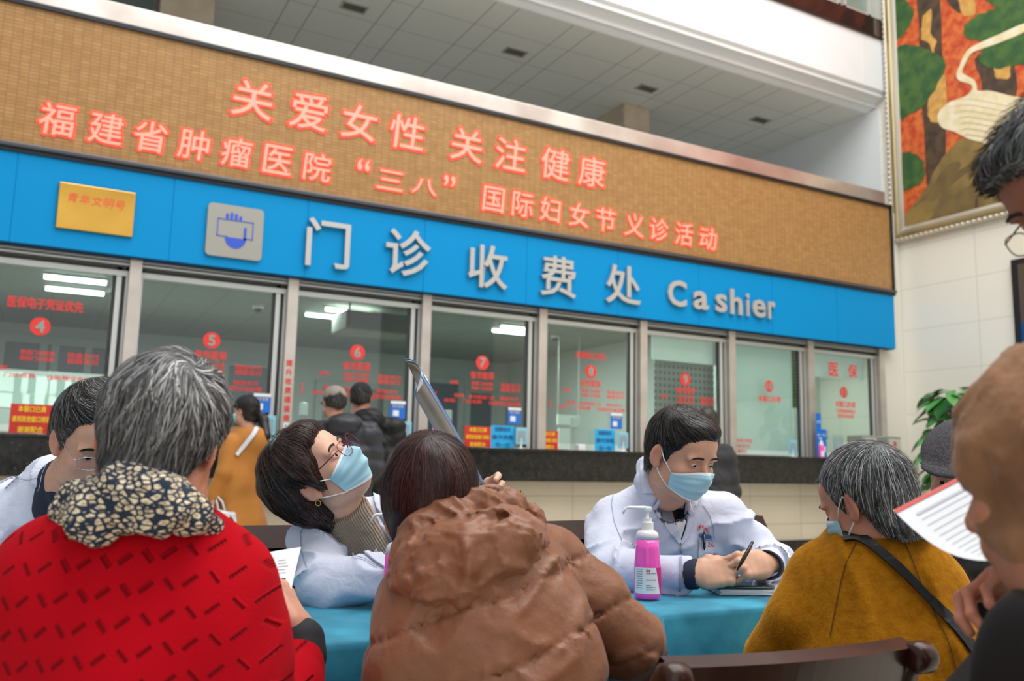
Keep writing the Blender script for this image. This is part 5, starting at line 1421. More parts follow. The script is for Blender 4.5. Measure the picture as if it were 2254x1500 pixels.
def text_on(p, vol, s, cx, cy, h, m, name, off=.006, ang=0, parent=None, italic=0, w=None):
    """small lettering carried onto a garment; cx, cy, h in photo pixels"""
    vv, ff = text_geo(s, 1, 0, .01); lo, hi = vv.min(0), vv.max(0); sc = h/(hi[1]-lo[1]); x = (vv[:, 0]-(lo[0]+hi[0])/2)*(w/(hi[0]-lo[0]) if w else sc); y = (vv[:, 1]-(lo[1]+hi[1])/2)*sc
    a = math.radians(ang); X = cx+x*math.cos(a)-y*math.sin(a)*-1*0+y*math.sin(a); Y = cy-y*math.cos(a)+x*math.sin(a)
    D = CF+CR*((X-1127)/FPX)[:, None]-CU*((Y-750)/FPX)[:, None]; D = np.stack([D@VR, D@VF, D[:, 2]], 1); D /= D[:, 1:2]; t = np.full(len(X), .8)
    for _ in range(400):
        P = D*t[:, None]+[0, 0, CAM[2]]; inb = ((P > vol.lo+vol.h) & (P < vol.lo+vol.h*(vol.n-2))).all(1); f = np.where(inb, vol.sample(P), .02); t = t+np.where(f > .0006, np.clip(f*.6, .0005, .012), 0)
    V = P+vol.grad(P)*off; F = [f if len(f) == 4 else tuple(f)+(f[-1],)*(4-len(f)) for f in ff]
    return p.part(name, V, np.array(F), m, None, parent)
redt = mat('embroidery_red', srgb(222, 60, 90), .6)
text_on(p5, v5, '26', 1561, 1199, 13, redt, 'number', .0075, 3, pk, w=15)
for ch, x, y, a in (('建', 1548, 1160, 20), ('医', 1554, 1165, 40), ('院', 1558, 1171, 60)): text_on(p5, v5, ch, x, y, 6, redt, 'embroidered_character', .0035, a, pk)
text_on(p5, v5, '福建医院', 1552, 1177, 4.2, mat('embroidery_grey', srgb(90, 104, 112), .6), 'embroidered_line', .0035, 4, pk, w=24)
LE = [(1411, 1024), (1413, 1052), (1418, 1087), (1451, 1089), (1438, 1115), (1451, 1138), (1471, 1165), (1495, 1198)]
def strip0(pts, w):
    P = np.array(pts, float); L = []; Rr = []
    for i in range(len(P)):
        t = P[min(i+1, len(P)-1)]-P[max(i-1, 0)]; t /= np.linalg.norm(t)+1e-9; n = np.array([-t[1], t[0]]); L.append(P[i]+n*w/2); Rr.append(P[i]-n*w/2)
    return [tuple(q) for q in L+Rr[::-1]]
cloth(p5, v5, strip0(LE, 1.6), COATS, 'lapel_edge_shade', .0035, .0008, step=1.4)  # darker strip paints the shade beside the lapel
cloth(p5, v5, strip0([(1372, 1062), (1352, 1082), (1346, 1110), (1352, 1150), (1368, 1190)], 1.4), COATS, 'shoulder_seam', .0012, .0006, step=1.4)
cloth(p5, v5, strip0([(1546, 1112), (1562, 1135), (1570, 1160), (1572, 1190)], 1.4), COATS, 'shoulder_seam', .0012, .0006, step=1.4)
# pen in the pocket
mb = MB(); a_, b_ = A(1548.5, 1171, 2.35), A(1546, 1212, 2.35)
def surf_px(vol, px, py, off):
    D = CF+CR*(px-1127)/FPX-CU*(py-750)/FPX; D = np.array([D@VR, D@VF, D[2]]); D /= D[1]; t = .8
    for _ in range(600):
        P = D*t+[0, 0, CAM[2]]; inb = ((P > vol.lo+vol.h) & (P < vol.lo+vol.h*(vol.n-2))).all(); f = float(vol.sample(P[None])[0]) if inb else .02
        if f < .0006: break
        t += min(max(f*.6, .0005), .012)
    return P+vol.grad(P[None])[0]*off
pa, pb_ = surf_px(v5, 1549, 1170, .009), surf_px(v5, 1546, 1212, .011)
penm = mat('black_plastic', srgb(18, 18, 22), .25)
pn = Person(.5, 2.4, 'black clip pen hooked on the man doctor\'s chest pocket', 'pen'); pn.root['category'] = 'pen'
dv = pb_-pa
pn.mb('barrel', MB().tube([pa, pa+dv*.12, pa+dv*.14, pa+dv*.85, pb_], [.0018, .002, .0040, .0038, .001], 10), penm)
pn.mb('clip', MB().tube([pa+dv*.16+[0, -.004, 0], pa+dv*.3+[0, -.007, 0], pa+dv*.55+[0, -.005, 0]], .0012, 6), M['steel'])
# hands: right hand a loose fist, left hand pinching the pen
v, tp = hand_vol(curl=((55, 75, 40), (62, 80, 40), (66, 80, 40), (66, 78, 40)), thumb=((.040, .034, -.004), (.038, .064, -.010), (.030, .090, -.014)), wrist=.03, s=.9)
RH = frame((.93, .12, .10), (-.12, -.86, .38)); th = A(1542, 1264, 2.20)
put_hand(p5, v, RH, th, srgb(212, 164, 136)[:3], mirror=True)
v, tp = hand_vol(curl=((48, 62, 30), (60, 70, 38), (66, 74, 40), (70, 74, 40)), thumb=((.036, .036, -.012), (.034, .062, -.030), (.018, .082, -.042)), wrist=.03, s=.88)
LH = frame((-.86, -.48, -.02), (.45, -.72, .50)); tl = A(1682, 1241, 2.235)
put_hand(p5, v, LH, tl, srgb(214, 166, 138)[:3])
for a_, b_, nm in ((A(1506, 1265, 2.215), A(1538, 1264, 2.20), 0), (A(1693, 1246, 2.27), A(1686, 1243, 2.235), 1)):
    vv = Vol(np.minimum(a_, b_)-.09, np.maximum(a_, b_)+.09, .004); d = nrm(b_-a_); vv.add(Cap(a_, b_, .040, .041, flat=((0, -.5, .85), .85)), .01); vv.cut(Cap(a_-d*.05, b_+d*.06, .034, .034, flat=((0, -.5, .85), .8)), .002)
    vv.plane(a_+d*.004, -d); vv.plane(b_, d)
    p5.vol('navy_cuff', vv, NAVYM)
pn2 = Person(.62, 2.15, 'black pen held upright in the man doctor\'s fingers', 'pen'); pn2.root['category'] = 'pen'
a_, b_ = A(1658, 1193, 2.16), A(1628, 1246, 2.135); dv = b_-a_
pn2.mb('barrel', MB().tube([a_, a_+dv*.05, a_+dv*.8, a_+dv*1.2], [.003, .0048, .0048, .0015], 12), penm)
pn2.mb('clip', MB().tube([a_+[.003, -.004, 0], a_+dv*.2+[.003, -.006, 0], a_+dv*.35+[.003, -.004, 0]], .0012, 6), M['steel'])
legs(p5, (tc5[0]-.10, tc5[1]+.05, .50), (tc5[0]+.10, tc5[1]+.05, .50), (-.45, -.88), DARKM)
inner(p5, [A(1462, 1150, 2.58), SR, EL_R, WR_R], SK['mid']); inner(p5, [A(1462, 1150, 2.58), SL, A(1655, 1195, 2.56), EL_L, WR_L+(EL_L-WR_L)*.15], SK['mid'])
p5.finish()
# ---------------------------------------------------------------- red sweater, seen from behind
gcol = np.array([srgb(150, 150, 150)[:3], srgb(196, 196, 194)[:3], srgb(96, 96, 98)[:3], srgb(60, 58, 60)[:3], srgb(122, 120, 120)[:3], srgb(78, 76, 78)[:3]])
def knit_mat():
    m = mat('red_knit', srgb(186, 8, 26), 0.9, sheen=.12, sheen_tint=srgb(255, 90, 100), spec=.08, noise=(3, srgb(164, 6, 22), 4)); nt = m.node_tree; b = nt.nodes['Principled BSDF']
    tc = N(nt, 'ShaderNodeTexCoord'); mp = N(nt, 'ShaderNodeMapping'); mp.inputs['Rotation'].default_value = (0, math.radians(8), 0); nt.links.new(tc.outputs['Object'], mp.inputs[0])
    sp = N(nt, 'ShaderNodeSeparateXYZ'); nt.links.new(mp.outputs[0], sp.inputs[0])
    def mth(op, a, b_=None, c=None):
        n = N(nt, 'ShaderNodeMath', operation=op)
        for i, v in enumerate((a, b_, c)):
            if v is None: continue
            if isinstance(v, (int, float)): n.inputs[i].default_value = v
            else: nt.links.new(v, n.inputs[i])
        return n.outputs[0]
    # warp a little so that the stitches follow the body
    nz = N(nt, 'ShaderNodeTexNoise'); nz.inputs['Scale'].default_value = 5; nt.links.new(tc.outputs['Object'], nz.inputs['Vector'])
    wv = mth('MULTIPLY', mth('SUBTRACT', nz.outputs[0], .5), .012)
    def dashes(ox, oz, ang):
        U = mth('DIVIDE', mth('ADD', sp.outputs[0], mth('ADD', wv, ox)), .050); V = mth('DIVIDE', mth('ADD', sp.outputs[2], mth('ADD', wv, oz)), .076)
        x = mth('MULTIPLY', mth('SUBTRACT', mth('FRACT', U), .5), .050); z = mth('MULTIPLY', mth('SUBTRACT', mth('FRACT', V), .5), .076)
        ca, sa = math.cos(ang), math.sin(ang)
        a = mth('ADD', mth('MULTIPLY', x, ca), mth('MULTIPLY', z, sa)); c = mth('SUBTRACT', mth('MULTIPLY', z, ca), mth('MULTIPLY', x, sa))
        hole = mth('ADD', .75, mth('MULTIPLY', mth('SINE', mth('MULTIPLY', a, 1700)), .25))
        la = mth('LESS_THAN', mth('ABSOLUTE', a), .0095); g = mth('SUBTRACT', 1, mth('MINIMUM', mth('DIVIDE', mth('ABSOLUTE', c), .0027), 1))
        ridge = mth('SUBTRACT', 1, mth('MINIMUM', mth('DIVIDE', mth('ABSOLUTE', mth('SUBTRACT', c, .0034)), .0022), 1))
        return mth('MULTIPLY', mth('MULTIPLY', la, g), hole), mth('MULTIPLY', la, ridge)
    a1 = dashes(0, 0, .55); a2 = dashes(.025, .038, .55); b1 = dashes(.025, 0, -1.0); b2 = dashes(0, .038, -1.0)
    h = mth('MAXIMUM', mth('MAXIMUM', a1[0], a2[0]), mth('MAXIMUM', b1[0], b2[0])); r = mth('MAXIMUM', mth('MAXIMUM', a1[1], a2[1]), mth('MAXIMUM', b1[1], b2[1]))
    fine = N(nt, 'ShaderNodeTexNoise'); fine.inputs['Scale'].default_value = 420; nt.links.new(tc.outputs['Object'], fine.inputs['Vector'])
    H = mth('ADD', mth('MULTIPLY', r, .9), mth('ADD', mth('MULTIPLY', h, -2.2), mth('MULTIPLY', fine.outputs[0], .35)))
    bp_ = N(nt, 'ShaderNodeBump'); bp_.inputs['Strength'].default_value = 1; bp_.inputs['Distance'].default_value = .0030; nt.links.new(H, bp_.inputs['Height']); nt.links.new(bp_.outputs[0], b.inputs['Normal'])
    old = b.inputs['Base Color'].links[0].from_socket; mx_ = N(nt, 'ShaderNodeMix', data_type='RGBA'); nt.links.new(mth('MULTIPLY', h, .38), mx_.inputs[0]); nt.links.new(old, mx_.inputs[6]); mx_.inputs[7].default_value = srgb(96, 4, 14); nt.links.new(mx_.outputs[2], b.inputs['Base Color'])  # holes darkened in colour too, standing in for the shade inside them
    return m
p1 = Person(-.42, 1.25, 'grey-haired person in bright red knitted sweater and spotted scarf, seen from behind')
R1 = frame((-.22, .95, -.22), (.18, .10, 1)); t1 = A(352, 975, 1.20); S1 = .86; nb = (A(372, 1130, 1.20)-t1) @ R1
h1 = head_vol(.0033, neck=nb*1.0, fat=1.0); put_head(p1, R1*S1, t1, h1, srgb(196, 132, 104)[:3], eyes=False)
put_mask(p1, R1*S1, t1, h1)
tab1 = [(0, .06), (30, .058), (50, .04), (66, .01), (76, -.02), (84, .022), (100, .030), (110, .018), (120, -.02), (135, -.062), (155, -.088), (180, -.095)]
hv1 = hair_vol(tab1, .020, tlow=.003, lump=.003)
wh1 = (.022, -.078, .088)
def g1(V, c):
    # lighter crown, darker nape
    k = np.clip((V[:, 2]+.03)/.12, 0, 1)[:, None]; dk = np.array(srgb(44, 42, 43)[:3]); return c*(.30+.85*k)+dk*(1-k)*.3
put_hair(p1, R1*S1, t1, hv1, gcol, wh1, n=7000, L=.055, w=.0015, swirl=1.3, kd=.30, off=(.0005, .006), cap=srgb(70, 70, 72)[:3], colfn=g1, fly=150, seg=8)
v1 = Vol((-.86, 1.0, .45), (-.20, 1.62, 1.03), .0068)
c1 = A(305, 1430, 1.23)
v1.add([Ell(A(285, 1375, 1.22), (.188, .115, .160)), Ell(A(295, 1560, 1.20), (.185, .125, .20)), Cap(A(350, 1210, 1.21), A(120, 1290, 1.20), .062, .085), Cap(A(360, 1210, 1.22), A(480, 1300, 1.24), .060, .074)], .06)
v1.add(chain([A(482, 1310, 1.24), A(522, 1440, 1.26), A(560, 1560, 1.30)], [.074, .060, .050]), .04)
v1.add(chain([A(588, 1590, 1.30), A(640, 1520, 1.40), A(664, 1440, 1.48)], [.048, .042, .036]), .03)
v1.disp(lambda P: .004*wave(P, 31, 6)+.005*folds(P, 33, 4, (1, .5, .6))*np.clip((P[:, 0]+.38)/.1, 0, 1), .04)
KN = knit_mat(); p1.vol('red_sweater', v1, KN)
vv = Vol(A(655, 1400, 1.5)-.12, A(655, 1400, 1.5)+.12, .004); vv.add(Cap(A(664, 1446, 1.48), A(664, 1412, 1.49), .041, .038), .01); p1.vol('black_cuff', vv, DARKM)
v, tp = hand_vol(curl=((50, 55, 30), (55, 55, 30), (58, 55, 30), (60, 55, 30)), thumb=((.036, .036, -.014), (.030, .066, -.030), (.016, .088, -.038)), wrist=.03, s=1.0)
put_hand(p1, v, frame((-.55, .45, .65), (.75, .10, .65)), A(664, 1385, 1.50), srgb(206, 150, 124)[:3])
# scarf
def spot_mat():
    m = mat('spotted_scarf', srgb(30, 44, 66), .85); nt = m.node_tree; b = nt.nodes['Principled BSDF']
    tc = N(nt, 'ShaderNodeTexCoord'); mp = N(nt, 'ShaderNodeMapping'); mp.inputs['Scale'].default_value = (84, 84, 150); mp.inputs['Rotation'].default_value = (0, .25, 0); nt.links.new(tc.outputs['Object'], mp.inputs[0])
    vo = N(nt, 'ShaderNodeTexVoronoi', feature='DISTANCE_TO_EDGE'); vo.inputs['Scale'].default_value = 1; vo.inputs['Randomness'].default_value = .85; nt.links.new(mp.outputs[0], vo.inputs['Vector'])
    r = N(nt, 'ShaderNodeMapRange'); r.inputs[1].default_value = .12; r.inputs[2].default_value = .2; nt.links.new(vo.outputs[0], r.inputs[0])
    vc = N(nt, 'ShaderNodeTexVoronoi'); vc.inputs['Scale'].default_value = 1; vc.inputs['Randomness'].default_value = .85; nt.links.new(mp.outputs[0], vc.inputs['Vector'])
    r2 = N(nt, 'ShaderNodeMapRange'); r2.inputs[1].default_value = .05; r2.inputs[2].default_value = .42; nt.links.new(vc.outputs['Distance'], r2.inputs[0])
    m2 = N(nt, 'ShaderNodeMix', data_type='RGBA'); nt.links.new(r2.outputs[0], m2.inputs[0]); m2.inputs[6].default_value = srgb(150, 124, 92); m2.inputs[7].default_value = srgb(232, 216, 184)
    m1_ = N(nt, 'ShaderNodeMix', data_type='RGBA'); nt.links.new(r.outputs[0], m1_.inputs[0]); m1_.inputs[6].default_value = srgb(24, 38, 60); nt.links.new(m2.outputs[2], m1_.inputs[7]); nt.links.new(m1_.outputs[2], b.inputs['Base Color'])
    return m
vs = Vol((-.70, 1.0, .90), (-.30, 1.42, 1.13), .0045)
vs.add(chain([A(165, 1128, 1.17), A(215, 1106, 1.13), A(280, 1092, 1.11), A(350, 1106, 1.10), A(418, 1132, 1.13), A(466, 1160, 1.18), A(475, 1165, 1.26), A(400, 1130, 1.36), A(260, 1090, 1.36), A(170, 1110, 1.26), A(160, 1128, 1.18)], [.022, .032, .038, .036, .026, .014, .018, .034, .034, .028, .024]), .02)
vs.add(chain([A(175, 1112, 1.13), A(200, 1148, 1.10), A(222, 1176, 1.10)], [.028, .024, .014]), .02)
vs.add(chain([A(250, 1080, 1.16), A(300, 1072, 1.17), A(365, 1092, 1.17), A(425, 1130, 1.18)], [.016, .018, .016, .010]), .02)
vs.disp(lambda P: .007*folds(P, 51, 9, (.3, .5, 1))+.002*wave(P, 52, 30)-.003, .03)
p1.vol('spotted_scarf', vs, spot_mat())
legs(p1, (-.55, 1.12, .50), (-.33, 1.12, .50), (.1, 1), DARKM)
inner(p1, [A(365, 1180, 1.23), A(478, 1312, 1.25), A(545, 1560, 1.30), A(600, 1560, 1.33), A(650, 1480, 1.46), A(662, 1420, 1.50)], SK['mid'], .024)
p1.finish()
# paper in the hand
pr = Person(-.30, 1.55, 'white printed report sheet held upright beside the red sweater', 'report_sheet'); pr.root['category'] = 'paper'
mb = MB(); G = []
TL, TR, BL, BR = A(560, 1222, 1.56), A(662, 1205, 1.60), A(560, 1350, 1.50), A(634, 1352, 1.54)
for i in range(9):
    u = i/8; G.append([TL*(1-u)*(1-w_)+TR*u*(1-w_)+BL*(1-u)*w_+BR*u*w_+np.array([0, .012*math.sin(u*3+w_*2), 0]) for w_ in np.linspace(0, 1, 9)])
G = np.array(G); mb.grid(G, 0); mb.grid(G[:, ::-1]+[0, .0006, 0], 0); pr.mb('sheet', mb, paperm)
def on_sheet(u0, u1, w0, w1):
    f = lambda u, w_: TL*(1-u)*(1-w_)+TR*u*(1-w_)+BL*(1-u)*w_+BR*u*w_+np.array([0, .012*math.sin(u*3+w_*2)-.0012, 0])
    return np.array([[f(u, w_) for w_ in np.linspace(w0, w1, 4)] for u in np.linspace(u0, u1, 6)])
mb = MB().grid(on_sheet(.55, .78, .46, .66)); pr.mb('printed_picture', mb, mat('scan_dark', srgb(44, 52, 72), .5), False)
mb = MB()
for k in range(5): mb.grid(on_sheet(.50, .50+.3*(.6+.4*((k*37) % 5)/5), .17+k*.05, .178+k*.05))
pr.mb('printed_line', mb, mat('print_grey', srgb(150, 152, 160), .6), False)

# ---------------------------------------------------------------- brown hooded jacket
def jacket_mat():
    m = mat('brown_nylon', srgb(134, 90, 66), 0.40, spec=.35, sheen=.1, noise=(6, srgb(134, 86, 60), 4)); nt = m.node_tree; b = nt.nodes['Principled BSDF']
    tc = N(nt, 'ShaderNodeTexCoord'); a = N(nt, 'ShaderNodeTexNoise', noise_type='RIDGED_MULTIFRACTAL'); a.inputs['Scale'].default_value = 6; a.inputs['Detail'].default_value = 5; a.inputs['Distortion'].default_value = 1.6
    nt.links.new(tc.outputs['Object'], a.inputs['Vector']); f = N(nt, 'ShaderNodeTexNoise'); f.inputs['Scale'].default_value = 38; f.inputs['Detail'].default_value = 6; nt.links.new(tc.outputs['Object'], f.inputs['Vector'])
    ad_ = N(nt, 'ShaderNodeMath', operation='MULTIPLY_ADD'); nt.links.new(f.outputs[0], ad_.inputs[0]); ad_.inputs[1].default_value = .16; nt.links.new(a.outputs[0], ad_.inputs[2])
    bp_ = N(nt, 'ShaderNodeBump'); bp_.inputs['Strength'].default_value = 1; bp_.inputs['Distance'].default_value = .020; nt.links.new(ad_.outputs[0], bp_.inputs['Height']); nt.links.new(bp_.outputs[0], b.inputs['Normal'])
    return m
JM = jacket_mat()
p4 = Person(.0, 1.42, 'short dark reddish haired person in brown hooded padded jacket, seen from behind')
R4 = frame((-.30, .93, .18), (.10, -.10, 1)); t4 = A(938, 1086, 1.52); S4 = .84; nb = (A(985, 1185, 1.46)-t4) @ R4
h4 = head_vol(.0035, neck=nb, fat=1.0); put_head(p4, R4*S4, t4, h4, srgb(206, 130, 104)[:3], eyes=False); put_mask(p4, R4*S4, t4, h4)
tab4 = [(0, .05), (30, .045), (50, .01), (65, -.03), (80, -.05), (95, -.052), (115, -.085), (140, -.105), (180, -.115)]
hv4 = hair_vol(tab4, .013, lump=.0015, c=(0, -.018, .030), r=(.080, .100, .088))
hv4.add(Ell((0, -.050, -.035), (.064, .060, .060)), .04)
rcol = np.array([srgb(50, 24, 22)[:3], srgb(36, 17, 17)[:3], srgb(66, 34, 32)[:3], srgb(26, 14, 14)[:3], srgb(86, 50, 46)[:3]])
put_hair(p4, R4*S4, t4, hv4, rcol, (-.02, -.045, .125), n=7000, L=.11, w=.0011, swirl=.35, kd=.8, off=(.0003, .0035), cap=srgb(34, 16, 16)[:3], fly=120, seg=10)
v4 = Vol((-.36, 1.12, .52), (.52, 1.95, 1.08), .0056)
SL4, SR4 = A(935, 1365, 1.42), A(1198, 1262, 1.56)
v4.add([Ell(A(1060, 1330, 1.45), (.150, .110, .135), rotm((0, 1, 0), -18)), Ell(A(1085, 1530, 1.42), (.180, .130, .19)), Cap(A(1040, 1275, 1.46), SR4, .080, .074), Cap(A(1010, 1300, 1.44), SL4, .080, .066)], .06)
v4.add(chain([SR4, A(1300, 1335, 1.56), A(1375, 1410, 1.58), A(1392, 1425, 1.64), A(1340, 1400, 1.80)], [.074, .062, .056, .054, .05]), .035)
v4.add(chain([SL4, A(905, 1450, 1.38), A(885, 1570, 1.40)], [.066, .058, .052]), .03)
ax = nrm(np.array([-.38, .05, 1.0])); org = A(1060, 1330, 1.34)
axA = nrm(A(1400, 1392, 1.58)-SR4)
def quilt(P):
    s = (P-org) @ ax+.006*wave(P, 61, 6); per = .095; q = (s/per) % 1.0; q = np.abs(q-.5)*2      # 1 at the seam
    puff = .005*(1-q**2.4); seam = np.exp(-((1-q)/.07)**2)
    # the sleeve is quilted across its own axis
    sa = (P-SR4) @ axA+.004*wave(P, 66, 8); la = np.linalg.norm((P-SR4)-np.outer((P-SR4) @ axA, axA), axis=1); arm = np.clip((.10-la)/.02, 0, 1)*np.clip(((P[:, 0]-.24)/.03), 0, 1)
    q2 = np.abs(((sa-.02)/.085) % 1-.5)*2; puff2 = .006*(1-q2**2.4); seam2 = np.exp(-((1-q2)/.07)**2)
    pf = puff*(1-arm)+puff2*arm; sm = seam*(1-arm)+seam2*arm
    near = np.exp(-((1-(q*(1-arm)+q2*arm))/.35)**2)
    w = wave(P+.01*wave(P, 63, 20)[:, None], 62, 34, 7, (1.0, .8, .2))
    return pf-.0045*sm+near*.0032*w+.008*folds(P, 64, 5)**2-.002
v4.disp(quilt, .045)
p4.vol('padded_jacket', v4, JM)
# arm-hole seam, a thin raised cord
hv = Vol((-.26, 1.15, .78), (.30, 1.75, 1.13), .0046)
hc = A(1030, 1215, 1.40)
Rh = rotm((0, 1, 0), -20)
hv.add(Ell(A(1040, 1222, 1.385), (.118, .075, .062), Rh), .02); hv.add(Ell(A(1010, 1262, 1.375), (.085, .055, .040), Rh), .03)
hv.add(Ell(A(955, 1240, 1.39), (.062, .055, .050), Rh), .03); hv.add(Ell(A(1120, 1185, 1.44), (.055, .06, .050), Rh), .03)
hv.add(chain([A(888, 1262, 1.43), A(893, 1215, 1.42), A(925, 1165, 1.42), A(985, 1128, 1.43), A(1050, 1112, 1.47), A(1120, 1118, 1.52), A(1168, 1150, 1.55), A(1178, 1190, 1.53)], [.018, .024, .026, .026, .026, .026, .024, .018]), .016)
hv.add(chain([A(898, 1235, 1.47), A(940, 1158, 1.49), A(1010, 1112, 1.52), A(1080, 1098, 1.57), A(1115, 1105, 1.60)], [.018, .022, .022, .024, .02]), .014)
hv.cut(chain([A(896, 1256, 1.335), A(926, 1205, 1.318), A(985, 1170, 1.312), A(1050, 1148, 1.33), A(1120, 1138, 1.375), A(1168, 1150, 1.43)], [.004, .006, .007, .007, .006, .004]), .016)
hv.cut(chain([A(905, 1290, 1.345), A(950, 1230, 1.32), A(985, 1190, 1.312)], [.003, .004, .003]), .012)
hv.add(chain([A(880, 1268, 1.40), A(905, 1290, 1.36), A(955, 1306, 1.335), A(1012, 1310, 1.33), A(1075, 1296, 1.35), A(1130, 1256, 1.39), A(1168, 1210, 1.45)], [.012, .015, .017, .018, .018, .017, .014]), .022)
hv.disp(lambda P: .007*folds(P, 71, 10)**2+.004*folds(P, 73, 22)+.003*wave(P, 72, 14)-.004, .03)
p4.vol('hood', hv, JM)
legs(p4, (-.02, 1.25, .50), (.18, 1.30, .50), (-.1, 1), DARKM)
p4.finish()

# ---------------------------------------------------------------- mustard coat, grey hair, facing left
woolm = mat('mustard_wool', srgb(170, 112, 16), .9, sheen=.8, sheen_tint=srgb(230, 180, 80), spec=.1, noise=(60, srgb(148, 92, 8), 5, .2), bump=(130, .5, .003))
p6 = Person(.72, 1.78, 'grey-haired woman in mustard wool coat with a thin black bag strap, facing left')
R6 = frame((-.54, .76, -.34), (.02, -.12, 1)); t6 = A(1908, 1106, 1.80); S6 = .88; nb = (A(1915, 1215, 1.84)-t6) @ R6
h6 = head_vol(.0033, neck=nb*.9, age=1); put_head(p6, R6*S6, t6, h6, srgb(204, 146, 120)[:3]); put_mask(p6, R6*S6, t6, h6, strap_back=-.004)
tab6 = [(0, .066), (30, .062), (50, .045), (64, .016), (74, -.014), (83, .020), (98, .024), (108, -.02), (125, -.075), (150, -.10), (180, -.105)]
hv6 = hair_vol(tab6, .013, tlow=.006, lump=.002, fat=1.02)
gc6 = np.array([srgb(130, 132, 134)[:3], srgb(206, 206, 204)[:3], srgb(72, 74, 78)[:3], srgb(50, 52, 56)[:3], srgb(98, 100, 104)[:3]])
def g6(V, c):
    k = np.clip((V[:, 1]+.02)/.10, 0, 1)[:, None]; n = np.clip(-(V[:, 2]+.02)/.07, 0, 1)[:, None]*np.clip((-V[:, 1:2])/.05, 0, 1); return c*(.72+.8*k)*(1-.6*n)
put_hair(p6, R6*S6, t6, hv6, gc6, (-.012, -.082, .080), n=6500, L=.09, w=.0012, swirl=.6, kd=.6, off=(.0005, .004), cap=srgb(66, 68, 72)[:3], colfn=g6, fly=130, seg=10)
v6 = Vol((.40, 1.40, .40), (1.20, 2.35, 1.12), .0078)
SL6, SR6 = A(1818, 1278, 1.86), A(2040, 1300, 1.76)
v6.add([Ell(A(1935, 1375, 1.80), (.155, .12, .18)), Ell(A(1955, 1560, 1.76), (.19, .14, .20)), Cap(A(1925, 1235, 1.83), SL6, .085, .078), Cap(A(1960, 1235, 1.81), SR6, .085, .080)], .06)
v6.add(chain([A(1915, 1190, 1.85), A(1935, 1235, 1.83)], [.070, .090]), .04)
v6.add(chain([SL6, A(1765, 1370, 1.84), A(1715, 1450, 1.88), A(1690, 1440, 2.0)], [.078, .064, .055, .048]), .04)
v6.add(chain([SR6, A(2080, 1430, 1.70), A(2110, 1560, 1.72)], [.072, .064, .06]), .04)
v6.cut(Cap(A(1910, 1130, 1.85), A(1916, 1196, 1.85), .060, .058), .01)
v6.disp(lambda P: .006*wave(P, 81, 5)+.008*folds(P, 83, 3.5, (1, .5, .5))-.004, .04)
p6.vol('mustard_coat', v6, woolm)
# woolly fuzz standing off the cloth
fz = strands(v6, roots_on(v6, 9000, lambda c: (c[:, 2] > .66), 5), lambda P: np.tile([.2, 0, -.6], (len(P), 1))+.9*np.random.RandomState(1).randn(len(P), 3), .011, .0003, np.array([srgb(174, 116, 20)[:3], srgb(156, 102, 14)[:3], srgb(186, 130, 34)[:3]]), (.0005, .004), 3, 4, .003)
fuzzm = mat('wool_fuzz', srgb(190, 130, 30), .9, vcol='Col')
p6.part('wool_fuzz', fz[0], fz[1], fuzzm, fz[2])
v6.blur(2)
seamM = mat('coat_seam', srgb(92, 54, 8), .9)
def strip(pts, w):
    P = np.array(pts, float); L = []; Rr = []
    for i in range(len(P)):
        t = P[min(i+1, len(P)-1)]-P[max(i-1, 0)]; t /= np.linalg.norm(t)+1e-9; n = np.array([-t[1], t[0]]); ww = w[i] if hasattr(w, '__len__') else w
        L.append(P[i]+n*ww/2); Rr.append(P[i]-n*ww/2)
    return [tuple(q) for q in L+Rr[::-1]]
def smooth_line(pts, n=30):
    P = np.array(pts, float); out = []; k = len(P)
    for t in np.linspace(0, k-1, n):
        i = min(int(t), k-2); f = t-i; p0, p1, p2, p3 = P[max(i-1, 0)], P[i], P[i+1], P[min(i+2, k-1)]
        out.append(.5*((2*p1)+(-p0+p2)*f+(2*p0-5*p1+4*p2-p3)*f*f+(-p0+3*p1-3*p2+p3)*f**3))
    return out
for s_ in ([(1884, 1196), (1862, 1245), (1848, 1300), (1836, 1360), (1828, 1400)], [(1976, 1176), (2000, 1215), (2030, 1290), (2062, 1360), (2090, 1420), (2110, 1500)], [(1876, 1184), (1920, 1174), (1975, 1172), (2010, 1176)]):
    cloth(p6, v6, strip(smooth_line(s_), 2.2), seamM, 'coat_seam', .0015, .0006, step=1.6)
strapm = mat('black_strap', srgb(12, 12, 13), .35, spec=.4, bump=(200, .2, .001))
sl = smooth_line([(1858, 1186), (1885, 1184), (1912, 1196), (1945, 1222), (1990, 1262), (2040, 1312), (2085, 1362), (2125, 1412), (2160, 1462), (2190, 1510)])
cloth(p6, v6, strip(sl, 19), strapm, 'bag_strap', .004, .004, step=2.5)
legs(p6, (.66, 1.62, .50), (.86, 1.60, .50), (-.5, .85), DARKM)
p6.finish()

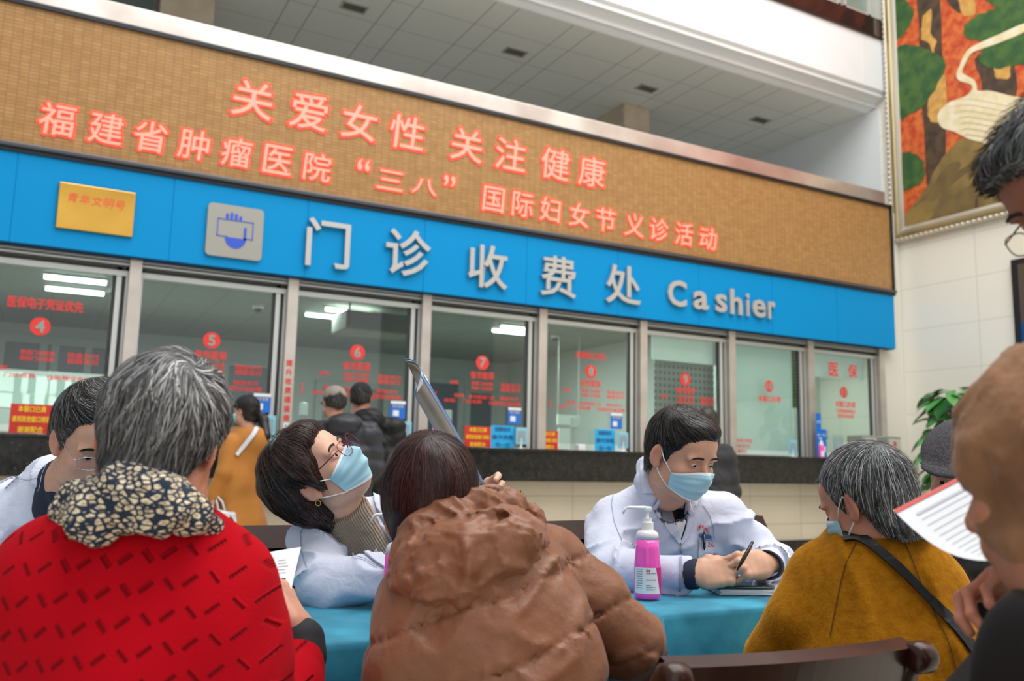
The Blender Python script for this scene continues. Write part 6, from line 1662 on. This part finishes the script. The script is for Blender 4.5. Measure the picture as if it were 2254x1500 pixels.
# ---------------------------------------------------------------- woman doctor leaning back to read the film
p3 = Person(-.38, 2.15, 'woman doctor in white coat, head tilted back under red-rimmed glasses and blue mask')
R3 = frame((.62, -.34, .70), (-.72, -.18, .62)); t3 = A(702, 1044, 2.06); S3 = .92; nb = (A(778, 1158, 2.11)-t3) @ R3/.92
h3 = head_vol(.0026, neck=nb, nr=.80, closed=False, fat=.98, jaw=.94, nose=.9); put_head(p3, R3*S3, t3, h3, srgb(222, 172, 148)[:3], gaze=(.05, -.35), browt=.8)
put_mask(p3, R3*S3, t3, h3, top=-.018, wid=70)
tab3 = [(0, .052), (20, .048), (38, .040), (52, .014), (64, -.016), (74, -.046), (82, -.03), (90, .004), (104, .002), (112, -.05), (125, -.095), (180, -.115)]
hv3 = hair_vol(tab3, .026, lump=.003, extra=[Ell((0, -.085, .02), (.068, .055, .085)), Ell((0, .04, .090), (.055, .05, .034))], fat=1.0)
bc3 = np.array([srgb(40, 27, 25)[:3], srgb(28, 19, 18)[:3], srgb(62, 42, 38)[:3], srgb(88, 62, 56)[:3], srgb(24, 16, 16)[:3]])
put_hair(p3, R3*S3, t3, hv3, bc3, (.01, .005, .128), n=6500, L=.12, w=.0012, swirl=.3, kd=.75, off=(.0005, .005), cap=srgb(24, 16, 15)[:3], fly=260, seg=10, lift=.0)
glasses(p3, R3*S3, t3, mat('wine_red_frame', srgb(116, 36, 60), .3, metal=.6), glass_mat('lens_clear', (.96, .95, .97, 1), .04), w=.050, h=.042, slide=-.006, y=.119)
mb = MB(); e = np.array([.084, -.012, -.040]); mb.tube([e @ R3.T*S3+t3+np.array([.006*math.cos(a), 0, -.006+.006*math.sin(a)]) for a in np.linspace(0, 2*math.pi, 14)], .0012, 6); p3.mb('earring', mb, gold)
turt = mat('beige_rib_knit', srgb(160, 142, 124), .85)
def rib(m, sc, dist, rot):
    nt = m.node_tree; b = nt.nodes['Principled BSDF']; tc = N(nt, 'ShaderNodeTexCoord'); mp = N(nt, 'ShaderNodeMapping'); mp.inputs['Rotation'].default_value = rot; nt.links.new(tc.outputs['Object'], mp.inputs[0])
    w = N(nt, 'ShaderNodeTexWave'); w.inputs['Scale'].default_value = sc; w.inputs['Distortion'].default_value = .6; nt.links.new(mp.outputs[0], w.inputs[0])
    bp = N(nt, 'ShaderNodeBump'); bp.inputs['Distance'].default_value = dist; nt.links.new(w.outputs['Fac'], bp.inputs['Height']); nt.links.new(bp.outputs[0], b.inputs['Normal'])
    mx = N(nt, 'ShaderNodeMix', data_type='RGBA'); nt.links.new(w.outputs['Fac'], mx.inputs[0]); mx.inputs[6].default_value = srgb(142, 126, 108); mx.inputs[7].default_value = srgb(168, 150, 132); nt.links.new(mx.outputs[2], b.inputs['Base Color'])
rib(turt, 60, .003, (0, math.radians(28), 0))
vt = Vol((-.50, 1.88, .70), (-.10, 2.45, 1.04), .0055)
vt.add([Cap(A(758, 1118, 2.08), A(788, 1185, 2.14), .055, .066), Ell(A(800, 1270, 2.20), (.13, .09, .14))], .05)
axn = nrm(A(790, 1200, 2.16)-A(770, 1150, 2.10))
def ribs(P):
    q = P-A(770, 1150, 2.10); a = np.arctan2(q[:, 0]*1.0, q[:, 1]); return .0016*np.sin(a*46)
vt.disp(ribs, .02); vt.plane(A(756, 1116, 2.08), A(758, 1118, 2.08)-A(788, 1185, 2.14), .006)
p3.vol('turtleneck_sweater', vt, turt)
v3 = Vol((-.66, 1.78, .50), (.08, 2.60, 1.04), .0068)
SR3, EL3, WR3 = A(702, 1196, 2.14), A(712, 1290, 1.98), A(880, 1268, 1.94)
v3.add([Ell(A(785, 1285, 2.20), (.145, .100, .175)), Cap(A(765, 1175, 2.17), SR3, .068, .068), Cap(A(800, 1160, 2.18), A(885, 1170, 2.26), .066, .068)], .055)
v3.add(chain([SR3, EL3, WR3], [.070, .056, .046]), .03)
v3.add(chain([A(885, 1180, 2.26), A(930, 1250, 2.20), A(1000, 1160, 2.10)], [.066, .054, .044]), .03)
v3.cut([Cap(A(765, 1110, 2.02), A(792, 1175, 2.04), .066, .060), Cap(A(792, 1175, 2.04), A(846, 1224, 2.06), .056, .014)], .012)
v3.disp(lambda P: .014*folds(P, 93, 5, (1, .6, 1.2))**2-.004+.004*wave(P, 92, 6), .04)
p3.vol('white_coat', v3, COATM)
cloth(p3, v3, [(700, 1136), (716, 1134), (742, 1150), (775, 1172), (800, 1190), (820, 1205), (850, 1232), (862, 1250), (850, 1256), (820, 1236), (790, 1212), (778, 1225), (772, 1196), (745, 1178), (716, 1160)], COATM, 'lapel', .004, .0045)
cloth(p3, v3, [(822, 1092), (835, 1098), (850, 1120), (868, 1150), (880, 1185), (872, 1205), (858, 1180), (842, 1150), (826, 1120)], COATM, 'lapel', .004, .0045)
cloth(p3, v3, strip([(716, 1160), (745, 1178), (771, 1197), (778, 1226), (800, 1232), (830, 1250)], 1.6), COATS, 'lapel_edge_shade', .0035, .0008, step=1.4)
cloth(p3, v3, strip([(672, 1150), (662, 1175), (664, 1215), (676, 1250)], 1.4), COATS, 'shoulder_seam', .0012, .0006, step=1.4)
# raised hand steadying the foot of the film
v, tp = hand_vol(curl=((30, 45, 25), (50, 60, 30), (55, 60, 30), (60, 60, 30)), thumb=((.036, .036, -.014), (.030, .062, -.030), (.018, .084, -.040)), wrist=.04, s=.86, h=.0024)
put_hand(p3, v, frame((.75, -.30, .55), (.2, .90, .3)), A(1035, 1120, 2.02), srgb(224, 176, 152)[:3])
legs(p3, (-.42, 2.30, .50), (-.22, 2.34, .50), (.25, -.95), DARKM)
inner(p3, [A(790, 1200, 2.18), A(885, 1182, 2.26), A(930, 1250, 2.20), A(1000, 1160, 2.10), A(1035, 1125, 2.02)], SK['mid'], .024)
p3.finish()
# the film
fm_ = Person(.05, 1.9, 'large dark curled scan film held up between the woman doctor and the brown jacket', 'scan_film'); fm_.root['category'] = 'film'
top = [A(891, 790, 2.02), A(902, 791, 1.99), A(914, 797, 1.96), A(922, 806, 1.935), A(926, 818, 1.92), A(925, 832, 1.91), A(921, 845, 1.90), A(915, 858, 1.89), A(911, 868, 1.885)]
bot = [A(1018, 1075, 2.02), A(1040, 1078, 1.99), A(1062, 1080, 1.97), A(1074, 1084, 1.95), A(1078, 1090, 1.94), A(1074, 1096, 1.93), A(1064, 1100, 1.92), A(1050, 1102, 1.91), A(1036, 1102, 1.90)]
G = np.array([[a*(1-u)+b*u+np.array([.004*math.sin(u*3.1), 0, 0]) for u in np.linspace(0, 1, 24)] for a, b in zip(smooth_line(top, 33), smooth_line(bot, 33))])
filmm = mat('scan_film', srgb(104, 96, 86), .16, spec=.6, coat=.6, noise=(5, srgb(62, 58, 56), 3, .12)); filmb = mat('film_blue_edge', srgb(44, 104, 158), .12, spec=.7, coat=.8); filmd = mat('film_dark', srgb(44, 44, 50), .12, coat=.6)
mb = MB(); mb.grid(G[:14], 0); mb.grid(G[13:15], 2); mb.grid(G[14:20], 1); mb.grid(G[19:], 0)
o = fm_.mb('sheet', mb, [filmm, filmb, filmd]); so = o.modifiers.new('thickness', 'SOLIDIFY'); so.thickness = .0006
mb = MB(); mb.tube([g for g in G[:, 0]], .0008, 5).tube([g for g in G[-1]], .0008, 5); fm_.mb('edge', mb, mat('film_edge', srgb(70, 120, 190), .3))

# ---------------------------------------------------------------- bespectacled doctor at the left
p2 = Person(-.98, 2.05, 'doctor at far left in white coat and glasses, head bent, behind the red sweater')
R2 = frame((.56, -.70, -.44), (.06, -.12, 1)); t2 = A(212, 968, 1.98); S2 = 1.0; nb = (A(140, 1080, 2.08)-t2) @ R2
h2 = head_vol(.0028, neck=nb, fat=1.0, jaw=1.05); put_head(p2, R2*S2, t2, h2, srgb(208, 156, 132)[:3], gaze=(0, -.4), browt=1.3)
tab2 = [(0, .070), (22, .066), (40, .058), (56, .045), (68, .020), (76, -.004), (83, .016), (98, .022), (110, -.01), (130, -.045), (180, -.06)]
hv2 = hair_vol(tab2, .013, extra=[Ell((0, .035, .100), (.055, .05, .026))], asym=lambda P: .012*np.clip(P[..., 0]/.05, -1, 1))
bk2 = np.array([srgb(36, 34, 34)[:3], srgb(26, 24, 25)[:3], srgb(70, 68, 68)[:3], srgb(130, 128, 126)[:3], srgb(44, 42, 42)[:3]])
def g2(V, c):
    k = np.clip((V[:, 2]-.025)/.03, 0, 1)[:, None]; return c*k+(1-k)*np.array(srgb(96, 84, 78)[:3])*.8
put_hair(p2, R2*S2, t2, hv2, bk2, (.02, -.07, .11), n=4200, L=.06, w=.0012, swirl=.3, kd=.3, off=(.0003, .003), cap=srgb(28, 26, 27)[:3], colfn=g2, fly=60, extra=lambda P: np.array([-.9, -.5, .2])*np.clip(P[:, 1:2]/.04, 0, 1), seg=7)
glasses(p2, R2*S2, t2, mat('silver_frame', srgb(190, 190, 196), .2, metal=.9), glass_mat('lens_violet', (.93, .90, .97, 1), .06), w=.048, h=.030, slide=-.006)
v2 = Vol((-1.45, 1.75, .55), (-.68, 2.50, 1.14), .0075)
v2.add([Ell(A(60, 1230, 2.20), (.19, .11, .20)), Cap(A(110, 1110, 2.14), A(10, 1150, 2.16), .068, .085), Cap(A(130, 1115, 2.16), A(230, 1160, 2.22), .07, .078), Cap(A(118, 1075, 2.14), A(120, 1120, 2.16), .064, .075)], .055)
v2.add(chain([A(0, 1165, 2.15), A(-60, 1290, 2.08), A(40, 1290, 1.9)], [.082, .062, .05]), .03)
v2.add(chain([A(150, 1095, 2.06), A(112, 1060, 2.07), A(112, 1035, 2.14), A(140, 1030, 2.20), A(190, 1060, 2.18)], [.02, .024, .024, .022, .02]), .03)
v2.cut(Cap(A(160, 1060, 2.02), A(150, 1120, 2.04), .036, .036), .01)
v2.disp(lambda P: .012*folds(P, 103, 5, (1, .6, 1.2))**2-.004+.004*wave(P, 102, 6), .04)
p2.vol('white_coat', v2, COATM)
vv = Vol(A(150, 1090, 2.08)-.16, A(150, 1090, 2.08)+.16, .005); vv.add([Cap(A(140, 1062, 2.08), A(142, 1110, 2.10), .058, .070), Cap(A(118, 1062, 2.05), A(128, 1092, 2.03), .022, .016), Cap(A(150, 1100, 2.05), A(128, 1095, 2.02), .02, .016)], .02)
p2.vol('navy_polo_collar', vv, NAVYM)
cloth(p2, v2, [(104, 1030), (120, 1024), (124, 1040), (112, 1070), (108, 1098), (128, 1118), (120, 1140), (90, 1142), (84, 1112), (88, 1070)], COATM, 'lapel', .004, .0045)
cloth(p2, v2, strip(smooth_line([(0, 1064), (28, 1052), (60, 1058), (98, 1049)]), 1.6), COATS, 'shoulder_seam', .002, .0006, step=1.5)
legs(p2, (-1.12, 2.25, .50), (-.92, 2.27, .50), (.2, -.95), DARKM)
p2.finish()
# ---------------------------------------------------------------- flat-capped man in black beyond the mustard coat
blackm = mat('black_jacket', srgb(20, 20, 22), .6, spec=.3, bump=(12, .2, .006))
capm = mat('dark_tweed', srgb(42, 40, 44), .85, noise=(220, srgb(70, 68, 74), 3, .1), bump=(300, .4, .001))
p7 = Person(1.20, 2.30, 'man in dark flat cap and black jacket, half hidden behind the raised sheet')
R7 = frame((-.62, -.62, -.30), (.10, -.05, 1)); t7 = A(2128, 1040, 2.20); nb = (A(2170, 1140, 2.28)-t7) @ R7
h7 = head_vol(.0035, neck=nb, age=1); put_head(p7, R7, t7, h7, srgb(186, 134, 110)[:3], gaze=(0, -.2))
tab7 = [(0, .07), (60, .06), (74, .0), (84, .02), (100, .02), (125, -.05), (180, -.07)]
put_hair(p7, R7, t7, hair_vol(tab7, .008, h=.006), gcol, (0, -.07, .11), n=900, L=.04, w=.002, fly=0)
cv = Vol((-.13, -.15, .0), (.13, .20, .16), .005); cv.add(Ell((0, -.015, .050), (.096, .118, .086)), .02); cv.add(Ell((0, .04, .072), (.090, .098, .040), rotm((1, 0, 0), -14)), .02); cv.plane((0, 0, .048), (0, -.10, -1), .006)
cv.add(Ell((0, .112, .056), (.072, .062, .010), rotm((1, 0, 0), -10)), .012)
V, F = cv.nets(); p7.part('flat_cap', V @ R7.T+t7, F, capm)
v7 = Vol((.86, 1.95, .40), (1.75, 2.80, 1.02), .010)
v7.add([Ell(A(2190, 1330, 2.35), (.21, .14, .24)), Cap(A(2180, 1180, 2.30), A(2080, 1250, 2.30), .08, .085), Cap(A(2190, 1180, 2.30), A(2330, 1240, 2.36), .08, .09)], .06)
v7.add(chain([A(2075, 1255, 2.28), A(2060, 1380, 2.20), A(1990, 1400, 2.10)], [.085, .065, .055]), .03); v7.add(chain([A(2330, 1240, 2.36), A(2360, 1420, 2.2), A(2230, 1440, 2.05)], [.085, .065, .055]), .03)
v7.disp(lambda P: .014*folds(P, 113, 5)**2-.004, .05); p7.vol('black_jacket', v7, blackm)
legs(p7, (1.12, 2.35, .52), (1.34, 2.38, .52), (-.4, -.9), DARKM); p7.finish()

# ---------------------------------------------------------------- tan hat in the near right foreground, and the sheet being read
tanm = mat('tan_fleece', srgb(150, 108, 76), .95, sheen=.2, noise=(14, srgb(116, 80, 54), 4, .15), bump=(60, .6, .006))
p8 = Person(.64, .86, 'blurred person in a fuzzy tan hat nearest the camera at the right edge')
R8 = frame((-.55, .80, -.25), (.10, 0, 1)); t8 = A(2368, 1035, .84); h8 = head_vol(.005, ears=False, neck=(A(2420, 1400, .80)-t8) @ R8*.75); put_head(p8, R8, t8, h8, srgb(176, 122, 98)[:3], eyes=False)
hvv = Vol((-.14, -.16, -.16), (.14, .17, .16), .005); hvv.add([Ell((0, -.012, .022), (.096, .116, .108)), Ell((0, -.01, -.06), (.086, .098, .075))], .03)
hvv.cut(Ell((0, .125, -.055), (.055, .055, .075)), .02); hvv.disp(lambda P: .005*wave(P, 121, 14)+.004*folds(P, 122, 18), .03)
V, F = hvv.nets(); p8.part('fuzzy_hat', V @ R8.T+t8, F, tanm)
v8 = Vol((.45, .50, .30), (1.15, 1.15, .98), .012); sh = A(2400, 1330, .84)
v8.add([Ell(sh+[.02, -.05, -.26], (.20, .13, .28)), Cap(sh+[0, -.03, -.04], sh+[-.14, -.02, -.12], .07, .075), Cap(sh+[0, -.03, -.04], sh+[.18, -.08, -.10], .07, .08)], .06)
v8.add(chain([sh+[-.14, -.02, -.12], sh+[-.12, .14, -.24], A(2372, 1318, 1.0)], [.07, .055, .04]), .03)
p8.vol('dark_coat', v8, blackm)
v, tp = hand_vol(curl=((40, 50, 30), (45, 50, 30), (50, 50, 30), (55, 50, 30)), thumb=((.036, .036, -.014), (.034, .066, -.018), (.026, .092, -.020)), wrist=.04, h=.0026, s=.85)
put_hand(p8, v, frame((-.85, .40, .12), (.25, .4, .85)), A(2352, 1305, 1.02), srgb(206, 140, 116)[:3])
legs(p8, (.62, .75, .50), (.82, .72, .50), (-.3, .95), DARKM); inner(p8, [sh+[0, -.03, -.06], sh+[-.14, -.02, -.13], sh+[-.12, .14, -.24], A(2372, 1318, 1.0), A(2352, 1305, 1.02)], SK['mid'], .024); p8.finish()
sh_ = Person(.62, 1.02, 'white printed sheet with red border held up in front of the tan hat', 'printed_sheet'); sh_.root['category'] = 'paper'
a0, b0, c0_, d0_ = A(1966, 1124, 1.12), A(2240, 985, 1.16), A(2330, 1190, 1.00), A(2205, 1236, .99)
def shp(u, w_): return a0*(1-u)*(1-w_)+b0*u*(1-w_)+d0_*(1-u)*w_+c0_*u*w_+np.array([0, 0, -.020*math.sin(math.pi*w_)*(1-u*.5)])
def shg(u0, u1, w0, w1, off=0, n=12): return np.array([[shp(u, w_)+np.array([0, -off, off*.3]) for w_ in np.linspace(w0, w1, n)] for u in np.linspace(u0, u1, n)])
redb = mat('red_border', srgb(226, 58, 40), .5)
mb = MB(); G = shg(0, 1, 0, 1, 0, 16); mb.grid(G, 0); mb.grid(G[:, ::-1]+[0, .0006, 0], 0); sh_.mb('sheet', mb, paperm)
mb = MB(); mb.grid(shg(0, 1, 0, .030, .0012)).grid(shg(0, 1, .945, 1, .0012)); sh_.mb('red_border', mb, redb)
mb = MB(); rr = random.Random(8)
for k in range(13):
    w0 = .10+k*.062; L = rr.uniform(.45, .85); mb.grid(shg(.10, .10+L, w0, w0+(.022 if k == 0 else .007), .0010))
sh_.mb('printed_line', mb, mat('print_pale', srgb(206, 208, 214), .6))

# ---------------------------------------------------------------- grey-haired man leaning in at the top right
p9 = Person(.66, 1.02, 'man with grey-black hair, glasses and mask leaning in at the top right edge')
R9 = frame((-.80, -.16, -.56), (-.52, 0, .85)); t9 = A(2396, 410, .98); h9 = head_vol(.003, neck=(A(2600, 520, 1.02)-t9) @ R9*.9, age=.5); R9 = R9*.88; put_head(p9, R9, t9, h9, srgb(140, 92, 74)[:3], gaze=(0, -.3))
put_mask(p9, R9, t9, h9, top=-.022)
tab9 = [(0, .060), (25, .056), (45, .048), (60, .030), (72, .0), (84, .02), (98, .026), (112, -.01), (130, -.05), (180, -.07)]
hv9 = hair_vol(tab9, .016, extra=[Ell((0, .055, .082), (.06, .04, .024))])
gc9 = np.array([srgb(70, 72, 74)[:3], srgb(44, 44, 46)[:3], srgb(120, 122, 124)[:3], srgb(30, 30, 32)[:3]])
put_hair(p9, R9, t9, hv9, gc9, (.01, -.07, .11), n=4500, L=.055, w=.0016, swirl=.4, kd=.1, off=(.001, .009), cap=srgb(40, 40, 42)[:3], fly=300, seg=7, extra=lambda P: np.array([0, 1.0, .1])*np.clip(P[:, 1:2]/.03+.6, 0, 1), lift=.010)
glasses(p9, R9, t9, mat('bronze_frame', srgb(120, 100, 70), .3, metal=.8), glass_mat('lens_warm', (.98, .96, .90, 1), .06), w=.046, h=.032, slide=-.012, y=.116)
v9 = Vol((.62, .66, .55), (1.45, 1.45, 1.45), .013); n9 = A(2600, 520, 1.02)
v9.add([Ell(n9+[.10, -.02, -.24], (.17, .14, .28)), Cap(n9+[.03, 0, -.05], n9+[.06, -.18, -.12], .07, .085), Cap(n9+[.03, 0, -.05], n9+[.06, .18, -.12], .07, .085)], .06)
p9.vol('dark_coat', v9, blackm); legs(p9, (n9[0]+.10, n9[1]-.10, .86), (n9[0]+.10, n9[1]+.10, .86), (-.01, 0.001), DARKM) if False else None
lv = Vol((n9[0]-.1, n9[1]-.35, .04), (n9[0]+.4, n9[1]+.3, .9), .014)
for s in (-1, 1): lv.add(chain([n9*[1, 1, 0]+[.12, s*.09-.02, .82], n9*[1, 1, 0]+[.10, s*.10-.02, .45], n9*[1, 1, 0]+[.13, s*.10-.02, .10]], [.10, .065, .05]), .04)
p9.vol('trousers', lv, DARKM)
for s in (-1, 1):
    sv = Vol(n9*[1, 1, 0]+[-.05, s*.10-.10, 0], n9*[1, 1, 0]+[.25, s*.10+.06, .14], .01); sv.add(Cap(n9*[1, 1, 0]+[.13, s*.10-.02, .045], n9*[1, 1, 0]+[.01, s*.10-.02, .04], .042, .038)); p9.vol('shoe', sv, DARKM)
p9.finish()

# ---------------------------------------------------------------- people in the background
ochre = mat('ochre_coat', srgb(188, 124, 52), .85, sheen=.2, noise=(6, srgb(174, 112, 44), 4))
pa = Person(-2.19, 7.3, 'woman in long ochre coat and black cap walking past, left of the woman doctor')
dA = 7.3
RA = frame((-.92, .30, -.05), (0, 0, 1)); tA = A(541, 905, dA); hA = head_vol(.006, neck=(0, -.03, -.19)); put_head(pa, RA, tA, hA, srgb(206, 156, 130)[:3], eyes=False); put_mask(pa, RA, tA, hA)
tabA = [(0, .06), (50, .05), (66, -.01), (80, .01), (96, .0), (115, -.08), (180, -.10)]
put_hair(pa, RA, tA, hair_vol(tabA, .010, h=.006), np.array([srgb(26, 22, 22)[:3], srgb(40, 34, 32)[:3]]), (0, -.07, .11), n=900, L=.06, w=.003, fly=0)
pv = Vol(A(575, 940, dA)-.32, A(575, 940, dA)+.32, .012); pv.add(chain([A(560, 905, dA+.03), A(580, 925, dA), A(585, 960, dA-.06), A(580, 985, dA-.08)], [.035, .042, .040, .012]), .02); pa.vol('ponytail', pv, mat('black_hair', srgb(26, 22, 22), .5))
cv = Vol((-.14, -.15, .0), (.14, .24, .17), .006); cv.add(Ell((0, -.012, .046), (.092, .112, .092)), .02); cv.plane((0, 0, .030), (0, -.12, -1), .006); cv.add(Ell((0, .135, .036), (.066, .060, .009), rotm((1, 0, 0), -10)), .01)
V, F = cv.nets(); capA = pa.part('baseball_cap', V @ RA.T+tA, F, mat('black_cap', srgb(28, 28, 30), .8))
cvd = A(541, 905, dA)[2]
va = Vol((-2.75, 6.85, .20), (-1.70, 7.75, 1.45), .013)
va.add([Cap(A(545, 985, dA), A(530, 1060, dA), .15, .15), Cap(A(530, 1060, dA), A(530, 1175, dA), .15, .19), Cap(A(530, 1175, dA), A(525, 1210, dA), .19, .20), Cap(A(520, 962, dA+.05), A(566, 965, dA-.05), .085, .085)], .08)
va.add(chain([A(505, 975, dA-.12), A(490, 1040, dA-.18), A(470, 1090, dA-.16)], [.075, .065, .055]), .03)
va.disp(lambda P: .014*wave(P, 131, 3, 7, (1, 1, .2)), .05); pa.vol('long_coat', va, ochre)
va.blur(2); strapw = mat('white_strap', srgb(214, 218, 224), .6)
cloth(pa, va, strip(smooth_line([(570, 932), (560, 955), (540, 980), (520, 1003)]), 9), strapw, 'white_strap', .01, .006, step=3, d0=6.4, d1=8.6)
v, tp = hand_vol(h=.005, curl=((40, 40, 20),)*4); put_hand(pa, v, frame((0, 0, -1), (-1, 0, 0)), A(470, 1097, dA-.16), srgb(206, 150, 122)[:3])
lv = Vol((-2.6, 6.9, .03), (-1.8, 7.7, .4), .012)
for s in (-.09, .09): lv.add(Cap(A(528, 1190, dA)*[1, 1, 0]+[s, s, .35], A(528, 1190, dA)*[1, 1, 0]+[s, s, .08], .06, .045)); lv.add(Cap(A(528, 1190, dA)*[1, 1, 0]+[s, s, .07], A(528, 1190, dA)*[1, 1, 0]+[s-.15, s, .06], .045, .04))
inner(pa, [A(548, 950, dA), A(508, 980, dA-.11), A(490, 1040, dA-.18), A(470, 1097, dA-.16)], SK['mid'], .03); pa.vol('boots', lv, DARKM); pa.finish()
bag = Person(A(485, 1150, dA)[0], dA-.2, 'small white tote bag carried by the woman in the ochre coat', 'tote_bag'); bag.root['category'] = 'bag'
c_ = A(492, 1150, dA-.2); bvv = Vol(c_-[.22, .12, .26], c_+[.22, .12, .26], .008); bvv.add(Box(c_+[0, 0, -.04], (.10, .035, .13), rd=.03)); bvv.disp(lambda P: .01*wave(P, 141, 7)); bag.vol('bag_body', bvv, strapw)
bag.mb('handle', MB().tube([c_+[-.04, 0, .08], c_+[-.07, 0, .17], c_+[-.06, 0, .20], c_+[-.02, 0, .16], c_+[.01, 0, .08]], .008, 6), strapw)
def standing(px, top, d, label, coat, capmat, facing, skin, wid=1.0, hood=False, lean=0, hem=.55, capv=True, cheek=True):
    p = Person(A(px, top, d)[0], d, label); t = A(px, top, d)-[0, 0, .115]; R = frame(facing, (0, 0, 1))
    h = head_vol(.006, neck=(0, -.03, -.19)); put_head(p, R, t, h, skin, eyes=False); put_mask(p, R, t, h)
    hvx = hair_vol([(0, .06), (60, .04), (74, 0), (90, .02), (112, -.03), (180, -.07)], .008, h=.006); put_hair(p, R, t, hvx, np.array([srgb(40, 38, 38)[:3], srgb(80, 78, 78)[:3]]), (0, -.07, .11), n=700, L=.04, w=.003, fly=0)
    if capv:
        cv = Vol((-.14, -.15, .0), (.14, .24, .17), .006); cv.add(Ell((0, -.012, .046), (.093, .113, .093)), .02); cv.plane((0, 0, .022), (0, -.12, -1), .006); cv.add(Ell((0, .135, .030), (.066, .060, .009), rotm((1, 0, 0), -10)), .01)
        V, F = cv.nets(); p.part('baseball_cap', V @ R.T+t, F, capmat)
    b = t+[lean, 0, -.185]; w = .19*wid; v = Vol(b+[-.45, -.45, -1.0], b+[.45, .45, .22], .013)
    v.add([Cap(b+[-w, 0, -.05], b+[w, 0, -.05], .085, .085), Ell(b+[0, 0, -.30], (w+.06, .14, .30)), Ell(b+[0, 0, -.52], (w+.04, .14, .16))], .06)
    for s in (-1, 1): v.add(chain([b+[s*(w+.02), 0, -.06], b+[s*(w+.06), .03, -.32], b+[s*(w-.02), .20, -.42]], [.080, .068, .055]), .03)
    if hood: v.add([Ell(b+[0, -.06, .01], (.14, .12, .085)), Ell(b+[0, 0, .04], (.11, .10, .06))], .02)
    v.disp(lambda P: .012*np.abs(np.sin((P[:, 2]+.02*wave(P, 151, 3))*math.pi/.12))-.006+.008*folds(P, 152, 5), .05)
    p.vol('padded_coat', v, coat)
    l = Vol(b*[1, 1, 0]+[-.3, -.3, .02], b*[1, 1, 0]+[.3, .3, b[2]-.45], .013)
    for s in (-1, 1): l.add(chain([b*[1, 1, 0]+[s*.09, 0, b[2]-.55], b*[1, 1, 0]+[s*.11, 0, .48], b*[1, 1, 0]+[s*.11, 0, .09]], [.105, .075, .06]), .03)
    p.vol('trousers', l, DARKM)
    for s in (-1, 1):
        sv = Vol(b*[1, 1, 0]+[s*.11-.08, -.12, 0], b*[1, 1, 0]+[s*.11+.08, .26, .14], .01); sv.add(Cap(b*[1, 1, 0]+[s*.11, -.02, .05], b*[1, 1, 0]+[s*.11, .14, .04], .045, .04)); p.vol('shoe', sv, DARKM)
    p.finish(); return p
greycoat = mat('charcoal_padded', srgb(50, 52, 58), .45, spec=.35); blackcoat = mat('black_padded', srgb(26, 27, 30), .5, spec=.3)
standing(737, 856, 6.9, 'man in grey cap and charcoal hooded coat at the counter below the number six', greycoat, mat('grey_cap', srgb(142, 134, 126), .85), (-.5, .8, -.15), srgb(190, 140, 116)[:3], hood=True, lean=.10)
standing(796, 848, 7.25, 'man in black knit cap and black padded coat beside the grey cap', blackcoat, mat('black_knit_cap', srgb(30, 30, 33), .9), (.0, 1, -.1), srgb(190, 140, 116)[:3], wid=1.05, hood=True, lean=.08)
standing(1556, 903, 6.6, 'dark-dressed person standing at the counter directly behind the man doctor', mat('dark_grey_jacket', srgb(44, 44, 48), .8), DARKM, (.2, 1, -.2), srgb(190, 140, 116)[:3], wid=.62, capv=False)
pb_ = Person(A(668, 1120, 6.7)[0], 6.7, 'purple bag glimpsed below the woman doctor\'s hair', 'bag'); pb_.root['category'] = 'bag'
c_ = A(668, 1118, 6.7); bvv = Vol(c_-.2, c_+.2, .01); bvv.add(Ell(c_, (.09, .06, .07)), .01); bvv.add(Ell(c_-[0, 0, .08], (.09, .06, .08)), .03); pb_.vol('bag_body', bvv, mat('purple_cloth', srgb(112, 52, 160), .7)); pb_.mb('handle', MB().tube([c_+[-.04, 0, .04], c_+[.02, 0, .22], c_+[.07, .02, .30], c_+[.06, 0, .20], c_+[.04, 0, .04]], .008, 6), DARKM)
